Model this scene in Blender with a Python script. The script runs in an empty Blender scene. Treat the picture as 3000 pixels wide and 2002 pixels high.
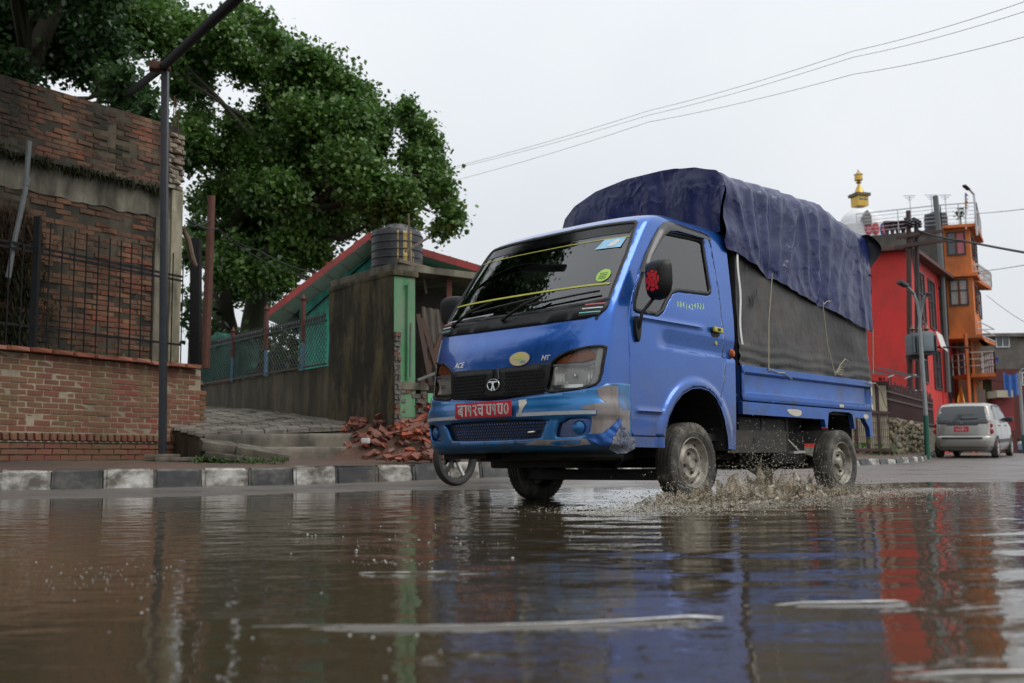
import bpy, bmesh, math, random
import numpy as np
from mathutils import Vector, Matrix, noise as mnoise
from mathutils.geometry import delaunay_2d_cdt
R = math.radians
random.seed(11); rng = np.random.default_rng(5)
SC = bpy.context.scene
COL = SC.collection

# ------------------------------------------------------------------ camera
FPX, PITCH, ROLL, CAMZ = 3037.8, R(6.537), R(.682), .296
_c, _s, _cr, _sr = math.cos(PITCH), math.sin(PITCH), math.cos(ROLL), math.sin(ROLL)
_ex, _eu, _ef = Vector((1, 0, 0)), Vector((0, -_s, _c)), Vector((0, _c, _s))
_right, _up = _cr * _ex - _sr * _eu, _sr * _ex + _cr * _eu
cam_data = bpy.data.cameras.new('camera')
cam_data.sensor_width = 36; cam_data.lens = FPX / 3000 * 36
cam_data.clip_start = .05; cam_data.clip_end = 3000
cam_data.dof.use_dof = True; cam_data.dof.focus_distance = 6.6; cam_data.dof.aperture_fstop = 3.6
cam = bpy.data.objects.new('camera', cam_data); COL.objects.link(cam)
M_ = Matrix.Identity(4)
for r_ in range(3):
    M_[r_][0], M_[r_][1], M_[r_][2] = _right[r_], _up[r_], -_ef[r_]
M_[2][3] = CAMZ
cam.matrix_world = M_
SC.camera = cam

# ------------------------------------------------------------------ sky, sun, exposure
world = bpy.data.worlds.new('World'); SC.world = world; world.use_nodes = True
wn, wl = world.node_tree.nodes, world.node_tree.links
wn.clear()
wo = wn.new('ShaderNodeOutputWorld'); wb = wn.new('ShaderNodeBackground')
sky = wn.new('ShaderNodeTexSky'); sky.sky_type = 'NISHITA'; sky.sun_disc = False
SUN_EL, SUN_AZ = 52, 120          # high soft sun behind the cloud, right of and behind the camera
sky.sun_elevation = R(SUN_EL); sky.sun_rotation = R(SUN_AZ); sky.dust_density = 6; sky.air_density = 1
sm = wn.new('ShaderNodeVectorMath'); sm.operation = 'SCALE'; sm.inputs[3].default_value = .06
tc = wn.new('ShaderNodeTexCoord'); nz = wn.new('ShaderNodeTexNoise')
nz.inputs['Scale'].default_value = 2.2; nz.inputs['Detail'].default_value = 4; nz.inputs['Roughness'].default_value = .5
rp = wn.new('ShaderNodeValToRGB')
rp.color_ramp.elements[0].position = .3; rp.color_ramp.elements[0].color = (.715, .752, .80, 1)
rp.color_ramp.elements[1].position = .72; rp.color_ramp.elements[1].color = (.85, .875, .905, 1)
mx = wn.new('ShaderNodeMix'); mx.data_type = 'RGBA'; mx.inputs[0].default_value = .90
wl.new(tc.outputs['Generated'], nz.inputs['Vector']); wl.new(nz.outputs['Fac'], rp.inputs['Fac'])
wl.new(sky.outputs['Color'], sm.inputs[0]); wl.new(sm.outputs[0], mx.inputs[6]); wl.new(rp.outputs['Color'], mx.inputs[7])
wl.new(mx.outputs[2], wb.inputs['Color'])
# overcast dome: brighter overhead than at the horizon
sz = wn.new('ShaderNodeSeparateXYZ'); wl.new(tc.outputs['Generated'], sz.inputs[0])
mr = wn.new('ShaderNodeMapRange'); mr.inputs['From Min'].default_value = 0; mr.inputs['From Max'].default_value = 1; mr.inputs['To Min'].default_value = .90; mr.inputs['To Max'].default_value = 1.45
wl.new(sz.outputs[2], mr.inputs['Value']); wl.new(mr.outputs[0], wb.inputs['Strength'])
wl.new(wb.outputs[0], wo.inputs[0])
sl = bpy.data.lights.new('sun', 'SUN'); sl.energy = 1.5; sl.angle = R(40); sl.color = (1, .97, .93)
so = bpy.data.objects.new('sun', sl); COL.objects.link(so)
az = R(SUN_AZ)
sd = Vector((math.sin(az) * math.cos(R(SUN_EL)), math.cos(az) * math.cos(R(SUN_EL)), math.sin(R(SUN_EL))))
so.rotation_euler = sd.to_track_quat('Z', 'Y').to_euler()
vs = SC.view_settings
vs.view_transform = 'Standard'; vs.look = 'None'; vs.exposure = 0.13; vs.gamma = 1; vs.use_curve_mapping = False
SC.cycles.max_bounces = 8; SC.cycles.transparent_max_bounces = 12; SC.cycles.caustics_reflective = False; SC.cycles.caustics_refractive = False

# ------------------------------------------------------------------ helpers
def at(px, py, Y):
    """world point seen at photograph pixel (px, py), at distance Y in front of the camera"""
    X = (px - 1500) / FPX; U = -(py - 1001) / FPX
    x = X * _cr + U * _sr; u = -X * _sr + U * _cr
    d = Vector((x, _c - u * _s, _s + u * _c))
    return Vector((0, 0, CAMZ)) + d * (Y / d.y)

ORG = {}
def setp(o, label=None, cat=None, group=None, kind=None):
    if label: o['label'] = label
    if cat: o['category'] = cat
    if group: o['group'] = group
    if kind: o['kind'] = kind
    return o
def empty(name, loc=(0, 0, 0), label=None, cat=None, group=None, kind=None, parent=None):
    o = bpy.data.objects.new(name, None); COL.objects.link(o)
    o.empty_display_size = .2
    if parent is None:
        o.location = loc; ORG[o.name] = Vector(loc)
    else:
        o.parent = parent; ORG[o.name] = ORG[parent.name].copy()
    return setp(o, label, cat, group, kind)
def mesh_obj(name, me, mat=None, parent=None, smooth=False, angle=None):
    if mat is not None and not me.materials: me.materials.append(mat)
    o = bpy.data.objects.new(name, me); COL.objects.link(o)
    if parent is not None: o.parent = parent
    ORG[o.name] = ORG[parent.name].copy() if parent is not None else Vector((0, 0, 0))
    if smooth:
        me.polygons.foreach_set('use_smooth', [True] * len(me.polygons))
        if angle is not None: me.set_sharp_from_angle(angle=R(angle))
    return o
def piece(name, me, loc, rot=None, scale=(1, 1, 1), parent=None):
    """one more copy of a shared mesh; loc is in world space (parents are unrotated)"""
    o = bpy.data.objects.new(name, me); COL.objects.link(o)
    o.scale = scale
    if rot is not None: o.rotation_euler = rot
    if parent is not None:
        o.parent = parent; o.location = Vector(loc) - ORG[parent.name]
    else: o.location = loc
    ORG[o.name] = Vector(loc)
    return o
class MB:
    def __init__(s): s.v = []; s.f = []
    def add(s, vs, fs):
        b = len(s.v); s.v += [tuple(v) for v in vs]; s.f += [tuple(i + b for i in f) for f in fs]; return s
    def box(s, c, d, M=None, taper=1.0):
        x, y, z = d[0] / 2, d[1] / 2, d[2] / 2
        vs = [Vector((i * x * (taper if k > 0 else 1), j * y * (taper if k > 0 else 1), k * z)) for k in (-1, 1) for j in (-1, 1) for i in (-1, 1)]
        if M is not None: vs = [M @ v for v in vs]
        vs = [v + Vector(c) for v in vs]
        return s.add(vs, [(0, 2, 3, 1), (4, 5, 7, 6), (0, 1, 5, 4), (1, 3, 7, 5), (3, 2, 6, 7), (2, 0, 4, 6)])
    def bar(s, a, b, w, h=None, up=(0, 0, 1)):
        a, b = Vector(a), Vector(b); h = h or w; t = (b - a)
        L = t.length
        if L < 1e-6: return s
        t /= L; u = Vector(up)
        if abs(t.dot(u)) > .98: u = Vector((1, 0, 0))
        sx = t.cross(u).normalized(); sy = sx.cross(t)
        vs = [p + sx * (i * w / 2) + sy * (j * h / 2) for p in (a, b) for i, j in ((-1, -1), (1, -1), (1, 1), (-1, 1))]
        return s.add(vs, [(0, 3, 2, 1), (4, 5, 6, 7), (0, 1, 5, 4), (1, 2, 6, 5), (2, 3, 7, 6), (3, 0, 4, 7)])
    def tube(s, pts, r, n=8, cap=True):
        pts = [Vector(p) for p in pts]; m = len(pts)
        rs = r if hasattr(r, '__len__') else [r] * m
        b = len(s.v); pu = None
        for i, p in enumerate(pts):
            t = (pts[min(i + 1, m - 1)] - pts[max(i - 1, 0)])
            if t.length < 1e-9: t = Vector((0, 0, 1))
            t.normalize()
            if pu is None:
                u = Vector((0, 0, 1)) if abs(t.z) < .9 else Vector((1, 0, 0))
            else: u = pu
            u = (u - t * u.dot(t)).normalized(); w = t.cross(u); pu = u
            for k in range(n):
                a = 2 * math.pi * k / n
                s.v.append(tuple(p + (u * math.cos(a) + w * math.sin(a)) * rs[i]))
        for i in range(m - 1):
            for k in range(n):
                s.f.append((b + i * n + k, b + i * n + (k + 1) % n, b + (i + 1) * n + (k + 1) % n, b + (i + 1) * n + k))
        if cap:
            s.f.append(tuple(b + k for k in range(n - 1, -1, -1))); s.f.append(tuple(b + (m - 1) * n + k for k in range(n)))
        return s
    def lathe(s, prof, n=32, M=None, closed=False):
        """prof: (r, h) pairs about the local z axis"""
        b = len(s.v); m = len(prof)
        for r, h in prof:
            for k in range(n):
                a = 2 * math.pi * k / n
                v = Vector((r * math.cos(a), r * math.sin(a), h))
                s.v.append(tuple(M @ v if M is not None else v))
        for i in range(m - 1 + (1 if closed else 0)):
            j = (i + 1) % m
            for k in range(n):
                s.f.append((b + i * n + k, b + i * n + (k + 1) % n, b + j * n + (k + 1) % n, b + j * n + k))
        return s
    def prism(s, poly, a, b, M=None):
        """poly in (x, y), extruded from z=a to z=b, then M"""
        n = len(poly); vs = [Vector((x, y, a)) for x, y in poly] + [Vector((x, y, b)) for x, y in poly]
        if M is not None: vs = [M @ v for v in vs]
        return s.add(vs, [tuple(range(n - 1, -1, -1)), tuple(range(n, 2 * n))] + [(i, (i + 1) % n, n + (i + 1) % n, n + i) for i in range(n)])
    def grid(s, fn, nu, nv):
        b = len(s.v)
        for i in range(nu + 1):
            for j in range(nv + 1): s.v.append(tuple(fn(i / nu, j / nv)))
        for i in range(nu):
            for j in range(nv):
                q = b + i * (nv + 1) + j; s.f.append((q, q + nv + 1, q + nv + 2, q + 1))
        return s
    def mesh(s, name, org=None):
        me = bpy.data.meshes.new(name)
        v = s.v if org is None or org.length == 0 else [(a - org.x, b - org.y, c - org.z) for a, b, c in s.v]
        me.from_pydata(v, [], s.f); me.update(); return me
    def build(s, name, mat, parent=None, smooth=False, angle=35, bevel=0, label=None, fix=True):
        org = ORG[parent.name] if parent is not None else None
        me = s.mesh(name, org)
        if fix:
            bm = bmesh.new(); bm.from_mesh(me); bmesh.ops.recalc_face_normals(bm, faces=bm.faces)
            if bevel: bmesh.ops.bevel(bm, geom=bm.edges[:], offset=bevel, segments=2, affect='EDGES', profile=.6, clamp_overlap=True)
            bm.to_mesh(me); bm.free()
        o = mesh_obj(name, me, mat, parent, smooth or bevel > 0, angle)
        if label: o['label'] = label
        return o
def yaw(a): return Matrix.Rotation(a, 3, 'Z')
def inpoly(P, poly):
    P = np.asarray(P, float); q = np.asarray(poly, float)
    x, y = P[:, 0], P[:, 1]; r = np.zeros(len(P), bool); n = len(q); j = n - 1
    for i in range(n):
        c = ((q[i, 1] > y) != (q[j, 1] > y)) & (x < (q[j, 0] - q[i, 0]) * (y - q[i, 1]) / (q[j, 1] - q[i, 1] + 1e-15) + q[i, 0])
        r ^= c; j = i
    return r
def resample(poly, res):
    out = []
    for i in range(len(poly)):
        a = np.array(poly[i], float); b = np.array(poly[(i + 1) % len(poly)], float)
        k = max(1, int(np.ceil(np.hypot(*(b - a)) / res)))
        out += [tuple(a + (b - a) * t / k) for t in range(k)]
    return out
def roundpoly(poly, it=2):
    """soften corners (Chaikin)"""
    p = [np.array(q, float) for q in poly]
    for _ in range(it):
        o = []
        for i in range(len(p)):
            a, b = p[i], p[(i + 1) % len(p)]; o += [a * .75 + b * .25, a * .25 + b * .75]
        p = o
    return [tuple(q) for q in p]
def panel(outer, holes, res, fn):
    """triangulated sheet over a 2-D outline with holes, mapped through fn(u, v) -> xyz"""
    outs = [resample(outer, res)] + [resample(h, res) for h in holes]
    pts = []; edges = []
    for o in outs:
        b = len(pts); pts += o; edges += [(b + i, b + (i + 1) % len(o)) for i in range(len(o))]
    q = np.array(outs[0]); x0, y0 = q.min(0); x1, y1 = q.max(0)
    gx, gy = np.meshgrid(np.arange(x0 + res / 2, x1, res), np.arange(y0 + res / 2, y1, res)); gx[1::2] += res / 2
    g = np.stack([gx.ravel(), gy.ravel()], 1)
    k = inpoly(g, outs[0])
    for h in outs[1:]: k &= ~inpoly(g, h)
    g = g[k]
    if len(g):   # keep clear of the outline
        bp = np.array(pts); keep = np.ones(len(g), bool)
        for i in range(0, len(g), 2000):
            d = ((g[i:i + 2000, None, :] - bp[None]) ** 2).sum(2).min(1); keep[i:i + 2000] = d > (res * .55) ** 2
        g = g[keep]
    allp = [Vector(p) for p in pts] + [Vector(p) for p in g]
    V, E_, Fc, *_ = delaunay_2d_cdt(allp, edges, [], 0, 1e-6)
    c = np.array([np.mean([V[i] for i in f], axis=0) for f in Fc])
    ok = inpoly(c, outs[0])
    for h in outs[1:]: ok &= ~inpoly(c, h)
    fs = [tuple(f) for f, o in zip(Fc, ok) if o]
    m = MB(); m.add([fn(v[0], v[1]) for v in V], fs); return m
def text_mesh(name, body, size, mat, parent, M, depth=.001, shear=0, bold=0, align='CENTER'):
    cu = bpy.data.curves.new(name, 'FONT'); cu.body = body; cu.size = size; cu.extrude = depth; cu.shear = shear
    cu.align_x = align; cu.align_y = 'CENTER'; cu.offset = bold; cu.resolution_u = 3
    o = bpy.data.objects.new(name + '_curve', cu); COL.objects.link(o)
    dg = bpy.context.evaluated_depsgraph_get(); me = bpy.data.meshes.new_from_object(o.evaluated_get(dg))
    bpy.data.objects.remove(o); bpy.data.curves.remove(cu)
    me.name = name; me.transform(M); me.materials.clear()
    return mesh_obj(name, me, mat, parent)

# ------------------------------------------------------------------ materials
def _mat(name):
    m = bpy.data.materials.new(name); m.use_nodes = True
    nt = m.node_tree; b = nt.nodes['Principled BSDF']; return m, nt.nodes, nt.links, b
def nnoise(n, l, vec, scale, detail=5, rough=.55):
    t = n.new('ShaderNodeTexNoise'); t.inputs['Scale'].default_value = scale; t.inputs['Detail'].default_value = detail; t.inputs['Roughness'].default_value = rough
    if vec is not None: l.new(vec, t.inputs['Vector'])
    return t.outputs['Fac']
def nramp(n, l, fac, stops):
    r = n.new('ShaderNodeValToRGB'); e = r.color_ramp.elements
    while len(e) < len(stops): e.new(.5)
    for i, (p, c) in enumerate(stops):
        e[i].position = p; e[i].color = (*c, 1) if len(c) == 3 else c
    l.new(fac, r.inputs['Fac']); return r.outputs['Color']
def nmix(n, l, fac, a, b, mode='MIX'):
    m = n.new('ShaderNodeMix'); m.data_type = 'RGBA'; m.blend_type = mode
    for i, v in ((0, fac), (6, a), (7, b)):
        if hasattr(v, 'is_output'): l.new(v, m.inputs[i])
        elif i == 0: m.inputs[0].default_value = v
        else: m.inputs[i].default_value = (*v, 1)
    return m.outputs[2]
def nbump(n, l, h, strength, dist, b):
    u = n.new('ShaderNodeBump'); u.inputs['Strength'].default_value = strength; u.inputs['Distance'].default_value = dist
    l.new(h, u.inputs['Height']); l.new(u.outputs[0], b.inputs['Normal'])
def nmap(n, l, scale, coord='Object'):
    if coord == 'World':
        g = n.new('ShaderNodeNewGeometry'); v = g.outputs['Position']
    else:
        t = n.new('ShaderNodeTexCoord'); v = t.outputs['Object']
    mp = n.new('ShaderNodeMapping'); mp.inputs['Scale'].default_value = scale; l.new(v, mp.inputs['Vector']); return mp.outputs[0]
def pm(name, c1, c2=None, scale=6, rough=.6, bump=.15, bd=.004, metal=0, coord='Object', spec=.5, stretch=(1, 1, 1), dirt=None, dirtamt=.5, dirtscale=1.5, dstretch=(1, 1, .25), rvar=.12, coat=0, rand=None):
    """general weathered surface: two-tone noise, optional streaky dirt, fine relief"""
    m, n, l, b = _mat(name)
    v = nmap(n, l, stretch, coord)
    f = nnoise(n, l, v, scale, 6, .6)
    c2 = c2 or tuple(x * .75 for x in c1)
    c = nramp(n, l, f, [(.3, c1), (.7, c2)])
    if rand:
        oi = n.new('ShaderNodeObjectInfo')
        rc = nramp(n, l, oi.outputs['Random'], [(i / max(1, len(rand) - 1), k) for i, k in enumerate(rand)])
        c = nmix(n, l, .75, c, rc)
    if dirt:
        dv = nmap(n, l, dstretch, 'World' if coord == 'World' or rand else 'Object')
        df = nnoise(n, l, dv, dirtscale, 6, .65)
        dm = nramp(n, l, df, [(.5 - .18 * dirtamt - .06, (0, 0, 0)), (.5 + .22 - .18 * dirtamt, (1, 1, 1))])
        c = nmix(n, l, dm, c, dirt)
    l.new(c, b.inputs['Base Color'])
    rr = nnoise(n, l, v, scale * 2.3, 4)
    mr = n.new('ShaderNodeMapRange'); mr.inputs['To Min'].default_value = max(.02, rough - rvar); mr.inputs['To Max'].default_value = min(1, rough + rvar)
    l.new(rr, mr.inputs['Value']); l.new(mr.outputs[0], b.inputs['Roughness'])
    b.inputs['Metallic'].default_value = metal; b.inputs['Specular IOR Level'].default_value = spec
    if coat: b.inputs['Coat Weight'].default_value = coat; b.inputs['Coat Roughness'].default_value = .06
    if bump: nbump(n, l, nnoise(n, l, v, scale * 4, 6, .65), bump, bd, b)
    return m
def glassy(name, tint=(.5, .52, .5), refl=.9, rough=.02, ior=1.5):
    """thin pane: clear tinted transmission with a Fresnel mirror on it"""
    m, n, l, b = _mat(name); n.remove(b)
    out = n['Material Output']; tr = n.new('ShaderNodeBsdfTransparent'); tr.inputs[0].default_value = (*tint, 1)
    gl = n.new('ShaderNodeBsdfGlossy'); gl.inputs['Roughness'].default_value = rough; gl.inputs[0].default_value = (refl, refl, refl, 1)
    fr = n.new('ShaderNodeFresnel'); fr.inputs[0].default_value = ior
    mxs = n.new('ShaderNodeMixShader'); l.new(fr.outputs[0], mxs.inputs[0]); l.new(tr.outputs[0], mxs.inputs[1]); l.new(gl.outputs[0], mxs.inputs[2]); l.new(mxs.outputs[0], out.inputs[0])
    return m
def leafmat(name, c1, c2, c3, rough=.38):
    m, n, l, b = _mat(name)
    at_ = n.new('ShaderNodeAttribute'); at_.attribute_name = 'tint'
    c = nramp(n, l, at_.outputs['Fac'], [(0, c1), (.55, c2), (1, c3)])
    l.new(c, b.inputs['Base Color']); b.inputs['Roughness'].default_value = rough
    tl = n.new('ShaderNodeBsdfTranslucent'); l.new(c, tl.inputs[0]); mxs = n.new('ShaderNodeMixShader'); mxs.inputs[0].default_value = .35
    l.new(b.outputs[0], mxs.inputs[1]); l.new(tl.outputs[0], mxs.inputs[2]); l.new(mxs.outputs[0], n['Material Output'].inputs[0])
    return m
K = {}
K['dark'] = pm('underbody_black', (.010, .0095, .009), (.020, .018, .016), 6, .7, .3, .006)
K['white'] = pm('white_paint', (.70, .70, .68), (.6, .6, .58), 14, .45, .05, .001)
# ================================================================== ground, road, puddle, kerb, pavement
KP = [(-14, 8.6), (-9, 9.55), (-5.2, 10.6), (-3.1, 11.45), (-1.0, 12.7), (2.5, 15.7), (6.58, 20), (9.1, 23.4), (10.85, 27.2), (13.3, 32.5), (16.5, 41), (19, 52), (22, 75), (30, 140)]
def catmull(pts, step):
    out = []
    P = [np.array(pts[0]) * 2 - np.array(pts[1])] + [np.array(p, float) for p in pts] + [np.array(pts[-1]) * 2 - np.array(pts[-2])]
    for i in range(1, len(P) - 2):
        k = max(2, int(np.linalg.norm(P[i + 1] - P[i]) / .1))
        for j in range(k):
            t = j / k
            out.append(.5 * ((2 * P[i]) + (P[i + 1] - P[i - 1]) * t + (2 * P[i - 1] - 5 * P[i] + 4 * P[i + 1] - P[i + 2]) * t * t + (3 * P[i] - P[i - 1] - 3 * P[i + 1] + P[i + 2]) * t ** 3))
    out = np.array(out); L = np.concatenate([[0], np.cumsum(np.hypot(*np.diff(out, axis=0).T))])
    s = np.arange(0, L[-1], step); return np.stack([np.interp(s, L, out[:, 0]), np.interp(s, L, out[:, 1])], 1)
KC = catmull(KP, .25)
KT = np.gradient(KC, axis=0); KT /= np.linalg.norm(KT, axis=1)[:, None]
KN = np.stack([-KT[:, 1], KT[:, 0]], 1)      # away from the road
WATER_Z = .012
US = [-60, 7.2, 9.3, 12, 18.9, 27, 34, 37, 43, 60, 80, 400]
ZS = [0, 0, .034, .046, .062, .15, .31, .33, .25, -.3, -.5, -.6]
def kdist(X, Y):
    X = np.asarray(X, float); Y = np.asarray(Y, float); sh = X.shape
    P = np.stack([X.ravel(), Y.ravel()], 1); d = np.empty(len(P))
    kc = KC[::2]; kn = KN[::2]
    for i in range(0, len(P), 4000):
        q = P[i:i + 4000, None, :] - kc[None]; dd = (q ** 2).sum(2); j = dd.argmin(1)
        sg = np.sign((q[np.arange(len(j)), j] * kn[j]).sum(1)); d[i:i + 4000] = -sg * np.sqrt(dd[np.arange(len(j)), j])
    return d.reshape(sh)      # + on the road side
def road_z(X, Y, d=None):
    X = np.asarray(X, float); Y = np.asarray(Y, float)
    d = kdist(X, Y) if d is None else d
    u = X * .69 + Y * .72
    return np.interp(u, US, ZS) + np.interp(d, [-1, 0, 1.9, 3.0, 5, 9, 20, 60], [.058, .055, .014, -.012, -.03, -.042, -.045, -.03])
def rz(x, y): return float(road_z(np.array([x]), np.array([y]))[0])

# wet asphalt
m, n, l, b = _mat('wet_asphalt')
v = nmap(n, l, (1, 1, 1), 'World')
base = nramp(n, l, nnoise(n, l, v, 60, 3), [(.35, (.060, .057, .054)), (.7, (.16, .15, .14))])
mud = nramp(n, l, nnoise(n, l, v, .55, 5), [(.42, (0, 0, 0)), (.68, (1, 1, 1))])
col = nmix(n, l, mud, base, (.115, .094, .076))
l.new(col, b.inputs['Base Color'])
wet = nramp(n, l, nnoise(n, l, v, .8, 6, .6), [(.36, (.24, .24, .24)), (.62, (.62, .62, .62))])
l.new(wet, b.inputs['Roughness']); b.inputs['Specular IOR Level'].default_value = .5
nbump(n, l, nnoise(n, l, v, 55, 6, .7), .5, .008, b)
K['asphalt'] = m
def axis(lims):
    out = []
    for a, b_, st in lims: out += list(np.arange(a, b_, st))
    return np.array(out + [lims[-1][1]])
gx = axis([(-600, -60, 60), (-60, -16, 4), (-16, 22, .35), (22, 60, 3), (60, 600, 60)])
gy = axis([(-60, -4, 8), (-4, 30, .35), (30, 60, 1.0), (60, 120, 6), (120, 1500, 120)])
GX, GY = np.meshgrid(gx, gy, indexing='ij'); GZ = road_z(GX, GY)
near = (np.abs(GX) < 25) & (GY < 45)
for i, j in zip(*np.where(near)):
    GZ[i, j] += .007 * mnoise.noise((GX[i, j] * .9, GY[i, j] * .9, 0)) + .004 * mnoise.noise((GX[i, j] * 2.3, GY[i, j] * 2.3, 3))
mb = MB(); nj = GX.shape[1]
mb.v = list(zip(GX.ravel(), GY.ravel(), GZ.ravel()))
mb.f = [(i * nj + j, (i + 1) * nj + j, (i + 1) * nj + j + 1, i * nj + j + 1) for i in range(GX.shape[0] - 1) for j in range(nj - 1)]
setp(mb.build('road', K['asphalt'], smooth=True, angle=60, fix=False), kind='structure')

# muddy puddle: real waves in the sheet, fine ripple in the material
m, n, l, b = _mat('puddle_water')
v = nmap(n, l, (1, 1, 1), 'World')
l.new(nramp(n, l, nnoise(n, l, v, .7, 4), [(.3, (.038, .029, .016)), (.7, (.058, .046, .028))]), b.inputs['Base Color'])
b.inputs['Roughness'].default_value = .035; b.inputs['IOR'].default_value = 1.33; b.inputs['Specular IOR Level'].default_value = .5
h1 = nnoise(n, l, nmap(n, l, (5, 9, 1), 'World'), 1.3, 3, .5)
h2 = nnoise(n, l, nmap(n, l, (16, 26, 1), 'World'), 1.2, 2, .5)
ad = n.new('ShaderNodeMath'); ad.operation = 'MULTIPLY_ADD'; l.new(h2, ad.inputs[0]); ad.inputs[1].default_value = .16; l.new(h1, ad.inputs[2])
nbump(n, l, ad.outputs[0], .5, .0056, b)
K['water'] = m
ys = np.concatenate([[-3, -1, 0, .25], .45 * 1.0078 ** np.arange(0, 480)]); ys = ys[ys < 15]
ts = np.concatenate([[-3, -2, -1.4], np.linspace(-1, 1, 300), [1.4, 2, 3]])
YY, TT = np.meshgrid(ys, ts, indexing='ij'); XX = TT * (.8 + .62 * np.clip(YY, 0, None))
SPL = [(1.25, 6.75), (2.6, 8.25), (.35, 7.6)]
WZ = np.full_like(XX, WATER_Z)
def lumps(X, Y, k, seed):
    r = np.random.default_rng(seed); o = np.zeros_like(X)
    for _ in range(9):
        a = r.uniform(0, 2 * np.pi); f = k * r.uniform(.6, 1.5); o += np.sin(f * (X * np.cos(a) + Y * np.sin(a)) + r.uniform(0, 6.3))
    return o / 4
r1 = np.hypot(XX - 1.25, YY - 6.6); mask = 1 / (1 + np.exp(-(XX + .15 * YY - .35) * 2.2))
ring = np.sin(r1 * 13 + 1.6 * lumps(XX, YY, 1.1, 3)) + .45 * np.sin(r1 * 22 + 2 * lumps(XX, YY, 1.7, 4))
WZ += .0030 * ring * mask * np.exp(-((r1 - 3.6) / 2.6) ** 2) * np.clip(.55 + .45 * lumps(XX, YY, .9, 8), 0, 1.3)
WZ += .0030 * lumps(XX * .45, YY, 8.5, 5) * (.35 + .65 * mask) + .0011 * lumps(XX * .6, YY, 20, 6) * (.4 + .6 * mask)
WZ += .0009 * lumps(XX * .7, YY, 38, 12) * np.clip((YY - 2.2) / 2.0, .2, 1.4)
rough_ = np.exp(-(np.minimum(np.hypot(XX - 1.1, YY - 6.6), np.hypot(XX - 2.6, YY - 8.1)) / .9) ** 2)
WZ += rough_ * (.006 * lumps(XX, YY, 16, 9) + .004 * lumps(XX, YY, 35, 10))
def crest(x0, y0, x1, y1, bow, amp, wid):
    """a low wave ridge running from one point to another"""
    global WZ
    t = (XX - x0) / (x1 - x0); yc = y0 + (y1 - y0) * t + bow * 4 * t * (1 - t)
    en = np.clip(t * 5, 0, 1) * np.clip((1 - t) * 12, 0, 1)
    WZ += amp * en * np.exp(-((YY - yc) / wid) ** 2)
crest(-.46, 1.86, .37, 1.90, -.075, .0075, .021)
crest(.50, 2.05, .76, 2.06, -.01, .0055, .018)
crest(.52, 1.40, .86, 1.42, -.02, .0055, .018)
crest(-.40, 2.72, -.02, 2.70, -.02, .0040, .018)
crest(.9, 1.52, 1.6, 1.7, .02, .004, .03); crest(.85, 1.78, 1.7, 1.95, .02, .004, .03)
crest(1.4, 3.6, 2.3, 3.9, .05, .006, .04)
mb = MB(); nj = XX.shape[1]; mb.v = list(zip(XX.ravel(), YY.ravel(), WZ.ravel()))
mb.f = [(i * nj + j, (i + 1) * nj + j, (i + 1) * nj + j + 1, i * nj + j + 1) for i in range(XX.shape[0] - 1) for j in range(nj - 1)]
mb.f = [f[::-1] for f in mb.f]
setp(mb.build('puddle_water', K['water'], smooth=True, angle=80, fix=False), kind='structure')

# kerb: single stones, painted black and white by turns
K['kerb_w'] = pm('kerb_white', (.66, .65, .61), (.52, .50, .46), 5, .55, .4, .006, coord='World', dirt=(.10, .088, .068), dirtamt=.62, dirtscale=4.0, dstretch=(1, 1, 1.5))
K['kerb_b'] = pm('kerb_black', (.026, .029, .033), (.055, .054, .052), 5, .5, .4, .006, coord='World', dirt=(.16, .15, .125), dirtamt=-.2, dirtscale=4, dstretch=(1, 1, 1.4))
kerb = empty('kerb', (-5.2, 10.6, 0), kind='structure')
KMS = []
for q in range(4):
    bm = bmesh.new(); bmesh.ops.create_cube(bm, size=1)
    for v_ in bm.verts:
        if v_.co.z > 0 and v_.co.y < 0: v_.co.y += .16
    bmesh.ops.bevel(bm, geom=[e for e in bm.edges if max(v_.co.z for v_ in e.verts) > 0], offset=.07, segments=2, affect='EDGES', clamp_overlap=True)
    for v_ in bm.verts: v_.co += Vector((random.uniform(-.012, .012), random.uniform(-.05, .05), random.uniform(-.045, .045)))
    me = bpy.data.meshes.new('kerb_stone'); bm.to_mesh(me); bm.free(); me.polygons.foreach_set('use_smooth', [True] * len(me.polygons)); me.set_sharp_from_angle(angle=R(50)); KMS.append(me)
KMS_b = [m_.copy() for m_ in KMS]
for m_ in KMS: m_.materials.append(K['kerb_w'])
for m_ in KMS_b: m_.materials.append(K['kerb_b'])
KERB_H = .195
def kh(x): return float(np.interp(x, [0, 5], [KERB_H, .105]))
i = 10; kk = 0
while i + 2 < len(KC) and KC[i][1] < 55:
    p, q = KC[i], KC[i + 2]; c = (p + q) / 2; a = math.atan2(q[1] - p[1], q[0] - p[0])
    z0 = rz(*c); nn = KN[i + 1]
    cc = c + nn * .09
    piece('kerb_stone', (KMS if kk % 2 else KMS_b)[random.randrange(4)], (cc[0], cc[1], z0 + (kh(c[0]) - .06) / 2 + random.uniform(-.008, .008)), (random.uniform(-.03, .03), random.uniform(-.012, .012), a + random.uniform(-.03, .03)), (.492, .18, kh(c[0]) + .06), kerb)
    i += 2; kk += 1

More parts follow.
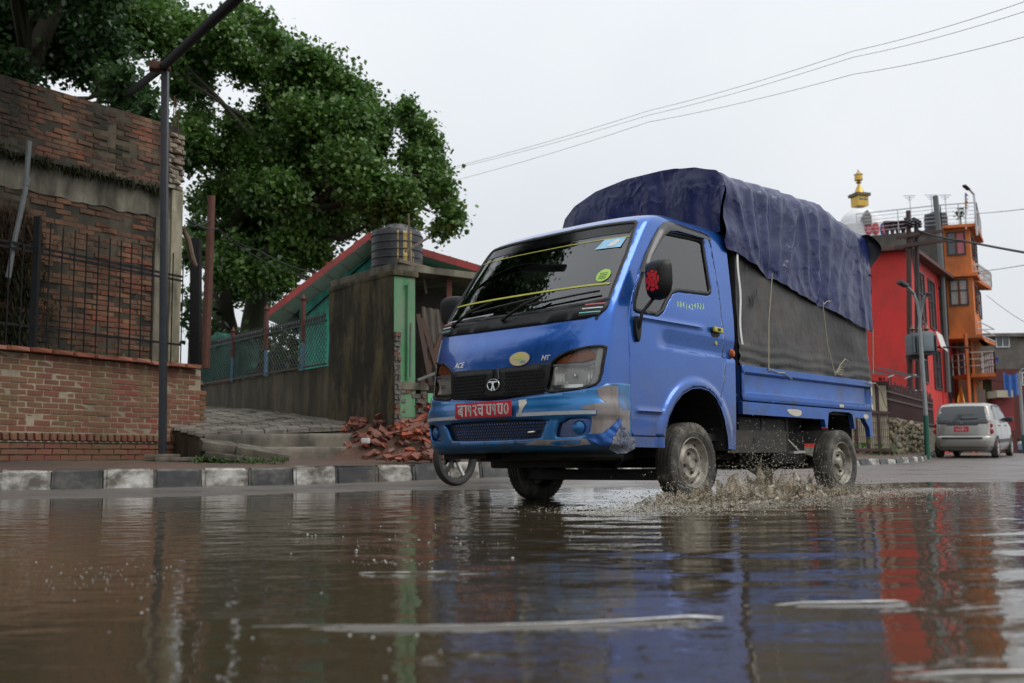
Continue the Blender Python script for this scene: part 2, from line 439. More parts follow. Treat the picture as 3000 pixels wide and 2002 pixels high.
# pavement behind the kerb (small worn red-brown pavers, seen edge-on) and the ground beyond
K['pavers'] = pm('red_pavers', (.17, .088, .058), (.10, .068, .052), 9, .5, .5, .008, coord='World', dirt=(.07, .058, .045), dirtamt=.7, dirtscale=1.2, dstretch=(1, 1, 1))
K['earth'] = pm('damp_earth', (.075, .060, .042), (.045, .040, .028), 4, .85, .8, .03, coord='World', dirt=(.035, .055, .018), dirtamt=.6, dirtscale=1.1, dstretch=(1, 1, 1))
def strip(offs, mat, name):
    mb = MB(); no = len(offs)
    for (p, nn) in zip(KC[::2], KN[::2]):
        z0 = rz(*p)
        for o_, dz in offs: mb.v.append((p[0] + nn[0] * o_, p[1] + nn[1] * o_, z0 + dz - KERB_H + kh(p[0])))
    k = len(mb.v) // no
    mb.f = [(i * no + j, (i + 1) * no + j, (i + 1) * no + j + 1, i * no + j + 1) for i in range(k - 1) for j in range(no - 1)]
    return setp(mb.build(name, mat, smooth=True, angle=40), kind='structure')
strip([(.15, KERB_H - .02), (.6, KERB_H + .01), (1.2, KERB_H + .05), (1.9, KERB_H + .10), (2.0, .1)], K['pavers'], 'pavement')
ok = kdist(GX, GY) < -1.75
TZ = road_z(GX, GY) - KERB_H + np.interp(GX, [0, 5], [KERB_H, .105]) + np.interp(-kdist(GX, GY), [1.75, 3, 5, 9, 14, 30, 200], [KERB_H + .06, KERB_H + .10, KERB_H + .2, .6, .9, 1.1, 1.3])
mb = MB(); nj = GX.shape[1]; idx = -np.ones(GX.shape, int); tv = np.where(ok); idx[tv] = np.arange(len(tv[0]))
mb.v = list(zip(GX[tv], GY[tv], TZ[tv]))
for i in range(GX.shape[0] - 1):
    for j in range(nj - 1):
        q = (idx[i, j], idx[i + 1, j], idx[i + 1, j + 1], idx[i, j + 1])
        if min(q) >= 0: mb.f.append(tuple(int(k) for k in q))
setp(mb.build('terrain', K['earth'], smooth=True, angle=60, fix=False), kind='structure')
# ================================================================== trees
K['bark'] = pm('bark', (.060, .048, .036), (.035, .029, .022), 6, .9, .9, .03, stretch=(1, 1, .3), dirt=(.035, .045, .02), dirtamt=.2, dirtscale=2)
def leaf_cloud(name, clumps, n_per, size, mat, parent, seed, droop=.75, flat=.85):
    """clumps: (centre, radius); thousands of folded pointed leaves hung through every clump"""
    r = np.random.default_rng(seed); V = []; F_ = []; T = []; nb = 0
    for (c, rad) in clumps:
        n_ = int(n_per * (rad / .7) ** 2)
        # leaves sit on twig tips: cluster them round sub-centres so that gaps stay open
        k = max(8, n_ // 22); d = r.normal(size=(k, 3)); d /= np.linalg.norm(d, axis=1)[:, None]
        sub = np.array(c) + d * (rad * r.uniform(.05, 1.0, (k, 1)) ** .45) * np.array([1, 1, flat]); tone = r.uniform(-.25, .25, k)
        idx = r.integers(0, k, n_); p = sub[idx] + r.normal(size=(n_, 3)) * (rad * .13 + .07) * np.where(r.random((n_, 1)) < .12, 1.75, 1.0)
        a = r.uniform(0, 2 * np.pi, n_); el = r.normal(-.7 * droop, .55, n_)
        t = np.stack([np.cos(a) * np.cos(el), np.sin(a) * np.cos(el), np.sin(el)], 1)
        up = np.array([0, 0, 1.]) + r.normal(size=(n_, 3)) * .6; s = np.cross(t, up); s /= np.linalg.norm(s, axis=1)[:, None] + 1e-9; nn = np.cross(s, t)
        L = size * r.uniform(.55, 1.45, (n_, 1)); W = L * .42
        v = np.stack([p, p + t * L * .42 + s * W - nn * L * .06, p + t * L, p + t * L * .42 - s * W - nn * L * .06], 1)
        V.append(v.reshape(-1, 3)); q = nb + np.arange(n_) * 4
        F_.append(np.stack([q, q + 1, q + 2], 1)); F_.append(np.stack([q, q + 2, q + 3], 1)); nb += n_ * 4
        tt = np.clip(r.uniform(.1, .9, n_) * .6 + .2 + tone[idx], 0, 1); T.append(tt); T.append(tt)
    V = np.concatenate(V); F_ = np.concatenate(F_); T = np.concatenate(T)
    org = ORG[parent.name]; V = V - np.array(org)
    me = bpy.data.meshes.new(name); me.vertices.add(len(V)); me.vertices.foreach_set('co', V.astype(np.float32).ravel())
    me.loops.add(len(F_) * 3); me.loops.foreach_set('vertex_index', F_.astype(np.int32).ravel())
    me.polygons.add(len(F_)); me.polygons.foreach_set('loop_start', np.arange(0, len(F_) * 3, 3, dtype=np.int32)); me.polygons.foreach_set('loop_total', np.full(len(F_), 3, dtype=np.int32))
    me.update(calc_edges=True); a_ = me.attributes.new('tint', 'FLOAT', 'FACE'); a_.data.foreach_set('value', T.astype(np.float32))
    o = mesh_obj(name, me, mat, parent); o['kind'] = 'stuff'; return o
def limbs(parent, trunk, targets, r0, mat, seed):
    """tapered trunk polyline plus a bent limb to every target clump"""
    rr = random.Random(seed); tr = MB().tube(trunk, [r0 * (1.25 if i == 0 else 1 - .55 * i / (len(trunk) - 1)) for i in range(len(trunk))], 12); t_o = tr.build('trunk', mat, parent, True)
    for (c, rad) in targets:
        c = Vector(c); j = min(range(1, len(trunk)), key=lambda i: (Vector(trunk[i]) - c).length + (0 if trunk[i].z < c.z else 3)); a = Vector(trunk[j]); d = c - a; L = d.length
        m1 = a + d * .35 + Vector((rr.uniform(-.1, .1), rr.uniform(-.1, .1), .10)) * L; m2 = a + d * .7 + Vector((rr.uniform(-.1, .1), rr.uniform(-.1, .1), .06)) * L
        ra = min(r0 * .3, .025 + .014 * L); pts = [a, m1, m2, c]; MB().tube(pts, [ra, ra * .7, ra * .45, .02], 7).build('limb', mat, t_o, True)
        for q in range(4):
            e = c + Vector((rr.uniform(-1, 1), rr.uniform(-1, 1), rr.uniform(-.6, .9))) * rad * .9; MB().tube([m2.lerp(c, rr.random()), (m2 + e) / 2 + Vector((0, 0, .1)), e], [.03, .02, .008], 5).build('twig', mat, t_o)
L1 = leafmat('peepal_leaf', (.040, .098, .022), (.085, .18, .036), (.19, .30, .07), .30)
L2 = leafmat('shade_leaf', (.022, .06, .018), (.038, .092, .026), (.075, .14, .04), .34)
def bushes(name, label, spots, Y, n_, size, mat, cat='bush', group=None, seed=1):
    o = empty(name, at(spots[0][0], 1100, Y), label, cat, group); c_ = [(tuple(at(x, y, Y + random.uniform(-.6, .6))), rad / FPX * Y) for x, y, rad in spots]
    leaf_cloud('foliage', c_, n_, size, mat, o, seed); q = at(spots[0][0], spots[0][1], Y); MB().tube([Vector((q.x, q.y, .6)), q], [.08, .03], 6).build('stem', K['bark'], o); return o
# ================================================================== left side: brick walls, fence, steps, sheds
BR = [(.24, .055, .036), (.17, .042, .034), (.23, .10, .055), (.14, .055, .042), (.28, .10, .06), (.20, .055, .045)]
K['brick'] = pm('brick', (.17, .062, .042), (.12, .050, .036), 12, .75, .6, .006, rand=BR, dirt=(.15, .105, .045), dirtamt=.1, dirtscale=1.9, dstretch=(1.3, 1.3, .45))
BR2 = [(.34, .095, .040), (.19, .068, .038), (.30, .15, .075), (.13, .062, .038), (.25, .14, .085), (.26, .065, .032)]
K['brick2'] = pm('old_brick', (.19, .09, .06), (.13, .075, .055), 12, .85, .7, .008, rand=BR2, dirt=(.022, .019, .010), dirtamt=.62, dirtscale=1.1, dstretch=(1.1, 1.1, .6))  # dark blotches paint tree shade into the wall along with its moss
K['mortar'] = pm('mortar', (.38, .32, .23), (.26, .22, .155), 9, .85, .5, .006, coord='World', dirt=(.13, .11, .07), dirtamt=.15, dirtscale=1.4, dstretch=(1.2, 1.2, .4))
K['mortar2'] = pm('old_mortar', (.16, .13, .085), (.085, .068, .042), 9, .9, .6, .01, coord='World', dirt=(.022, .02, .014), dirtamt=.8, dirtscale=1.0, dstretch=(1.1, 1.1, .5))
K['plaster'] = pm('stained_concrete', (.29, .265, .20), (.18, .165, .12), 4, .85, .4, .008, coord='World', dirt=(.045, .042, .028), dirtamt=.65, dirtscale=1.6, dstretch=(1.5, 1.5, .35))
K['terracotta'] = pm('terracotta', (.27, .082, .045), (.20, .062, .038), 8, .7, .4, .004, rand=[(.30, .085, .045), (.22, .07, .042), (.25, .10, .06), (.17, .06, .04)])
K['iron'] = pm('black_iron', (.007, .008, .009), (.012, .012, .013), 14, .7, .2, .002, spec=.25)
K['pole'] = pm('dark_pole_paint', (.022, .024, .030), (.035, .037, .044), 10, .42, .15, .002)
K['rust'] = pm('rusty_steel', (.11, .040, .022), (.075, .030, .02), 10, .75, .4, .003)
K['pipe'] = pm('grey_pipe', (.13, .14, .14), (.09, .10, .10), 10, .5, .1, .002)
K['concrete'] = pm('step_concrete', (.22, .19, .145), (.14, .122, .092), 5, .7, .5, .008, coord='World', dirt=(.045, .04, .028), dirtamt=.5, dirtscale=2.2, dstretch=(1, 1, .5))
def brick_meshes(mat, k=5, jit=.05):
    out = []
    for q in range(k):
        bm = bmesh.new(); bmesh.ops.create_cube(bm, size=1)
        bmesh.ops.bevel(bm, geom=[e for e in bm.edges if min(v_.co.y for v_ in e.verts) < 0 and max(v_.co.y for v_ in e.verts) < 0], offset=.05, segments=1, affect='EDGES')
        for v_ in bm.verts: v_.co += Vector((random.uniform(-1, 1) * jit * .4, random.uniform(-1, 1) * jit * .5, random.uniform(-1, 1) * jit))
        me = bpy.data.meshes.new('brick'); bm.to_mesh(me); bm.free(); me.materials.append(mat); out.append(me)
    return out
class Wall:
    """vertical wall plane: along e, outward normal n (towards the road)"""
    def __init__(s, a, b_):
        s.a = Vector((a.x, a.y, 0)); d = Vector((b_.x, b_.y, 0)) - s.a; s.L = d.length; s.e = d / s.L; s.n = Vector((s.e.y, -s.e.x, 0)); s.ang = math.atan2(s.e.y, s.e.x)
    def p(s, u, z, o=0): q = s.a + s.e * u + s.n * o; return Vector((q.x, q.y, z))
    def M(s): return yaw(s.ang)
    def box(s, mb, u0, u1, z0, z1, o0, o1): 
        return mb.box(s.p((u0 + u1) / 2, (z0 + z1) / 2, (o0 + o1) / 2), (u1 - u0, abs(o1 - o0), z1 - z0), s.M())
def lay(wall, parent, u0, u1, z0, z1, meshes, bl=.235, bh=.073, depth=.10, proud=.006, skip=None, miss=0, limit=10 ** 9, jig=.006, endjit=0, stuffmat=None):
    """lay bricks course by course; those past the limit go into one joined part"""
    r_ = random.Random(int(u1 * 1000 + z1 * 77)); cnt = 0; rest = MB(); z = z0; row = 0
    spots = []
    while z + bh * .9 <= z1 + 1e-6:
        u = u0 - (bl / 2 if row % 2 else 0); ue = u1 + (r_.uniform(-endjit, endjit * .4) if endjit else 0)
        while u < ue - .03:
            a, c_ = max(u, u0), min(u + bl, ue)
            if c_ - a > .05 and not (skip and skip((a + c_) / 2, z + bh / 2)) and r_.random() >= miss: spots.append((a, c_, z))
            u += bl
        z += bh; row += 1
    order = sorted(range(len(spots)), key=lambda i: -spots[i][0]) if len(spots) > limit else range(len(spots))
    keep = set(list(order)[:limit]) if len(spots) > limit else None
    for i, (a, c_, z) in enumerate(spots):
        pr = proud + r_.uniform(-jig, jig); c0 = wall.p((a + c_) / 2, z + bh / 2 - .004, pr - depth / 2)
        w_ = c_ - a - .012; h_ = bh - .012
        if keep is None or i in keep:
            piece('brick', meshes[r_.randrange(len(meshes))], c0, (r_.uniform(-.02, .02), r_.uniform(-.012, .012), wall.ang + r_.uniform(-.015, .015)), (w_, depth, h_ * r_.uniform(.93, 1.04)), parent)
        else: rest.box(c0, (w_, depth, h_), wall.M())
    if rest.v:
        o = rest.build('far_bricks', stuffmat, parent); o['kind'] = 'stuff'
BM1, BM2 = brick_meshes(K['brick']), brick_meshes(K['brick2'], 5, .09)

# ---- low brick wall by the pavement
wl1 = Wall(at(-70, 1000, 11.95), at(606, 1072, 15.3))
low = empty('low_brick_wall', wl1.p(1.5, .3), 'low red brick wall with terracotta coping and broken right end beside the pavement', 'wall')
mb = MB(); wl1.box(mb, 0, wl1.L - .12, .15, 1.66, -.30, 0); mb.build('mortar_core', K['mortar'], low)
lay(wl1, low, 0, wl1.L, .715, 1.67, BM1, skip=lambda u, z: u > wl1.L - .30 and ((1.40 < z < 1.52) or (u > wl1.L - .16 and z > 1.55)), endjit=.09)
lay(wl1, low, 0, wl1.L - .1, .36, .58, BM1, bl=.24, proud=.035)
def unit(mat, jit=.0, bev=.04, name='block'):
    bm = bmesh.new(); bmesh.ops.create_cube(bm, size=1); bmesh.ops.bevel(bm, geom=bm.edges[:], offset=bev, segments=1, affect='EDGES')
    for v_ in bm.verts: v_.co += Vector((random.uniform(-jit, jit), random.uniform(-jit, jit), random.uniform(-jit, jit)))
    me = bpy.data.meshes.new(name); bm.to_mesh(me); bm.free(); me.materials.append(mat); return me
CT = [unit(K['terracotta'], .03, .08, 'coping_tile') for _ in range(4)]
u = .02
while u < wl1.L - .35:
    piece('coping_tile', CT[random.randrange(4)], wl1.p(u + .16, 1.70 + random.uniform(-.004, .004), -.10), (random.uniform(-.03, .03), 0, wl1.ang + random.uniform(-.02, .02)), (.31, .44, .058), low); u += .32
DT = [unit(K['brick'], .05, .12, 'dentil_block') for _ in range(3)]
u = .02
while u < wl1.L - .15:
    piece('dentil_block', DT[random.randrange(3)], wl1.p(u + .045, .648, .015), (0, 0, wl1.ang), (.082, .10, .088), low); u += .112
mb = MB(); wl1.box(mb, 0, wl1.L - .12, .695, .712, -.05, .035); wl1.box(mb, 0, wl1.L - .12, .585, .600, -.05, .040); mb.build('string_course', K['mortar'], low)['kind'] = 'stuff'
mb = MB(); wl1.box(mb, 0, wl1.L - .05, .10, .36, -.3, .06); mb.build('plinth', K['plaster'], low)
# broken masonry at the ragged end
for k in range(16):
    z_ = .70 + .95 * random.random(); piece('brick', BM1[k % 5], wl1.p(wl1.L - .10 + random.uniform(-.06, .06), z_, -.17 + random.uniform(-.1, .1)), (random.uniform(-.3, .3), random.uniform(-.3, .3), wl1.ang + 1.57 + random.uniform(-.3, .3)), (.20, .09, .055), low)

# ---- tall ruined brick wall behind it
wl2 = Wall(at(-80, 190, 12.65), at(531, 370, 15.2)); Lu = wl2.L
tall = empty('ruined_brick_wall', wl2.p(1.5, .4), 'tall mossy ruined brick wall with concrete beam and corner column under the trees', 'wall')
zt = at(531, 370, 15.2).z
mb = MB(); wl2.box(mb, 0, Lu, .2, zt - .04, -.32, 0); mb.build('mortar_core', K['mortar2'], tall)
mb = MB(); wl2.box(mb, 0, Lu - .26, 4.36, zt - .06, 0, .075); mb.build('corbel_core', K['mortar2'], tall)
zl = 4.33
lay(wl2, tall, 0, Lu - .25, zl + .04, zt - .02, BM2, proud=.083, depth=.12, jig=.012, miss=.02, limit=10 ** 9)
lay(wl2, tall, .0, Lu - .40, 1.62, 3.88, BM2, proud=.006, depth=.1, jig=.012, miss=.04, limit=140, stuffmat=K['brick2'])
mb = MB()
def rough_slab(u0, u1, z0, z1, o, amp, nu=40, nv=12):
    return MB().grid(lambda a, c_: wl2.p(u0 + (u1 - u0) * a, z0 + (z1 - z0) * c_ + (.05 * mnoise.noise((a * 14, c_ * 3, 2)) if c_ in (0, 1) else 0), o + amp * mnoise.noise((a * (u1 - u0) * 5, c_ * (z1 - z0) * 5, 1))), nu, nv)
rough_slab(0, Lu - .02, 3.88, 4.36, .022, .02).build('concrete_beam', K['plaster'], tall, True)
mb = MB(); wl2.box(mb, Lu - .42, Lu - .16, 1.5, 3.9, -.05, .035); mb.build('concrete_column', K['plaster'], tall, bevel=.015)
mb = MB(); wl2.box(mb, Lu - .17, Lu + .03, .3, 4.36, -.34, .06); mb.build('corner_column', pm('limewashed_pier', (.34, .31, .22), (.22, .20, .14), 5, .85, .5, .01, coord='World', dirt=(.06, .055, .03), dirtamt=.5, dirtscale=2.2, dstretch=(2, 2, .4)), tall, bevel=.02)
K['paleb'] = pm('limed_brick', (.30, .27, .21), (.20, .16, .12), 10, .9, .7, .01, rand=[(.34, .31, .25), (.22, .17, .12), (.28, .26, .22), (.18, .13, .10)])
BM3 = brick_meshes(K['paleb'], 4, .12)
lay(wl2, tall, Lu - .27, Lu + .02, 4.36, zt - .10, BM3, bl=.15, bh=.078, depth=.3, proud=.085, jig=.03, miss=.03)
for q in (0, .13, .21):     # reinforcement bars standing out of the top
    MB().tube([wl2.p(Lu - .10 + q * .3, zt - .3, .05 - q), wl2.p(Lu - .08 + q * .3, zt + .30 + q, .05 - q)], .008, 5).build('reinforcing_bar', K['rust'], tall)
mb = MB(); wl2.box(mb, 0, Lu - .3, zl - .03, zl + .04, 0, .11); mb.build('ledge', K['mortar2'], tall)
# moss hanging from the ledge and dead creepers
moss = leafmat('moss', (.020, .018, .008), (.03, .032, .012), (.05, .06, .018), .8)
def tufts(name, spots, mat, parent, n_, L_, w_=.006, droop=1.0, label=None):
    mb = MB(); tint = []
    for (p, s_) in spots:
        for k in range(n_):
            a = random.uniform(0, 6.283); d = Vector((math.cos(a), math.sin(a), 0)); l_ = L_ * random.uniform(.4, 1.2)
            q0 = p + Vector((random.uniform(-s_, s_), random.uniform(-s_, s_), random.uniform(-s_, s_) * .5))
            q1 = q0 + d * l_ * .5 + Vector((0, 0, l_ * (.6 - .9 * droop * random.random()))); q2 = q1 + d * l_ * .4 + Vector((0, 0, -l_ * droop * random.uniform(.3, 1)))
            sd_ = Vector((-d.y, d.x, 0)) * w_; b0 = len(mb.v)
            mb.v += [tuple(q0 - sd_), tuple(q0 + sd_), tuple(q1 + sd_), tuple(q1 - sd_), tuple(q2)]; mb.f += [(b0, b0 + 1, b0 + 2, b0 + 3), (b0 + 3, b0 + 2, b0 + 4)]; t_ = random.random(); tint += [t_, t_]
    o = mb.build(name, mat, parent, fix=False); at_ = o.data.attributes.new('tint', 'FLOAT', 'FACE'); at_.data.foreach_set('value', tint); o['kind'] = 'stuff'; return o
tufts('ledge_moss', [(wl2.p(random.uniform(0, Lu - .3), zl - .02 + random.uniform(-.05, .03), .09), .05) for _ in range(150)], moss, tall, 12, .09, .006, 1.3)
tufts('dead_creeper', [(wl2.p(.55 + random.gauss(0, .17), 3.55 - abs(random.gauss(0, .32)), .08), .08) for _ in range(120)], leafmat('dead_creeper', (.05, .026, .012), (.075, .04, .018), (.10, .06, .03), .9), tall, 9, .22, .004, 1.2)
tufts('dark_creeper', [(wl2.p(.62 + random.gauss(0, .22), random.uniform(1.6, 3.4), .06), .10) for _ in range(230)], moss, tall, 12, .15, .008, 1.2)
bush_g = leafmat('weed_leaf', (.025, .06, .012), (.045, .11, .02), (.09, .17, .03), .5)
# both walls go on round the bend, out of the frame at left
m, n, l, b = _mat('coursed_brick'); bt_ = n.new('ShaderNodeTexBrick'); bt_.inputs['Scale'].default_value = 1; bt_.inputs['Brick Width'].default_value = .235; bt_.inputs['Row Height'].default_value = .073; bt_.inputs['Mortar Size'].default_value = .007
tc__ = n.new('ShaderNodeTexCoord'); mp__ = n.new('ShaderNodeMapping'); mp__.inputs['Rotation'].default_value = (R(90), 0, 0); l.new(tc__.outputs['Object'], mp__.inputs['Vector']); l.new(mp__.outputs[0], bt_.inputs['Vector'])
bt_.inputs['Color1'].default_value = (.22, .06, .04, 1); bt_.inputs['Color2'].default_value = (.15, .05, .036, 1); bt_.inputs['Mortar'].default_value = (.25, .21, .15, 1); l.new(bt_.outputs['Color'], b.inputs['Base Color']); b.inputs['Roughness'].default_value = .85
for (wq, pa, zz_, th_) in ((wl1, low, 1.73, .3), (wl2, tall, zt - .05, .32)):
    wx = Wall(Vector((-15, 10.4 if pa is low else 11.6, 0)), wq.p(0, 0)); mb = MB(); wx.box(mb, 0, wx.L + .02, .1, zz_, -th_, 0); mb.build('wall_continuation', m, pa)
# ---- drain pipe leaning on the ruined wall
MB().tube([at(86, 415, 12.75), at(74, 560, 12.7), at(40, 720, 12.6), at(24, 815, 12.55)], .032, 10).tube([at(80, 520, 12.72), at(76, 545, 12.71)], .041, 10).build('drain_pipe', K['pipe'], None, True)
setp(bpy.data.objects['drain_pipe'], 'grey plastic drain pipe leaning against the ruined brick wall', 'pipe')
# ---- iron fence on the low wall
fe = empty('iron_fence', wl1.p(1.6, 1.73, -.16), 'black iron bar fence standing on the low red brick wall', 'fence')
u_ = .12; k = 0
while u_ < wl1.L - .36:
    if k == 4: MB().bar(wl1.p(u_, 1.70, -.16), wl1.p(u_, 3.42, -.16), .075).build('post', K['iron'], fe)
    else: MB().tube([wl1.p(u_, 1.70, -.16), wl1.p(u_ + random.uniform(-.012, .012), 3.36, -.16)], .0095, 6).build('bar', K['iron'], fe)
    u_ += .192; k += 1
for z_ in (3.03, 2.96, 2.02): MB().bar(wl1.p(.05, z_, -.175), wl1.p(wl1.L - .36, z_ + random.uniform(-.02, .02), -.175), .018, .030).build('rail', K['iron'], fe)
tufts('wall_top_weeds', [(wl1.p(u__, 1.73, -.22 + random.uniform(-.05, .05)), .06) for u__ in [random.uniform(.1, wl1.L - .4) for _ in range(16)] + [1.15, 1.2, 1.3, 2.3, 2.35]], bush_g, fe, 18, .10, .010, .6)
# ---- dark lamp pole with a slanted arm
P0 = at(476, 1342, 12.9); P1 = at(484, 205, 12.9)
lp = empty('street_pole', P0, 'dark square steel street pole with long slanted arm in front of the brick wall', 'pole')
MB().bar(P0, P1, .082, .082).build('post', K['pole'], lp, bevel=.006)
MB().box(P0 + Vector((0, 0, .02)), (.34, .34, .05)).box(P0 + Vector((.25, -.02, -.02)), (.55, .34, .05)).build('base_slab', K['concrete'], lp, bevel=.01)
MB().tube([at(345, 300, 17.2), at(478, 196, 12.9), at(700, -10, 9.4), at(900, -190, 7.9)], [.055, .055, .055, .05], 12).build('arm', K['iron'], lp, True)
MB().box(P1 + Vector((-.07, 0, .04)), (.26, .16, .10), yaw(.3)).build('clamp', K['rust'], lp, bevel=.008)

# ---- tiled ramp and steps
def rampz(Y): return float(np.interp(Y, [13.7, 15.5, 19.2, 26], [.675, .93, 1.42, 2.0]))
RA, RB = Vector((at(585, 1267, 13.75).x, 13.75, 0)), Vector((at(1330, 1290, 14.75).x, 14.75, 0))
ramp = empty('ramp', RA, kind='structure')
mb = MB(); mb.grid(lambda a, c_: (lambda q: Vector((q.x, q.y, rampz(q.y) - .03)))(RA.lerp(RB, a) + Vector((-3.2, 4.6, 0)) * c_), 12, 24); mb.build('ramp_bed', K['concrete'], ramp)
sk = RA + (RB - RA).normalized() * .02
mb = MB(); mb.grid(lambda a, c_: (lambda q: Vector((q.x + .02, q.y, (rampz(q.y) - .05) * (1 - c_) + .15 * c_)))(RA + Vector((-3.2, 4.6, 0)) * a), 10, 3); mb.grid(lambda a, c_: (lambda q: Vector((q.x, q.y + .03, (rampz(q.y) - .05) * (1 - c_) + .15 * c_)))(RA.lerp(RB, a)), 10, 3); mb.build('ramp_cheek', K['concrete'], ramp)
K['tile'] = pm('wet_slab', (.30, .28, .245), (.20, .185, .16), 7, .42, .3, .004, rand=[(.33, .31, .27), (.22, .20, .175), (.27, .24, .20), (.17, .155, .135), (.36, .33, .30)], dirt=(.07, .06, .045), dirtamt=.3, dirtscale=2.5, dstretch=(1, 1, 1))
TLM = [unit(K['tile'], .012, .03, 'paving_slab') for _ in range(4)]
ea = (RB - RA).normalized(); La = (RB - RA).length; ec = Vector((-3.2, 4.6, 0)).normalized(); angA = math.atan2(ea.y, ea.x)
for i in range(int(La / .30)):
    for j in range(13):
        q = RA + ea * (.15 + .30 * i) + ec * (.20 + .315 * j); sl = math.atan((rampz(q.y + .15) - rampz(q.y - .15)) / .3)
        if q.x > -1.2 or (q.x > wl1.p(wl1.L, 0).x - .9) is False: continue
        piece('paving_slab', TLM[(i * 7 + j * 3) % 4], (q.x, q.y, rampz(q.y) - .012 + random.uniform(-.004, .004)), (sl * .8, 0, angA + random.uniform(-.008, .008)), (.290, .255, .05), ramp)
steps = empty('steps', at(900, 1350, 13.8), kind='structure')
def step(a, b_, z0, z1, dep, nm):
    d = Vector((b_.x - a.x, b_.y - a.y, 0)); L_ = d.length; an = math.atan2(d.y, d.x); nn = Vector((-math.sin(an), math.cos(an), 0))
    c0 = (Vector((a.x, a.y, 0)) + Vector((b_.x, b_.y, 0))) / 2 + nn * dep / 2; c0.z = (z0 + z1) / 2
    bm = bmesh.new(); bmesh.ops.create_grid(bm, x_segments=1, y_segments=1, size=.5); bm.free()
    mb = MB()
    def f(a_, c_):
        prof = [(-.01, z0), (0, z1 - .02), (.012, z1 - .004), (.03, z1), (dep, z1 + .005)]
        t = c_ * 4; i = min(3, int(t)); w = t - i; o = prof[i][0] * (1 - w) + prof[i + 1][0] * w; z = prof[i][1] * (1 - w) + prof[i + 1][1] * w
        q = Vector((a.x, a.y, 0)) + d * a_ + nn * (o + .006 * mnoise.noise((a_ * 20, z * 9, 0)) + .004 * mnoise.noise((a_ * 60, z * 20, 3))); return Vector((q.x, q.y, z + .005 * mnoise.noise((a_ * 14, 0, 1)) * (1 if c_ > .2 else 0)))
    mb.grid(f, 90, 16); return mb.build(nm, K['concrete'], steps, True, 40)
step(at(590, 1350, 13.3), at(1390, 1350, 14.35), .22, .505, .6, 'step'); step(at(600, 1300, 13.72), at(1390, 1300, 14.75), .45, .69, .5, 'step')
# broken slabs leaning by the wall's end
def slab(px0, py0, px1, py1, Y, th, dep, nm_label, roll=.15):
    a, b_ = at(px0, py0, Y), at(px1, py1, Y + .25); d = (b_ - a); L_ = d.length
    mb = MB(); M = Matrix.Translation((a + b_) / 2) @ d.to_track_quat('X', 'Z').to_matrix().to_4x4() @ Matrix.Rotation(roll, 4, 'X')
    poly = [(-L_ / 2, -dep / 2), (-L_ * .2, -dep / 2 - .03), (L_ * .3, -dep / 2 + .02), (L_ / 2, -dep / 2 + .07), (L_ / 2 - .06, dep / 2), (-L_ * .1, dep / 2 + .04), (-L_ / 2 + .05, dep / 2)]
    mb.prism(poly, -th, 0, M); o = mb.build('broken_slab', K['concrete'], None, bevel=.006); setp(o, nm_label, 'slab', 'broken slabs by the wall end'); return o
slab(584, 1288, 706, 1303, 13.0, .11, .5, 'broken concrete slab leaning against the brick wall end, upper left one')
slab(690, 1303, 846, 1330, 13.05, .10, .45, 'long tilted concrete slab lying on the lower step')
slab(600, 1322, 800, 1345, 12.9, .07, .5, 'flat concrete slab at the bottom of the broken slabs', .05)
tufts('pavement_weeds', [(at(px_, 1352 + random.uniform(-3, 5), 12.7 + random.uniform(-.2, .2)), .07) for px_ in [random.uniform(555, 860) for _ in range(26)]], bush_g, None, 16, .07, .009, .5)
setp(bpy.data.objects['pavement_weeds'], 'small green weeds along the foot of the brick wall and slabs', 'weeds', kind='stuff')

# ---- long wall up the ramp: low part with fence, tall mossy part
Q0, Q1, Q2 = at(1155, 1000, 14.1), at(967, 1000, 15.5), at(560, 1000, 19.8)
K['moss_wall'] = None
m, n, l, b = _mat('mossy_plaster'); v = nmap(n, l, (1, 1, 1), 'World')
c = nramp(n, l, nnoise(n, l, v, 3, 6, .6), [(.3, (.13, .105, .05)), (.7, (.075, .06, .03))])
st = nramp(n, l, nnoise(n, l, nmap(n, l, (2.6, 2.6, .55), 'World'), 1.5, 7, .68), [(.40, (0, 0, 0)), (.52, (1, 1, 1))]); c = nmix(n, l, st, c, (.022, .019, .010))
st = nramp(n, l, nnoise(n, l, nmap(n, l, (4, 4, .5), 'World'), 2.3, 6, .6), [(.55, (0, 0, 0)), (.70, (.8, .8, .8))]); c = nmix(n, l, st, c, (.095, .075, .012))
st = nramp(n, l, nnoise(n, l, nmap(n, l, (9, 9, .5), 'World'), 1.5, 5, .6), [(.66, (0, 0, 0)), (.74, (.8, .8, .8))]); c = nmix(n, l, st, c, (.30, .28, .22))
l.new(c, b.inputs['Base Color']); b.inputs['Roughness'].default_value = .8; nbump(n, l, nnoise(n, l, v, 9, 6, .6), .5, .012, b); K['moss_wall'] = m
w3 = Wall(Q2, Q1); w4 = Wall(Q1, Q0)
ft = empty('fenced_wall', w3.p(w3.L / 2, 1.2), 'low stained concrete wall with chain link fence along the tiled ramp', 'wall')
zw = 1.745
mb = MB(); w3.box(mb, 0, w3.L, .5, zw, -.2, 0); mb.build('base_wall', pm('grey_stained_wall', (.15, .125, .08), (.095, .08, .05), 3, .85, .4, .008, coord='World', dirt=(.04, .036, .022), dirtamt=.6, dirtscale=2, dstretch=(2, 2, .35)), ft, bevel=.012)
mw = empty('mossy_wall', w4.p(.8, .6), 'tall mossy streaked plaster wall at the foot of the green house', 'wall')
ztp = 2.86
def mossf(a, c_):
    z = .3 + (ztp - .3) * c_; 
    return w4.p(w4.L * a, z + (.02 * mnoise.noise((a * 8, 0, 0)) if c_ == 1 else 0), .02 + .012 * mnoise.noise((a * 5, z * 3, 0)) + .006 * mnoise.noise((a * 16, z * 12, 0)))
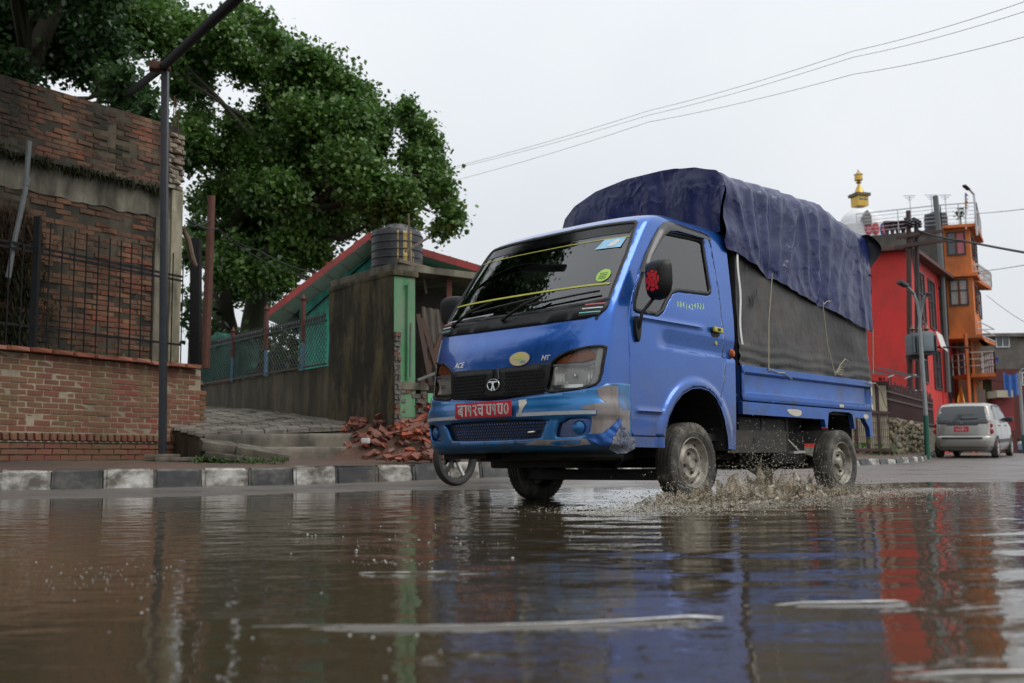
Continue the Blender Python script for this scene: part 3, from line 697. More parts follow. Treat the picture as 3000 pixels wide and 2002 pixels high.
mb = MB(); w4.box(mb, 0, w4.L - .01, .3, ztp - .02, -.33, .0); mb.build('wall_core', K['mortar'], mw)
MB().grid(mossf, 40, 60).build('plaster_face', K['moss_wall'], mw, True)
mb = MB(); w4.box(mb, -.02, w4.L + .03, ztp - .01, ztp + .07, -.38, .03); mb.build('wall_cap', K['moss_wall'], mw, bevel=.015)
# fence posts, mesh, spear cresting
K['post_red'] = pm('red_oxide_post', (.135, .042, .03), (.09, .032, .026), 9, .7, .3, .003)
K['post_blue'] = pm('blue_post_paint', (.10, .19, .26), (.07, .14, .20), 9, .6, .3, .003)
K['wire'] = pm('dark_mesh_wire', (.03, .034, .032), (.05, .052, .05), 12, .6, .1, .001)
hf = .66
def uofpx(px_):   # where along w3 a pixel column falls
    lo, hi = 0, w3.L
    for _ in range(40):
        mid = (lo + hi) / 2; q = w3.p(mid, 1.9); 
        x = 1500 + FPX * q.x / (q.y * _c + (q.z - CAMZ) * _s)
        if x < px_: lo = mid
        else: hi = mid
    return lo
ups = [uofpx(p) for p in (590, 685, 783, 892, 964)]
for i, u_ in enumerate(ups[:4]):
    po = MB().tube([w3.p(u_, zw - .02, .03), w3.p(u_, zw + .42, .03)], .034, 8).build('fence_post', K['post_blue'], ft, True)
    MB().tube([w3.p(u_, zw + .42, .03), w3.p(u_, zw + (1.08 if i > 1 else .85), .03)], .036, 8).build('post_top', K['post_red'], po, True)
    MB().lathe([(0, .12), (.03, .05), (.055, .035), (.04, 0)], 10, Matrix.Translation(w3.p(u_, zw + (1.08 if i > 1 else .85), .03))).build('post_finial', K['post_red'], po, True)
for i in range(4):
    a, b_ = ups[i] + .05, ups[i + 1] - .05; L_ = b_ - a; mb = MB(); g = .095
    k = int((L_ + hf) / g)
    for q in range(k + 1):
        for sg in (1, -1):
            t0 = q * g
            # diagonal line u = t0 - s, z = s, clipped to the panel
            s0, s1 = max(0, t0 - L_), min(hf, t0)
            if s1 - s0 < .02: continue
            ua, ub = t0 - s0, t0 - s1
            if sg < 0: ua, ub = L_ - ua, L_ - ub
            mb.bar(w3.p(a + ua, zw + .03 + s0, .03 + .004 * sg), w3.p(a + ub, zw + .03 + s1, .03 + .004 * sg), .0085, .0085)
    o = mb.build('chain_link', K['wire'], ft, fix=False); o['kind'] = 'stuff'
    MB().bar(w3.p(a, zw + .03, .03), w3.p(b_, zw + .03, .03), .03).build('rail', K['wire'], ft); MB().bar(w3.p(a, zw + hf + .03, .03), w3.p(b_, zw + hf + .03, .03), .03).build('rail', K['wire'], ft)
    for q in range(int(L_ / .085)):
        c0 = w3.p(a + .04 + q * .085, zw + hf + .04, .03); mb = MB()
        for dx in (-.045, 0, .045): mb.bar(c0, c0 + w3.e * dx + Vector((0, 0, .14 - abs(dx))), .014, .010)
        mb.build('spear_crest', K['wire'], ft)
# green shade netting thrown over the far fence
K['net'] = pm('green_net', (.06, .25, .19), (.08, .31, .23), 20, .85, .4, .006, dirt=(.03, .13, .10), dirtamt=.1, dirtscale=5)
def netf(a, c_):
    u_ = uofpx(565) + (uofpx(742) - uofpx(565)) * a; z = zw + .08 + (.86 - .10 * a + .05 * math.sin(a * 7) - (.35 * max(0, a - .8) / .2)) * c_
    return w3.p(u_, z - .03 * math.sin(a * 11), -.07 + .05 * math.sin(a * 15 + 2 * c_) + .03 * mnoise.noise((a * 6, c_ * 4, 0)))
setp(MB().grid(netf, 60, 24).build('shade_net', K['net'], None, True), 'green shade net hung behind the far end of the chain link fence', 'net')
# poles beside it
MB().bar(at(574, 1080, 17.2), at(574, 700, 17.2), .16).build('dark_post', K['iron'], None, bevel=.01); setp(bpy.data.objects['dark_post'], 'thick black post between the ruined wall and the rusty pole', 'post')
MB().tube([at(600, 1080, 17.6), at(612, 800, 17.6), at(620, 575, 17.6)], [.085, .075, .065], 10).build('rusty_pole', K['rust'], None, True); setp(bpy.data.objects['rusty_pole'], 'rusty brown pole standing before the big tree trunk', 'pole')
tk = MB().tube([wl2.p(Lu + .02, 3.86, -.1), wl2.p(Lu + .14, 3.84, -.1), wl2.p(Lu + .24, 3.70, -.1), wl2.p(Lu + .32, 3.42, -.1), wl2.p(Lu + .40, 3.30, -.1)], [.03, .04, .045, .05, .03], 8).build('roof_spout', pm('rusty_spout', (.16, .11, .07), (.09, .07, .05), 8, .8, .3, .004), None, True); setp(tk, 'bent brown spout on the end of the ruined brick wall', 'spout')

# ---- green house with red roof, shed and water tank
teal = pm('teal_wall_paint', (.05, .42, .32), (.042, .36, .27), 3, .7, .2, .004, coord='World', dirt=(.03, .13, .10), dirtamt=.15, dirtscale=2, dstretch=(2, 2, .4))
soff = pm('soffit_sheet', (.42, .46, .42), (.33, .37, .34), 3, .7, .1, .003)
rred = pm('red_roof_edge', (.36, .045, .038), (.27, .036, .032), 5, .55, .2, .004, dirt=(.14, .03, .025), dirtamt=.2, dirtscale=3)
hx = empty('green_house', at(1000, 1000, 20), 'teal green house with a red edged sloping roof behind the mossy wall', 'house')
el_, ri_, er_ = at(780, 921, 18.3), at(1080, 690, 18.6), at(1420, 790, 18.6)
dY = Vector((.35, 5.0, 0)); wY = Vector((.06, .85, 0))
gb = [Vector((el_.x + .35, el_.y, 1.0)) + wY, Vector((er_.x - .2, er_.y, 1.0)) + wY, Vector((er_.x - .2, er_.y, er_.z - .05)) + wY, ri_ + wY - Vector((0, 0, .05)), Vector((el_.x + .35, el_.y, el_.z + .25)) + wY]
MB().add(gb, [(0, 1, 2, 3, 4)]).build('gable_wall', teal, hx)
sw_ = [gb[0], gb[4], gb[4] + dY, gb[0] + dY]; MB().add(sw_, [(0, 1, 2, 3)]).build('side_wall', teal, hx)
def roofp(a, b_, nm):
    t = Vector((0, 0, -.09)); vs_ = [a, b_, b_ + dY, a + dY]; MB().add(vs_ + [p + t for p in vs_], [(0, 1, 2, 3), (7, 6, 5, 4), (0, 4, 5, 1), (1, 5, 6, 2), (2, 6, 7, 3), (3, 7, 4, 0)]).build(nm, soff, hx)
    MB().add([a + Vector((0, -.02, .05)), b_ + Vector((0, -.02, .05)), b_ + Vector((0, -.02, -.085)), a + Vector((0, -.02, -.085)), a + Vector((0, .10, .05)), b_ + Vector((0, .10, .05)), b_ + Vector((0, .10, -.085)), a + Vector((0, .10, -.085))], [(0, 1, 2, 3), (7, 6, 5, 4), (0, 4, 5, 1), (3, 2, 6, 7), (0, 3, 7, 4), (1, 5, 6, 2)]).build('fascia', rred, hx)
    n_ = int((b_ - a).length / .3)
    for i in range(n_): 
        q = a.lerp(b_, (i + .5) / n_); MB().bar(q + Vector((0, .1, .025)), q + dY + Vector((0, 0, .025)), .27, .03).build('roof_sheet', rred, hx)
roofp(el_, ri_, 'roof_slope'); roofp(ri_, er_, 'roof_slope')
MB().bar(el_ + wY * .9 + Vector((.3, 0, -.1)), ri_ + wY * .9 + Vector((-.0, 0, -.15)), .03, .03).build('cable', K['iron'], hx)
# shed slab behind the mossy wall carrying the tank
sv = Vector((.79, .61, 0))
shed = empty('tank_shed', w4.p(w4.L, .7) + sv * .5, 'green painted brick pier and shed with corrugated sheet beneath the water tank', 'shed')
kk = [w4.p(0, 0), w4.p(w4.L, 0), w4.p(w4.L, 0) + sv * 2.3, w4.p(0, 0) + sv * 2.3]
mb = MB(); mb.add([(p.x, p.y, ztp + .075) for p in kk] + [(p.x, p.y, ztp + .17) for p in kk], [(3, 2, 1, 0), (4, 5, 6, 7), (0, 1, 5, 4), (1, 2, 6, 5), (2, 3, 7, 6), (3, 0, 4, 7)]); mb.build('roof_slab', K['plaster'], shed)
w5 = Wall(w4.p(w4.L, 0), w4.p(w4.L, 0) + sv)
gp = pm('green_pier_paint', (.085, .26, .12), (.06, .20, .09), 4, .75, .3, .006, coord='World', dirt=(.20, .23, .17), dirtamt=.15, dirtscale=2.6, dstretch=(2, 2, .5))
mb = MB(); w5.box(mb, .0, .34, .9, ztp - .02, -.3, -.005); mb.build('pier', gp, shed)
K['greyb'] = pm('bare_grey_brick', (.15, .135, .12), (.10, .088, .075), 9, .9, .7, .01, rand=[(.16, .145, .13), (.11, .095, .08), (.20, .07, .045), (.13, .12, .11), (.14, .125, .11), (.12, .11, .10)])
BM4 = brick_meshes(K['greyb'], 4, .14)
lay(w5, shed, -.01, .10, .55, 2.1, BM4, bl=.11, bh=.066, depth=.2, proud=.02, jig=.02, miss=.06)
lay(w5, shed, .10, .52, .50, 1.30, BM4, bl=.17, bh=.066, depth=.2, proud=.005, jig=.02, miss=.05, skip=lambda u, z: .16 < u < .42 and .86 < z < 1.19)
mb = MB(); w5.box(mb, .10, .85, .3, .84, -.35, -.07); w5.box(mb, .44, .53, .6, 1.3, -.3, -.01); w5.box(mb, .05, .55, 1.28, 1.38, -.3, .015); mb.build('niche_frame', K['plaster'], shed)
mb = MB(); w5.box(mb, .12, .46, .8, 1.25, -.4, -.25); mb.build('niche_back', K['dark'], shed)
mb = MB(); w5.box(mb, .55, .95, .74, 1.24, -.06, -.01); mb.build('green_panel', pm('light_green_panel', (.11, .40, .17), (.09, .34, .14), 4, .6, .1, .003), shed, bevel=.004)
MB().tube([w5.p(.205, 2.75, .03), w5.p(.20, 1.9, .03), w5.p(.195, 1.42, .03)], .018, 8).tube([w5.p(.16, 2.72, .03), w5.p(.24, 2.8, .03)], .012, 6).build('water_pipe', gp, shed, True)
MB().tube([w5.p(.25, 2.2, .03), w5.p(.235, 1.45, .03)], .012, 6).build('water_pipe', K['pipe'], shed, True)
cor = pm('old_corrugated_sheet', (.16, .135, .105), (.105, .085, .065), 4, .75, .3, .005, dirt=(.04, .035, .03), dirtamt=.3, dirtscale=3, dstretch=(2, 2, .4))
def corf(a, c_):
    q = w5.p(.62 + .75 * a, 1.45 + 1.05 * c_ - .05 * a, -.12 - .16 * c_ + .028 * math.sin(a * 40)); return q
MB().grid(corf, 64, 4).build('corrugated_sheet', cor, shed, True, 70)
for k, (a0, z0, a1, z1) in enumerate([(.42, 2.35, .58, 1.35), (.50, 2.3, .80, 1.3), (.85, 2.1, .45, 1.32), (.6, 1.9, .55, 1.3)]):
    MB().bar(w5.p(a0, z0, -.06 - .02 * k), w5.p(a1, z1, .02 - .02 * k), .075, .02, up=w5.n).build('timber_plank', pm('timber_%d' % k, (.06 + .02 * k, .035, .022), (.045, .028, .02), 7, .8, .3, .004, stretch=(6, 6, 1)), shed)
MB().tube([w5.p(.30, 1.40, .12), w5.p(.62, 1.52, .14), w5.p(.95, 1.68, .16)], .022, 6).build('grey_pole', K['pipe'], shed, True)
wood = pm('weathered_wood', (.18, .14, .10), (.11, .085, .06), 8, .85, .3, .004)
MB().bar(w5.p(.05, 3.06, .02), w5.p(1.6, 2.95, -.25), .05, .05).build('roof_beam', wood, shed); MB().bar(w5.p(1.05, 2.95, -.2), w5.p(1.05, 1.3, -.2), .09, .07).build('shed_post', pm('brown_post', (.17, .06, .04), rough=.7), shed)
mb = MB(); w5.box(mb, .36, 2.2, .4, 2.85, -.9, -.8); mb.build('back_wall', pm('dark_shed_back', (.05, .04, .035), (.03, .026, .022), 5, .9, .3, .004), shed)
MB().bar(w5.p(.55, 3.35, -.6), w5.p(.95, 3.6, -.6), .03).bar(w5.p(.45, 3.85, -.35), w5.p(.48, 3.05, -.35), .025).bar(w5.p(.62, 3.2, -.3), w5.p(.72, 2.7, -.3), .03).build('loose_stick', wood, shed)
# tank
tc_ = at(1163, 800, 15.9); tk = empty('water_tank', (tc_.x, tc_.y, ztp + .17), 'black ribbed plastic water tank with yellow stains on the shed roof', 'tank')
Rt = .395; z0 = ztp + .172; ztk = at(1163, 668, 15.9).z
prof = [(0, z0), (Rt, z0)]
h = ztk - z0; nb = 6
for k in range(nb):
    a = z0 + .03 + (h * .80) * k / nb; b_ = z0 + .03 + (h * .80) * (k + 1) / nb
    prof += [(Rt, a), (Rt, b_ - .03), (Rt + .014, b_ - .02), (Rt + .014, b_ - .008), (Rt, b_)]
prof += [(Rt, z0 + h * .84), (Rt - .03, z0 + h * .92), (Rt - .10, z0 + h * .95), (.20, z0 + h * .97), (.19, z0 + h), (.17, z0 + h * 1.03), (0, z0 + h * 1.04)]
m, n, l, b = _mat('tank_plastic'); v = nmap(n, l, (1, 1, 1))
c = nramp(n, l, nnoise(n, l, v, 3, 5), [(.3, (.022, .024, .028)), (.7, (.040, .042, .046))])
st = nramp(n, l, nnoise(n, l, nmap(n, l, (6, 6, .25)), 1.0, 5, .6), [(.60, (0, 0, 0)), (.66, (1, 1, 1))]); c = nmix(n, l, st, c, (.34, .26, .09))
l.new(c, b.inputs['Base Color']); b.inputs['Roughness'].default_value = .45
MB().lathe(prof, 48, Matrix.Translation((tc_.x, tc_.y, 0))).build('tank_body', m, tk, True, 30)
for k in range(6):
    a = k * math.pi / 3 + .3; MB().bar((tc_.x + .2 * math.cos(a), tc_.y + .2 * math.sin(a), z0 + h * .975), (tc_.x + .37 * math.cos(a), tc_.y + .37 * math.sin(a), z0 + h * .90), .04, .05).build('lid_rib', m, tk, bevel=.01)

for (a0, a1, zz0, zz1) in ((-1.22, -1.06, .18, .86), (-.98, -.86, .10, .86), (-1.45, -1.40, .3, .86), (-.80, -.77, .0, .5)):
    mb = MB(); k_ = 6; zl_ = [z0 + h * (zz0 + (zz1 - zz0) * q / 14) for q in range(15)]
    for q in zl_:
        rr0 = float(np.interp(q, [p_[1] for p_ in prof[2:-4]], [p_[0] for p_ in prof[2:-4]])) + .003
        for j in range(k_ + 1): a = a0 + (a1 - a0) * j / k_ + .012 * mnoise.noise((q * 9, a0 * 7, 0)); mb.v.append((tc_.x + rr0 * math.cos(a), tc_.y + rr0 * math.sin(a), q))
    mb.f = [(i * (k_ + 1) + j, i * (k_ + 1) + j + 1, (i + 1) * (k_ + 1) + j + 1, (i + 1) * (k_ + 1) + j) for i in range(14) for j in range(k_)]
    mb.build('yellow_stain', pm('tank_stain', (.42, .30, .09), (.30, .21, .07), 14, .7, .1, .002) if 'tank_stain' not in bpy.data.materials else bpy.data.materials['tank_stain'], tk, True)
# yard behind the fenced wall
yd = [w3.p(0, 0, -.1), w3.p(w3.L, 0, -.1), w3.p(w3.L, 0, -6), w3.p(0, 0, -9)]
setp(MB().add([(p.x, p.y, 1.60) for p in yd], [(0, 1, 2, 3)]).build('yard', K['earth'], None), kind='structure')
wy = Wall(at(560, 1000, 24.5), at(900, 1000, 22.5)); yb = empty('yard_brick_wall', wy.p(1, 1.6), 'weathered brick wall standing in the yard behind the chain link fence', 'wall')
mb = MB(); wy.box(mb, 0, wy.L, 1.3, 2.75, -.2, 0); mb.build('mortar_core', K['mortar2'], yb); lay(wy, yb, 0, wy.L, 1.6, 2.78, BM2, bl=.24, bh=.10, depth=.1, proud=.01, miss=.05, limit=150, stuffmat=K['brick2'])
o = MB().grid(lambda a, c_: at(800 + 42 * a, 1078 + 14 * c_ - 10 * math.sin(a * 3), 17.6 + .3 * c_ + .1 * math.sin(a * 12)), 14, 6).build('blue_sheet', pm('blue_plastic', (.03, .09, .34), (.05, .13, .42), 6, .35, .2, .01), None, True); setp(o, 'crumpled blue plastic sheet behind the chain link fence', 'sheet')
# ---- rubble of broken bricks on the steps
K['rub'] = pm('rubble_brick', (.30, .07, .034), (.22, .055, .03), 10, .8, .5, .006, rand=[(.34, .075, .034), (.16, .055, .038), (.12, .10, .085), (.24, .085, .055), (.085, .068, .056), (.36, .09, .045), (.16, .135, .115), (.10, .042, .032)])
RM = []
for q in range(9):
    bm = bmesh.new(); bmesh.ops.create_cube(bm, size=1)
    for v_ in bm.verts: v_.co += Vector([random.uniform(-.22, .22) for _ in range(3)])
    if q % 3 == 0: bmesh.ops.bisect_plane(bm, geom=bm.verts[:] + bm.edges[:] + bm.faces[:], plane_co=(random.uniform(-.1, .2), 0, 0), plane_no=(1, random.uniform(-.5, .5), random.uniform(-.5, .5)), clear_outer=True); bmesh.ops.holes_fill(bm, edges=bm.edges[:])
    me = bpy.data.meshes.new('brick'); bm.to_mesh(me); bm.free(); me.materials.append(K['rub']); RM.append(me)
rb = empty('brick_rubble', at(1150, 1300, 14), 'heap of broken red bricks spilled over the steps beside the truck', 'rubble')
def moundz(px_, Y):
    """height of the heap surface"""
    base = np.interp(Y, [13.3, 13.75, 13.8, 14.3, 14.35, 16], [.30, .34, .51, .53, .70, 1.0])
    hgt = np.interp(px_, [960, 1010, 1080, 1170, 1260, 1340], [0, .06, .14, .30, .36, .34]) * np.interp(Y, [13.55, 13.8, 14.3, 14.9], [0, .45, 1, 1.15])
    return base + hgt
rr_ = random.Random(8)
for k in range(285):
    px_ = rr_.triangular(985, 1340, 1230); Y = rr_.uniform(13.72, 14.75)
    if k > 262: Y = rr_.uniform(12.95, 13.35); px_ = rr_.uniform(1100, 1300)
    if k > 262: z_ = .34 + rr_.uniform(0, .03)
    else: z_ = moundz(px_, Y) + rr_.uniform(-.04, .03)
    X = at(px_, 1300, Y).x; s_ = rr_.uniform(.45, 1.05)
    piece('brick', RM[rr_.randrange(9)], (X, Y, z_), (rr_.uniform(-.7, .7), rr_.uniform(-.7, .7), rr_.uniform(0, 6.28)), (.185 * s_, .095 * rr_.uniform(.5, 1.1), .058 * rr_.uniform(.7, 1.25)), rb)
mb = MB(); mb.grid(lambda a, c_: (lambda px_, Y: Vector((at(px_, 1300, Y).x, Y, moundz(px_, Y) - .06 + .03 * mnoise.noise((px_ * .05, Y * 5, 0)))))(960 + 390 * a, 13.7 + 1.15 * c_), 30, 16); mb.build('rubble_core', pm('rubble_dust', (.15, .08, .055), (.09, .055, .04), 14, .9, .8, .02), rb)
o = MB().prism([(-.05, -.03), (.05, -.04), (.06, .03), (-.03, .05)], 0, .07, Matrix.Translation(at(1070, 1300, 13.45))).build('white_packet', K['white'] if 'white' in K else None, None, bevel=.012)
o.data.materials.clear(); o.data.materials.append(pm('crumpled_paper', (.6, .6, .58), (.45, .45, .45), 20, .7, .5, .01)); setp(o, 'small crumpled white packet on the step left of the rubble', 'packet')
# ================================================================== the small blue truck
# local frame: x forward (0 = front axle), y left, z up; surface of the cab as stacked plan outlines
TTH, TPT = R(43.66), R(-.63)
T_LOC = Vector((.656, 7.342, 0))
truck = empty('mini_truck', T_LOC, 'muddy blue mini truck with tarpaulin covered bed splashing through the puddle', 'truck')
ORG[truck.name] = Vector((0, 0, 0))     # parts are modelled in the truck's own frame
_f = Vector((-math.sin(TTH), -math.cos(TTH), 0)); _l = Vector((-_f.y, _f.x, 0))
_fx = Vector((_f.x * math.cos(TPT), _f.y * math.cos(TPT), -math.sin(TPT))); _uz = _fx.cross(_l)
TM = Matrix.Identity(4)
for r_ in range(3): TM[r_][0], TM[r_][1], TM[r_][2], TM[r_][3] = _fx[r_], _l[r_], _uz[r_], T_LOC[r_]
truck.matrix_world = TM

ZK = [.26, .50, .70, .85, 1.00, 1.10, 1.16, 1.25, 1.50, 1.74, 1.825, 1.875, 1.910, 1.930]
XK = [1.10, 1.125, 1.12, 1.105, 1.07, 1.03, 1.00, .945, .775, .61, .545, .47, .36, .22]
WK = [.735, .75, .755, .757, .758, .758, .758, .756, .738, .716, .706, .688, .645, .57]
AK = [.24, .24, .23, .22, .20, .18, .16, .14, .13, .14, .15, .17, .2, .22]
XR = -.49
ZT = np.linspace(.2, 1.95, 876)
def _smooth(k):
    v = np.interp(ZT, ZK, k); g = np.exp(-.5 * (np.arange(-40, 41) * .002 / .018) ** 2); g /= g.sum()
    return np.convolve(np.pad(v, 40, mode='edge'), g, 'valid')
XT, WT, AT = _smooth(XK), _smooth(WK), _smooth(AK)
_tt = np.linspace(0, np.pi / 2, 300); _oc = {}
def tab(z):
    zi = int(min(max(round((z - .2) / .002), 0), len(ZT) - 1))
    if zi not in _oc:
        x = XT[zi] - AT[zi] + AT[zi] * np.abs(np.cos(_tt)) ** (2 / 2.6); y = WT[zi] * np.abs(np.sin(_tt)) ** (2 / 2.6)
        _oc[zi] = (x, y, np.concatenate([[0], np.cumsum(np.hypot(np.diff(x), np.diff(y)))]))
    return _oc[zi]
def CP0(s, z):
    x, y, ds = tab(z); a = abs(s); g = 1 if s >= 0 else -1
    if a <= ds[-1]: return Vector((float(np.interp(a, ds, x)), g * float(np.interp(a, ds, y)), z))
    return Vector((float(x[-1] - (a - ds[-1])), g * float(y[-1]), z))
def CN(s, z):
    e = .006; n_ = (CP0(s + e, z) - CP0(s - e, z)).cross(CP0(s, z + e) - CP0(s, z - e)); n_.normalize()
    return n_ if n_.dot(Vector((CP0(s, z).x - .1, CP0(s, z).y, .3))) > 0 else -n_
def s_x(x, z):
    xx, yy, ds = tab(z); return float(ds[-1] + xx[-1] - x) if x < xx[-1] else float(np.interp(-x, -xx, ds))
def sstep(a, b_, x): t = min(1, max(0, (x - a) / (b_ - a))); return t * t * (3 - 2 * t)
def relief(s, z):
    """pressed shapes in the sheet metal of the cab sides"""
    if abs(s) < .82: 
        # swage lines on the nose panel above the grille
        return .006 * sstep(.87, .93, z) * (1 - sstep(1.02, 1.1, z)) * (1 - sstep(.3, .6, abs(s)))
    x = CP0(s, z).x; d = 0
    rr = math.hypot(x / .395, (z - .395) / .385)
    if rr < 1.3: d += .022 * (1 - sstep(1.03, 1.13, rr))                          # wheel arch lip
    d += .014 * math.exp(-((z - .585) / .011) ** 2) * sstep(.36, .42, x) * (1 - sstep(.62, .67, x))
    zc = .985 + .02 * x
    d -= .019 * sstep(zc - .004, zc + .012, z) * (1 - sstep(zc + .02, zc + .15, z)) * (1 - sstep(.28, .46, x))
    zb = 1.175 + (.19 * sstep(-.02, -.20, x) if False else 0)
    d += .013 * math.exp(-((z - 1.165) / .011) ** 2) * sstep(-.16, .0, x) * (1 - sstep(.62, .66, x))
    return d
def CS(off=0.0):
    return lambda s, z: CP0(s, z) + CN(s, z) * (off + relief(s, z))

# ---- materials
m, n, l, b = _mat('truck_blue')
v = nmap(n, l, (1, 1, 1)); 
base = nramp(n, l, nnoise(n, l, v, 2.5, 5), [(.3, (.013, .098, .42)), (.72, (.020, .125, .48))])
dust = nramp(n, l, nnoise(n, l, nmap(n, l, (3, 3, 1.2)), 2.0, 7, .7), [(.5, (0, 0, 0)), (.8, (.55, .55, .55))])
sx = n.new('ShaderNodeSeparateXYZ'); l.new(nmap(n, l, (1, 1, 1)), sx.inputs[0])
lo = n.new('ShaderNodeMapRange'); l.new(sx.outputs[2], lo.inputs[0]); lo.inputs['From Min'].default_value = 1.0; lo.inputs['From Max'].default_value = .3
mm = n.new('ShaderNodeMath'); mm.operation = 'MULTIPLY'; l.new(lo.outputs[0], mm.inputs[0])
dd = nramp(n, l, nnoise(n, l, v, 5, 7, .7), [(.36, (0, 0, 0)), (.66, (1, 1, 1))]); l.new(dd, mm.inputs[1])
c = nmix(n, l, mm.outputs[0], base, (.075, .066, .058))
sp = nramp(n, l, nnoise(n, l, v, 46, 2), [(.735, (0, 0, 0)), (.76, (1, 1, 1))])
c = nmix(n, l, sp, c, (.10, .10, .11))
l.new(c, b.inputs['Base Color']); b.inputs['Metallic'].default_value = .62
l.new(nramp(n, l, nnoise(n, l, v, 9, 5), [(.3, (.24, .24, .24)), (.75, (.36, .36, .36))]), b.inputs['Roughness'])
b.inputs['Coat Weight'].default_value = 1.0; b.inputs['Coat Roughness'].default_value = .05
u = n.new('ShaderNodeBump'); u.inputs['Strength'].default_value = .10; u.inputs['Distance'].default_value = .03; l.new(nnoise(n, l, v, 3.2, 2), u.inputs['Height'])
l.new(u.outputs[0], b.inputs['Normal']); l.new(u.outputs[0], b.inputs['Coat Normal'])
K['blue'] = m
K['bumper'] = pm('bumper_blue', (.010, .125, .34), (.016, .16, .40), 3, .32, .05, .004, metal=.45, dirt=(.07, .065, .06), dirtamt=-.25, dirtscale=4, dstretch=(1, 1, 1), coat=.5)
K['primer'] = pm('bare_primer', (.25, .22, .21), (.19, .17, .165), 8, .6, .12, .004, dirt=(.12, .10, .09), dirtamt=-.3, dirtscale=9)
K['crumple'] = pm('cracked_filler', (.12, .14, .19), (.24, .22, .21), 14, .6, .7, .01, dirt=(.05, .08, .16), dirtamt=.3, dirtscale=16, dstretch=(1, 1, 1))
K['bedblue'] = pm('bed_blue', (.014, .095, .38), (.022, .115, .42), 4, .36, .08, .005, metal=.4, dirt=(.05, .055, .075), dirtamt=-.2, dirtscale=5, dstretch=(1, 1, 1), coat=.35)
K['blackp'] = pm('black_plastic', (.006, .006, .0065), (.011, .011, .011), 12, .5, .1, .002, spec=.35)
K['rubberseal'] = pm('rubber_seal', (.010, .010, .010), (.016, .016, .016), 20, .6, .05, .001)
K['mudmetal'] = pm('muddy_chassis', (.022, .020, .018), (.052, .045, .036), 6, .75, .4, .006)
K['glass'] = glassy('windscreen_glass', (.40, .43, .41), .95, .012, 2.1)
K['lens'] = glassy('lamp_lens', (.9, .9, .88), .95, .03)
K['chrome'] = pm('chrome', (.62, .62, .62), (.5, .5, .5), 8, .14, 0, metal=1.0, rvar=.05)
K['silver'] = pm('lamp_reflector', (.82, .82, .80), (.62, .62, .6), 30, .22, .3, .004, metal=.35)
K['amber'] = pm('amber_plastic', (.42, .10, .015), (.32, .07, .012), 20, .3, .2, .002)
K['interior'] = pm('cab_interior', (.018, .018, .018), (.03, .029, .028), 8, .75, .2, .004)
K['seatcloth'] = pm('seat_cloth', (.035, .032, .032), (.06, .052, .05), 12, .85, .3, .004)
K['yellow'] = pm('yellow_tape', (.44, .43, .05), (.34, .34, .05), 20, .4, .05, .001)
K['ygreen'] = pm('green_sticker', (.36, .58, .08), (.30, .50, .08), 20, .4, .05, .001)
K['skyblue'] = pm('blue_sticker', (.16, .46, .72), (.42, .62, .75), 14, .35, .05, .001)
K['red'] = pm('plate_red', (.50, .008, .022), (.44, .008, .02), 10, .35, .05, .001)
K['cream'] = pm('cream_undercoat', (.55, .52, .44), (.46, .42, .34), 10, .6, .1, .002)
K['strip'] = pm('pale_strip', (.42, .44, .46), (.33, .34, .36), 14, .45, .1, .002)

# ---- outlines on the unrolled cab surface (s = distance round the nose, z = height)
def mir(p): return [(-a, b_) for a, b_ in p][::-1]
WS = [(-.742, 1.246), (-.60, 1.224), (-.3, 1.212), (0, 1.208), (.3, 1.212), (.60, 1.224), (.742, 1.246), (.733, 1.38), (.722, 1.558), (.70, 1.70), (.682, 1.80), (.655, 1.822), (.4, 1.826), (0, 1.828), (-.4, 1.826), (-.655, 1.822), (-.682, 1.80), (-.70, 1.70), (-.722, 1.558), (-.733, 1.38)]
COWL = [(-.745, 1.238), (-.60, 1.216), (-.3, 1.204), (0, 1.200), (.3, 1.204), (.60, 1.216), (.745, 1.238), (.74, 1.19), (.712, 1.156), (.62, 1.134), (.25, 1.124), (-.25, 1.124), (-.62, 1.134), (-.712, 1.156), (-.74, 1.19)]
HEAD = roundpoly([(.79, .962), (.79, .93), (.775, .76), (.73, .712), (.60, .694), (.395, .682), (.42, .766), (.432, .856), (.46, .894), (.55, .936), (.70, .960)], 1)
GRILLE = [(-.45, .872), (0, .860), (.45, .872), (.435, .85), (.418, .766), (.392, .682), (.07, .660), (-.07, .660), (-.392, .682), (-.418, .766), (-.435, .85)]
ARCH = [(.375, .36), (.373, .435), (.33, .56), (.265, .642), (.181, .705), (.08, .744), (-.02, .755), (-.12, .742), (-.205, .70), (-.27, .63), (-.312, .555), (-.352, .44), (-.365, .36)]
def side(p, sg=1): return [(sg * s_x(x, z), z) for x, z in p]
DOOR_X = [(.70, .425), (.715, .60), (.717, .90), (.712, 1.20), (.665, 1.32), (.575, 1.47), (.47, 1.62), (.36, 1.745), (.27, 1.815), (.16, 1.846), (-.20, 1.852), (-.272, 1.84), (-.30, 1.78), (-.335, 1.45), (-.365, 1.15), (-.372, .95), (-.352, .83), (-.305, .72), (-.27, .64), (-.205, .705), (-.12, .747), (-.02, .760), (.08, .749), (.181, .71), (.265, .647), (.33, .565), (.374, .44), (.38, .425)]
WIN_X = [(.662, 1.205), (.655, 1.27), (.60, 1.375), (.52, 1.505), (.42, 1.645), (.335, 1.735), (.27, 1.775), (-.165, 1.795), (-.205, 1.77), (-.235, 1.45), (-.232, 1.415), (-.19, 1.398), (.16, 1.380), (.225, 1.36), (.285, 1.30), (.345, 1.225), (.40, 1.195), (.63, 1.192)]
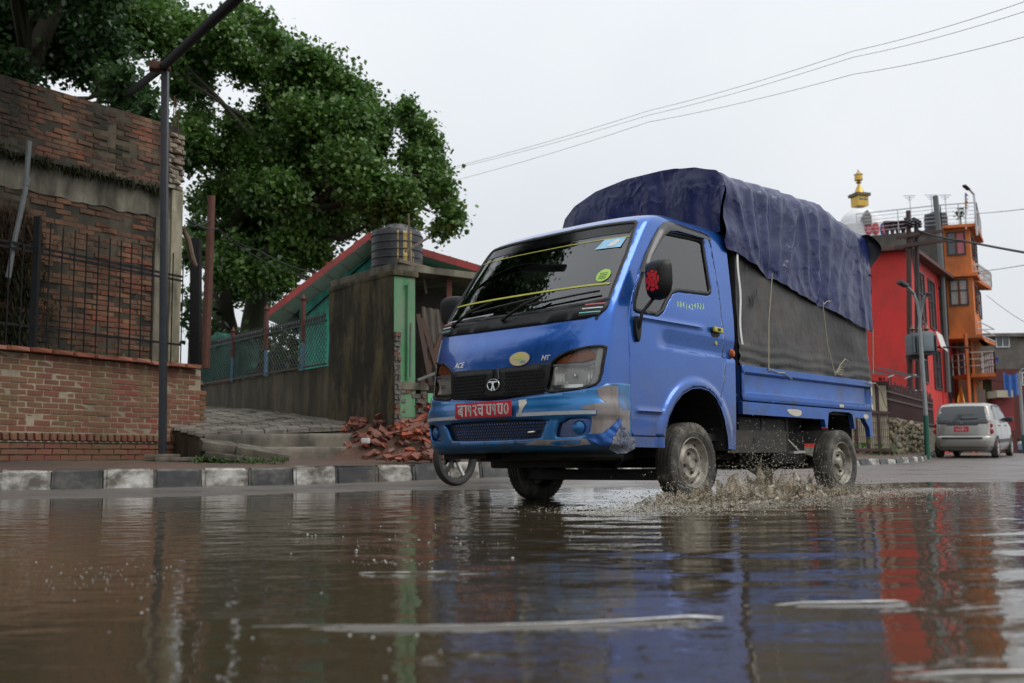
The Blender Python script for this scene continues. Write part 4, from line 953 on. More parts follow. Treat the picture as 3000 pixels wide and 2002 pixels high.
def inset(p, d):
    """shrink an outline about its own edges (counter-clockwise or clockwise)"""
    a = np.array(p, float); ar = .5 * np.sum(a[:, 0] * np.roll(a[:, 1], -1) - np.roll(a[:, 0], -1) * a[:, 1]); sg = 1 if ar > 0 else -1
    e = np.roll(a, -1, 0) - a; e /= np.linalg.norm(e, axis=1)[:, None] + 1e-12; nn = np.stack([-e[:, 1], e[:, 0]], 1) * sg
    v = nn + np.roll(nn, 1, 0); v /= np.linalg.norm(v, axis=1)[:, None] + 1e-12
    k = 1 / np.maximum(.45, (v * nn).sum(1)); return [tuple(q) for q in a + v * (d * k)[:, None]]
zb = np.arange(.40, 1.931, .03)
outer = []
bottom = [(s_x(XR, .36), .36)] + [(s, z) for s, z in side(ARCH[::-1])] + [(s_x(.66, .36), .36)]
outer = mir(bottom)[::1]
# go round: left-rear bottom ... build counter-clockwise in (s, z)
rt = [(s_x(XR, z), z) for z in np.arange(.36, 1.93, .03)] + [(s_x(XR + .02, 1.928), 1.928)]
outer = mir(bottom) + []          # from -s side: order runs +s -> -s reversed, i.e. from -front to -rear
bl = [(-a, b_) for a, b_ in bottom]           # -rear ... -front
fr = [(a, b_) for a, b_ in bottom[::-1]]      # +front ... +rear
outer = bl + fr + rt[1:] + [(a, 1.928) for a in np.linspace(rt[-1][0], -rt[-1][0], 60)[1:-1]] + [(-a, b_) for a, b_ in rt[::-1][:-1]]
DOOR_L, DOOR_R = side(DOOR_X), side(DOOR_X, -1)
body = panel(outer, [WS, DOOR_L, DOOR_R, HEAD, mir(HEAD)], .022, CS(0))
# roof skin closing the top, and the cab's back wall
top = [CS(0)(a, 1.928) for a in np.linspace(rt[-1][0], -rt[-1][0], 60)]
b0 = len(body.v); body.v += [tuple(p) for p in top] + [(.0, 0, 1.952)]; body.f += [(b0 + i, b0 + i + 1, b0 + 60) for i in range(59)] + [(b0 + 59, b0, b0 + 60)]
cab = body.build('cab_body', K['blue'], truck, True, 42)
back = [(CS(0)(s_x(XR, z), z)) for z in np.linspace(.42, 1.925, 30)]
mb = MB()
for p in back: mb.v += [(XR + .003, p.y - .004, p.z), (XR + .003, -p.y + .004, p.z)]
mb.f = [(2 * i, 2 * i + 1, 2 * i + 3, 2 * i + 2) for i in range(29)]
mb.build('cab_back_wall', K['blue'], truck)
inner = panel(outer, [inset(WS, .004), side(inset(WIN_X, .004)), side(inset(WIN_X, .004), -1), HEAD, mir(HEAD)], .05, CS(-.028))
inner.build('inner_shell', K['interior'], truck, True, 50)
mb = MB().box((.25, 0, .44), (1.45, 1.34, .05)); mb.build('cab_floor', K['interior'], truck)

def solid(o, t):
    md = o.modifiers.new('thickness', 'SOLIDIFY'); md.thickness = t; md.offset = -1; return o
for sg in (1, -1):
    d_ = panel(side(inset(DOOR_X, .0035), sg), [side(WIN_X, sg)], .0135 if sg > 0 else .03, CS(.0))
    door = solid(d_.build('door', K['blue'], truck, True, 45), .018)
    fr_ = panel(side(WIN_X, sg), [side(inset(WIN_X, .022), sg)], .03, CS(.0025)); solid(fr_.build('window_seal', K['rubberseal'], door, True, 45), .016)
    gl_ = panel(side(inset(WIN_X, .016), sg), [], .05, CS(-.008)); gl_.build('window_glass', K['glass'], door, True, 60)
    # rain guard over the window
    up_ = [(.585, 1.452), (.50, 1.585), (.40, 1.705), (.32, 1.79), (.23, 1.846), (.14, 1.862), (-.20, 1.846), (-.262, 1.832)]
    lw_ = [(.548, 1.455), (.47, 1.565), (.375, 1.665), (.30, 1.735), (.235, 1.772), (.15, 1.785), (-.19, 1.785), (-.25, 1.78)]
    mb = MB(); k_ = 28
    def lerp(path, t):
        t *= len(path) - 1; i = min(int(t), len(path) - 2); f = t - i; return (path[i][0] * (1 - f) + path[i + 1][0] * f, path[i][1] * (1 - f) + path[i + 1][1] * f)
    for i in range(k_ + 1):
        a, c_ = lerp(up_, i / k_), lerp(lw_, i / k_); 
        for w, of in ((0, .004), (.25, .020), (.8, .036), (1, .036), (.97, .031)):
            x, z = a[0] * (1 - w) + c_[0] * w, a[1] * (1 - w) + c_[1] * w
            mb.v.append(tuple(CP0(sg * s_x(x, z), z) + CN(sg * s_x(x, z), z) * of))
    mb.f = [(i * 5 + j, (i + 1) * 5 + j, (i + 1) * 5 + j + 1, i * 5 + j + 1) for i in range(k_) for j in range(4)]
    mb.build('rain_guard', pm('smoked_guard', (.010, .010, .011), (.016, .016, .017), 6, .30, .05, .002, coat=.25) if sg > 0 else bpy.data.materials['smoked_guard'], door, True, 40)
    # handle: recess, yellow lever, lock
    rec = panel(side(roundpoly([(-.185, 1.185), (-.30, 1.185), (-.31, 1.15), (-.29, 1.115), (-.22, 1.11), (-.19, 1.13)], 2), sg), [], .02, CS(.002)); rec.build('handle_recess', K['blackp'], door)
    mb = MB().bar(CS(.022)(sg * s_x(-.195, 1.165), 1.165), CS(.022)(sg * s_x(-.305, 1.160), 1.160), .018, .036); hd = mb.build('door_handle', K['yellow'], door, bevel=.006)
    mb = MB().box(CS(.033)(sg * s_x(-.25, 1.163), 1.163), (.03, .006, .016)); mb.build('handle_mark', K['blackp'], hd)
    mb = MB().lathe([(0, .004), (.013, .004), (.015, 0)], 14, Matrix.Translation(CS(.001)(sg * s_x(-.262, 1.075), 1.075)) @ Matrix.Rotation(-sg * math.pi / 2, 4, 'X')); mb.build('door_lock', K['yellow'], door)
    # side indicator on the cab edge
    mb = MB().lathe([(0, .03), (.018, .026), (.026, .012), (.028, 0)], 18, Matrix.Translation(CS(.0)(sg * s_x(-.462, 1.02), 1.02)) @ Matrix.Rotation(-sg * math.pi / 2, 4, 'X') @ Matrix.Diagonal((.8, 1.25, 1, 1))); mb.build('side_indicator', K['amber'], truck, True)
# phone number on the left door
tm_green = pm('phone_paint', (.42, .66, .42), (.5, .7, .45), 20, .5, 0)
px0 = CS(.0015)(s_x(.045, 1.293), 1.293)
Mt = Matrix.Translation(px0) @ Matrix(((-1, 0, 0, 0), (0, 0, 1, 0), (0, 1, 0, 0), (0, 0, 0, 1)))
for i_, ch in enumerate('9841424933'):
    x_ = .185 - .0335 * i_; z_ = 1.290 + (-.008 if 2 < i_ < 6 else .002) + .002 * i_
    p_ = CS(.0012)(s_x(x_, z_), z_); lean = CN(s_x(x_, z_), z_)
    Mx = Matrix.Translation(p_) @ Matrix(((-1, 0, 0, 0), (0, 0, lean.y, 0), (0, 1, lean.z, 0), (0, 0, 0, 1)))
    text_mesh('phone_digit', ch, .052, tm_green, truck, Mx, .0004, bold=.0004)

# windscreen: seal, glass, tapes, stickers, cowl, wipers
seal = panel(WS, [inset(WS, .020)], .04, CS(.003)); solid(seal.build('windscreen_seal', K['rubberseal'], truck, True, 50), .02)
gl = panel(inset(WS, .014), [], .06, CS(-.006)); wind = gl.build('windscreen', K['glass'], truck, True, 60)
def ribbon(path, w, fn): 
    mb = MB()
    for s_, z_ in path: mb.v += [tuple(fn(s_, z_ - w / 2)), tuple(fn(s_, z_ + w / 2))]
    mb.f = [(2 * i, 2 * i + 2, 2 * i + 3, 2 * i + 1) for i in range(len(path) - 1)]; return mb
ribbon([(s_, 1.365 + .01 * (1 - (s_ / .68) ** 2) * 0) for s_ in np.linspace(-.69, .69, 40)], .012, CS(-.002)).build('yellow_tape', K['yellow'], wind)
ribbon([(s_, 1.700) for s_ in np.linspace(-.67, .672, 40)], .0055, CS(-.002)).build('yellow_tape', K['yellow'], wind)
ribbon([(s_, 1.772) for s_ in np.linspace(-.655, .66, 40)], .082, CS(-.003)).build('tint_band', glassy('tint_band', (.30, .32, .33), .8, .12), wind)
pst = panel([(.46, 1.628), (.645, 1.625), (.655, 1.694), (.50, 1.694)], [], .04, CS(-.001)).build('blue_sticker', K['skyblue'], wind)
panel([(.545, 1.635), (.60, 1.64), (.625, 1.675), (.60, 1.685), (.56, 1.66)], [], .02, CS(.001)).build('sticker_mark', K['white'], pst)
pst = panel([(.62 + .048 * math.cos(a), 1.425 + .044 * math.sin(a)) for a in np.linspace(0, 6.283, 24)[:-1]], [], .03, CS(-.001)).build('round_sticker', K['ygreen'], wind)
for k_ in range(4): ribbon([(.62 + t, 1.44 - .012 * k_) for t in np.linspace(-.026, .026, 4)], .003, CS(.0005)).build('sticker_line', K['interior'], pst)
ribbon([(s_, 1.245 + .012 * s_) for s_ in np.linspace(-.68, -.18, 14)], .010, CS(.006)).build('pale_trim_line', K['strip'], truck)
cw = solid(panel(COWL, [], .04, CS(.010)).build('cowl_panel', K['blackp'], truck, True, 50), .02)
for sg in (1, -1):
    for k_, cm in enumerate((pm('louvre_teal', (.18, .52, .5), rough=.4) if sg > 0 else bpy.data.materials['louvre_teal'], K['white'], pm('louvre_red', (.6, .12, .14), rough=.4) if sg > 0 else bpy.data.materials['louvre_red'])):
        z_ = 1.166 + .026 * k_
        ribbon([(sg * s_, z_ + .02 * (s_ - .56)) for s_ in np.linspace(.575 + .01 * k_, .71 + .006 * k_, 8)], .007, CS(.0125)).build('louvre_stripe', cm, cw)
        ribbon([(sg * s_, z_ - .012 + .02 * (s_ - .56)) for s_ in np.linspace(.575 + .01 * k_, .71 + .006 * k_, 8)], .013, CS(.012)).build('louvre_slot', K['dark'], cw)
for (a, c_, e_) in (((-.05, 1.175), (.26, 1.305), (.66, 1.300)), ((-.56, 1.19), (-.22, 1.315), (.22, 1.310))):
    wp = MB().tube([CS(.02)(*a), CS(.045)((a[0] + c_[0]) / 2, (a[1] + c_[1]) / 2), CS(.035)(*c_)], [.012, .010, .007], 6).build('wiper', K['blackp'], truck, True)
    mb = MB(); pts = [CS(.018)(c_[0] * (1 - t) + e_[0] * t - .18 * (1 - t), c_[1] * (1 - t) + e_[1] * t - .05 * (1 - t)) for t in np.linspace(0, 1, 12)]
    mb.tube(pts, .007, 5); mb.build('wiper_blade', K['blackp'], wp, True)

# ---- nose: headlamps, grille, badge, stickers, bumper
for sg in (1, -1):
    H = HEAD if sg > 0 else mir(HEAD)
    cu = MB(); ring = [CS(.002)(s_, z_) for s_, z_ in resample(H, .03)]; ring2 = [CS(-.085)(s_ * .985 + sg * .01, z_) for s_, z_ in resample(inset(H, .012), .03)][:len(ring)]
    hp = panel(inset(H, -.003), [inset(H, .012)], .03, CS(.006)); head = solid(hp.build('headlamp', K['blackp'], truck, True, 50), .03)
    hb = panel(inset(H, .004), [], .04, CS(-.042)); hb.build('lamp_housing', pm('lamp_grey', (.55, .55, .54), (.68, .68, .66), 10, .35, .1, .003) if sg > 0 else bpy.data.materials['lamp_grey'], head, True, 50)
    q = panel([(sg * a, b_) for a, b_ in roundpoly([(.715, .945), (.73, .87), (.43, .868), (.47, .905), (.56, .938)], 1)], [], .03, CS(-.022)); q.build('indicator_lens', K['amber'], head, True, 50)
    q = panel([(sg * a, b_) for a, b_ in [(.775, .952), (.765, .76), (.735, .722), (.705, .73), (.725, .79), (.735, .945)]], [], .03, CS(-.016)); q.build('pale_surround', K['white'], head, True, 50)
    RP = [(.455, .712), (.66, .718), (.705, .74), (.722, .80), (.725, .846), (.45, .846)]
    def dish(s_, z_):
        q = max(0, 1 - ((abs(s_) - .60) / .16) ** 2 - ((z_ - .785) / .085) ** 2); return CS(-.018 - .034 * q + .0025 * math.sin(abs(s_) * 260))(s_, z_)
    bowl = panel([(sg * a, b_) for a, b_ in RP], [], .009, dish).build('reflector', K['silver'], head, True, 60)
    Mh = Matrix.Translation(CS(-.040)(sg * .60, .785)) @ CN(sg * .60, .785).to_track_quat('Z', 'Y').to_matrix().to_4x4()
    MB().lathe([(0, .030), (.010, .027), (.013, .012), (.013, -.01)], 12, Mh).build('bulb', K['chrome'], bowl, True)
    ribbon([(sg * s_, .855) for s_ in np.linspace(.44, .73, 10)], .012, CS(-.012)).build('lamp_divider', K['strip'], head)
    ribbon([(sg * s_, .722) for s_ in np.linspace(.44, .66, 10)], .020, CS(-.012)).build('lamp_glint_bar', K['chrome'], head)
    gl = panel(inset(H, .008), [], .04, CS(.003)); gl.build('lens', K['lens'], head, True, 60)
gr = solid(panel(GRILLE, [], .03, CS(.006)).build('grille', K['blackp'], truck, True, 50), .02)
for sg in (1, -1):        # honeycomb fields either side of the badge
    mb = MB()
    for r_ in range(7):
        for c_ in range(13):
            s_ = .10 + .024 * c_ + (.012 if r_ % 2 else 0); z_ = .695 + .021 * r_
            if s_ > .395 + .03 * (z_ - .68) / .19: continue
            for q in range(6):
                a0, a1 = math.pi / 3 * q + math.pi / 6, math.pi / 3 * (q + 1) + math.pi / 6
                mb.bar(CS(.010)(sg * (s_ + .0115 * math.cos(a0)), z_ + .0115 * math.sin(a0)), CS(.010)(sg * (s_ + .0115 * math.cos(a1)), z_ + .0115 * math.sin(a1)), .003, .006)
    mb.build('honeycomb', K['blackp'], gr)['kind'] = 'stuff'
mb = MB()
for sg in (1, -1): mb.bar(CS(.012)(sg * .035, .79), CS(.010)(sg * .016, .858), .010, .010); 
mb.build('badge_mount', K['blackp'], gr)
Mb = Matrix.Translation(CS(.012)(-.004, .756)) @ Matrix(((0, 0, 1, 0), (1, 0, 0, 0), (0, 1, 0, 0), (0, 0, 0, 1))) @ Matrix.Diagonal((1, .70, 1, 1))
ring = [(.052 + .005 * math.cos(a), .004 + .005 * math.sin(a)) for a in np.linspace(0, 6.283, 9)[:-1]]
bd = MB().lathe(ring, 40, Mb, True).build('badge_ring', K['chrome'], gr, True, 60)
tp = Mb
mb = MB().prism([(-.044, .022), (-.03, .034), (.03, .034), (.044, .022), (.012, .022), (.006, .0), (.020, -.046), (.008, -.05), (0, -.012), (-.008, -.05), (-.020, -.046), (-.006, 0), (-.012, .022)], .002, .009, Mb); mb.build('badge_letter', K['chrome'], bd)
# letters and sticker on the nose panel
def nose_text(body_, s_, z_, size, slant=.2, mat='chrome', name='model_letters'):
    p_ = CS(.003)(s_, z_); nn = CN(s_, z_); rt_ = (CS(0)(s_ + .02, z_) - CS(0)(s_ - .02, z_)).normalized(); up_ = nn.cross(rt_).normalized()
    Mx = Matrix(((rt_.x, up_.x, nn.x, p_.x), (rt_.y, up_.y, nn.y, p_.y), (rt_.z, up_.z, nn.z, p_.z), (0, 0, 0, 1)))
    return text_mesh(name, body_, size, K[mat], truck, Mx, .002, shear=slant, bold=.0006)
nose_text('ACE', -.365, .905, .052, mat='silver'); nose_text('HT', .395, .900, .046, mat='silver')
el = [(.196 + .083 * math.cos(a), .908 + .043 * math.sin(a)) for a in np.linspace(0, 6.283, 30)[:-1]]
st = panel(el, [], .03, CS(.0095)).build('oval_sticker', pm('faded_sticker', (.60, .50, .27), (.58, .42, .25), 14, .5, 0, dirt=(.35, .42, .32), dirtamt=-.2, dirtscale=18, dstretch=(1, 1, 1)), truck)
panel([(.19 + .040 * math.cos(a), .922 + .018 * math.sin(a)) for a in np.linspace(0, 6.283, 20)[:-1]], [], .02, CS(.0105)).build('sticker_mark', pm('sticker_yellow', (.62, .60, .16), rough=.5), st)
panel([(.215, .873), (.255, .885), (.235, .897), (.20, .893)], [], .02, CS(.0105)).build('sticker_mark', pm('sticker_teal', (.22, .34, .30), rough=.5), st)

def BP(off=0.0):
    """bumper skin: a little proud of the nose, shelf at the strip, tucked under at the bottom"""
    def fn(s, z):
        o = .020 + .022 * sstep(.66, .60, z) * 1.0 - .012 * sstep(.545, .53, z) - .045 * sstep(.385, .325, z)
        o *= 1 - .75 * sstep(.86, 1.02, abs(s))
        if s > .74: o += .010 * mnoise.noise((s * 9, z * 9, 2)) * sstep(.55, .40, z)
        return CP0(s, max(z, .27)) + CN(s, max(z, .30)) * (o + off) + Vector((0, 0, 0))
    return fn
def bs(x): return s_x(x, .55)
BT = [(1.025, .742), (.90, .742), (.80, .735), (.745, .706), (.60, .686), (.395, .672), (.07, .650), (0, .650)]
BUMP = [(a, b_) for a, b_ in BT] + [(-a, b_) for a, b_ in BT[::-1][1:]] + [(-1.03, .345), (-.85, .325), (-.6, .325), (0, .330), (.6, .325), (.85, .322), (1.03, .345)]
INTK = roundpoly([(-.475, .522), (0, .526), (.475, .522), (.43, .50), (.395, .425), (.37, .412), (0, .408), (-.37, .412), (-.395, .425), (-.43, .50)], 1)
FOG = roundpoly([(.53, .520), (.70, .528), (.712, .50), (.70, .45), (.66, .422), (.50, .415), (.495, .44)], 1)
bp = panel(BUMP, [INTK, FOG, mir(FOG)], .018, BP(0)); bumper = solid(bp.build('bumper', K['bumper'], truck, True, 48), .016)
ik = panel(inset(INTK, -.02), [], .05, BP(-.05)).build('lower_grille', K['dark'], bumper)
mb = MB()
for r_ in range(6):
    for c_ in range(-19, 20):
        s_ = .0215 * c_ + (.0107 if r_ % 2 else 0); z_ = .418 + .0185 * r_
        if not inpoly([(s_, z_)], INTK)[0]: continue
        for q in range(3):
            a0, a1 = math.pi / 3 * q + math.pi / 6, math.pi / 3 * (q + 1) + math.pi / 6
            mb.bar(BP(-.022)(s_ + .0115 * math.cos(a0), z_ + .0115 * math.sin(a0)), BP(-.022)(s_ + .0115 * math.cos(a1), z_ + .0115 * math.sin(a1)), .0035, .006)
mb.build('honeycomb', K['blackp'], ik)['kind'] = 'stuff'
MB().tube([BP(-.03)(.27, .452), BP(-.005)(.30, .452), BP(-.005)(.36, .455)], .010, 8).build('tow_hook', K['chrome'], bumper, True)
for sg in (1, -1):
    F_ = FOG if sg > 0 else mir(FOG)
    rc = panel(inset(F_, -.015), [], .03, BP(-.045)).build('fog_lamp_recess', K['bumper'], bumper, True)
    Mf = Matrix.Translation(BP(-.035)(sg * .635, .474)) @ CN(sg * .60, .474).to_track_quat('Z', 'Y').to_matrix().to_4x4()
    MB().lathe([(0, .026), (.022, .024), (.038, .016), (.044, 0), (.044, -.03)], 24, Mf).build('fog_lamp_cover', K['bumper'], rc, True)
    panel([(sg * a, b_) for a, b_ in [(.525, .43), (.575, .43), (.572, .505), (.545, .505)]], [], .03, BP(-.032)).build('recess_insert', K['strip'], rc)
    sp_ = [(.225, .735), (-.735, -.30)][0 if sg > 0 else 1]
    ribbon([(s_, .556 + .006 * abs(s_)) for s_ in np.linspace(sp_[0], sp_[1], 24)], .022, BP(.002)).build('pale_strip', K['strip'], bumper)
def bpatch(poly, mat, name, off=.0022, res=.016):
    return panel(poly, [], res, BP(off)).build(name, K[mat], bumper, True, 50)
bpatch([(.745, .700), (.80, .722), (.886, .718), (.888, .676), (.862, .604), (.916, .576), (1.012, .582), (1.010, .44), (.934, .472), (.874, .526), (.802, .472), (.76, .442), (.70, .436), (.715, .50), (.712, .535), (.74, .545), (.738, .572), (.652, .584), (.676, .60), (.784, .622), (.752, .652)], 'primer', 'paint_loss_patch')
bpatch([(.352, .408), (.418, .406), (.60, .408), (.658, .414), (.676, .406), (.70, .376), (.56, .362), (.46, .372), (.262, .378), (.30, .392)], 'primer', 'paint_loss_patch', .002)
bpatch([(.45, .386), (.50, .398), (.60, .400), (.655, .402), (.64, .384), (.56, .378), (.50, .372)], 'bumper', 'paint_remnant', .0034)
bpatch([(.225, .650), (.28, .652), (.30, .628), (.275, .59), (.262, .56), (.242, .565), (.248, .60)], 'cream', 'paint_loss_patch', .003)
mb = panel([(.886, .532), (.91, .52), (.89, .49), (.815, .418), (.79, .36), (.742, .372), (.70, .40), (.672, .432), (.70, .437), (.76, .436), (.802, .472), (.874, .524)], [], .012, lambda s, z: BP(.004 + .012 * abs(mnoise.noise((s * 22, z * 22, 5))))(s, z)); mb.build('dented_flap', K['bedblue'], bumper, True, 40)
mb = panel([(.898, .49), (.95, .47), (1.0, .432), (1.05, .412), (1.05, .356), (.97, .322), (.898, .318), (.80, .345), (.792, .364), (.816, .418)], [], .010, lambda s, z: BP(.004 + .014 * abs(mnoise.noise((s * 22, z * 26, 1))) + .006 * mnoise.noise((s * 70, z * 70, 4)))(s, z)); mb.build('crushed_corner', K['crumple'], bumper, True, 25)
# number plate
pl_c = BP(.008)(-.045, .600); MB().box((pl_c.x + .012, -.045, .600), (.006, .50, .096)).build('number_plate', K['red'], truck, bevel=.002)
plate_x = pl_c.x + .0155
Mp = Matrix(((0, 0, 1, plate_x), (1, 0, 0, -.045), (0, 1, 0, .602), (0, 0, 0, 1)))
def stroke(mb, pts, w, M, z0=0, z1=.002):
    """flat pen stroke with square joints"""
    for a, c_ in zip(pts[:-1], pts[1:]):
        a, c_ = np.array(a, float), np.array(c_, float); t = c_ - a; L_ = np.hypot(*t)
        if L_ < 1e-9: continue
        t /= L_; nn = np.array([-t[1], t[0]]) * w / 2; e = t * w * .42
        q = [a - e - nn, c_ + e - nn, c_ + e + nn, a - e + nn]
        vs = [M @ Vector((*p, z)) for z in (z0, z1) for p in q]
        mb.add(vs, [(0, 3, 2, 1), (4, 5, 6, 7), (0, 1, 5, 4), (1, 2, 6, 5), (2, 3, 7, 6), (3, 0, 4, 7)])
def arcp(cx, cy, rx, ry, a0, a1, k=8): return [(cx + rx * math.cos(R(a0 + (a1 - a0) * i / k)), cy + ry * math.sin(R(a0 + (a1 - a0) * i / k))) for i in range(k + 1)]
# plate characters drawn as pen strokes on a unit cell (x 0..1, y 0..1)
GL = {'ba': [[(-.05, .95), (1.05, .95)], [(.72, .95), (.72, .0)], arcp(.40, .42, .32, .26, 0, 360, 12), [(.2, .6), (.62, .28)]],
      'aa': [[(0, .95), (.9, .95)], [(.55, .95), (.55, 0)]],
      '1': [arcp(.42, .68, .28, .26, 60, 400, 12), [(.62, .5), (.66, 0)], [(.70, .75), (.66, 0)]],
      '2': [[(.12, .90), (.45, .94), (.74, .86), (.78, .66), (.55, .50), (.22, .44)], [(.22, .44), (.50, .36), (.86, .0)]],
      'cha': [[(-.05, .95), (1.05, .95)], [(.78, .95), (.78, 0)], [(.1, .62), (.78, .62)], [(.22, .62), (.20, .3), (.45, .12), (.76, .3)]],
      '8': [[(.0, .95), (.95, .95)], [(.28, .95), (.20, .5), (.28, .12), (.6, .04)], [(.85, .95), (.85, 0)]],
      '0': [arcp(.5, .48, .36, .46, 0, 360, 14)]}
GL['8'] = [[(.0, .93), (.30, .93), (.22, .55), (.26, .18), (.55, .05), (.80, .14)], [(.58, .93), (.98, .93)], [(.84, .93), (.84, .05)]]
mbx = -.222
for key, wd in (('ba', .060), ('aa', .030), ('1', .044), ('2', .046), ('cha', .060), (None, .012), ('8', .056), ('1', .044), ('8', .056), ('0', .050)):
    if key:
        mb = MB()
        for st_ in GL[key]: stroke(mb, [(mbx + (x_ * .84 + .05) * wd, -.034 + y_ * .066) for x_, y_ in st_], .0095, Mp)
        mb.build('plate_character', K['white'], truck, fix=False)
    mbx += wd
# ---- mirrors
rose = pm('rose_red', (.80, .02, .02), (.7, .015, .015), 20, .5, 0)
for sg in (1, -1):
    c0 = Vector((.60, sg * .905, 1.375)) if sg > 0 else Vector((.62, -.93, 1.36))
    Mq = Matrix.Translation(c0) @ Matrix.Rotation(sg * R(-14), 4, 'Z') @ Matrix.Rotation(R(3), 4, 'Y')
    mb = MB(); prof = roundpoly([(-.098, -.125), (.085, -.10), (.10, .09), (.07, .13), (-.075, .135), (-.10, .10)], 2)
    rings_ = [(.0, 1.0), (.035, .99), (.062, .90), (.078, .70), (.082, .4)]
    for d_, sc_ in rings_:
        for y_, z_ in prof: mb.v.append(tuple(Mq @ Vector((d_ - .03, sg * y_ * sc_, z_ * sc_))))
    k_ = len(prof); mb.f = [(i * k_ + j, i * k_ + (j + 1) % k_, (i + 1) * k_ + (j + 1) % k_, (i + 1) * k_ + j) for i in range(len(rings_) - 1) for j in range(k_)] + [tuple(range(k_)), tuple(range((len(rings_) - 1) * k_, len(rings_) * k_))]
    mir_ = mb.build('wing_mirror', K['blackp'], truck, True, 40)
    if sg > 0:
        # stencilled rose: petals built as separate flat lobes
        def rosep(p): return Mq @ Vector((.0528, p[0], p[1]))
        pet = []
        for (cx, cy, rx, ry, a0) in [(0, 0, .016, .015, 0), (.020, .012, .014, .017, 30), (-.018, .016, .016, .014, 120), (.004, .030, .022, .010, 0), (.004, -.022, .020, .012, 0), (-.024, -.010, .012, .018, 10), (.027, -.014, .012, .016, -20), (.030, .034, .014, .010, 40), (-.024, .038, .016, .010, -35), (-.042, .008, .009, .020, 0), (.045, .006, .009, .020, 0), (-.036, -.032, .014, .010, 40), (.032, -.038, .015, .010, -35), (0, -.044, .020, .009, 0), (.003, .047, .018, .007, 0)]:
            mb = MB(); ca, sa = math.cos(R(a0)), math.sin(R(a0)); q = []
            for t in np.linspace(0, 6.283, 11)[:-1]:
                wv = 1 + .12 * math.sin(3 * t + cx * 300); x_, y_ = rx * wv * math.cos(t) * .95, ry * wv * math.sin(t) * .95; q.append((1.22 * (cx + ca * x_ - sa * y_), 1.22 * (cy + sa * x_ + ca * y_)))
            mb.v = [tuple(rosep(p)) for p in q]; mb.f = [tuple(range(len(q)))]
            # seat on the curved housing
            mb.build('rose_petal', rose, mir_)
    a_ = CS(.012)(sg * s_x(.645, 1.08), 1.08)
    MB().tube([a_, a_ + Vector((.0, sg * .02, .03)), a_ + Vector((0, sg * .035, .10)), Mq @ Vector((.0, -sg * .06, -.10))], .011, 8).build('mirror_arm', K['blackp'], mir_, True)
    mb = MB().prism(roundpoly([(-.03, .05), (.028, .05), (.034, -.01), (.018, -.10), (-.004, -.115), (-.026, -.05)], 1), -.002, .022, Matrix.Translation(CS(.0)(sg * s_x(.645, 1.115), 1.115)) @ Matrix(((-1, 0, 0, 0), (0, 0, sg, 0), (0, 1, 0, 0), (0, 0, 0, 1))))
    mb.build('mirror_bracket', K['blackp'], mir_, bevel=.004)
# ---- cab interior seen through the glass
MB().prism([(.50, 1.16), (.92, 1.20), (.95, 1.12), (.80, .80), (.55, .80), (.46, 1.05)], -.70, .70, Matrix(((1, 0, 0, 0), (0, 0, 1, 0), (0, 1, 0, 0), (0, 0, 0, 1)))).build('dashboard', K['interior'], truck, bevel=.02)
for y_ in (.36, -.36):
    st = MB().box((.0, y_, .80), (.50, .46, .14)).build('seat', K['seatcloth'], truck, bevel=.04)
    MB().box((-.26, y_, 1.13), (.14, .46, .62), Matrix.Rotation(R(-12), 3, 'Y')).build('seat_back', K['seatcloth'], st, bevel=.05)
    MB().box((-.34, y_, 1.52), (.09, .24, .16)).build('head_rest', K['seatcloth'], st, bevel=.04)
Ms = Matrix.Translation((.42, -.36, 1.20)) @ Matrix.Rotation(R(-58), 4, 'Y')
sw = MB().lathe([(.19 + .014 * math.cos(a), .014 * math.sin(a)) for a in np.linspace(0, 6.283, 9)[:-1]], 36, Ms, True).build('steering_wheel', K['interior'], truck, True)
MB().bar(Ms @ Vector((-.18, 0, 0)), Ms @ Vector((.18, 0, 0)), .03, .02).bar(Ms @ Vector((0, -.18, 0)), Ms @ Vector((0, .02, 0)), .03, .02).build('spokes', K['interior'], sw)
MB().box((.41, -.22, 1.615), (.012, .40, .11), Matrix.Rotation(R(35), 3, 'Y')).build('pale_panel', K['white'], truck, bevel=.004)  # white slanted panel giving the pale patch behind the windscreen
# dangling ornament wires in the side window
mb = MB(); pr = random.Random(4)
for k_ in range(5):
    pts = [Vector((.02 - .10 * pr.random(), .60, 1.70 - .09 * pr.random())) for _ in range(7)]
    mb.tube(pts, .0022, 4)
mb.build('tangled_wire', K['blackp'], truck)

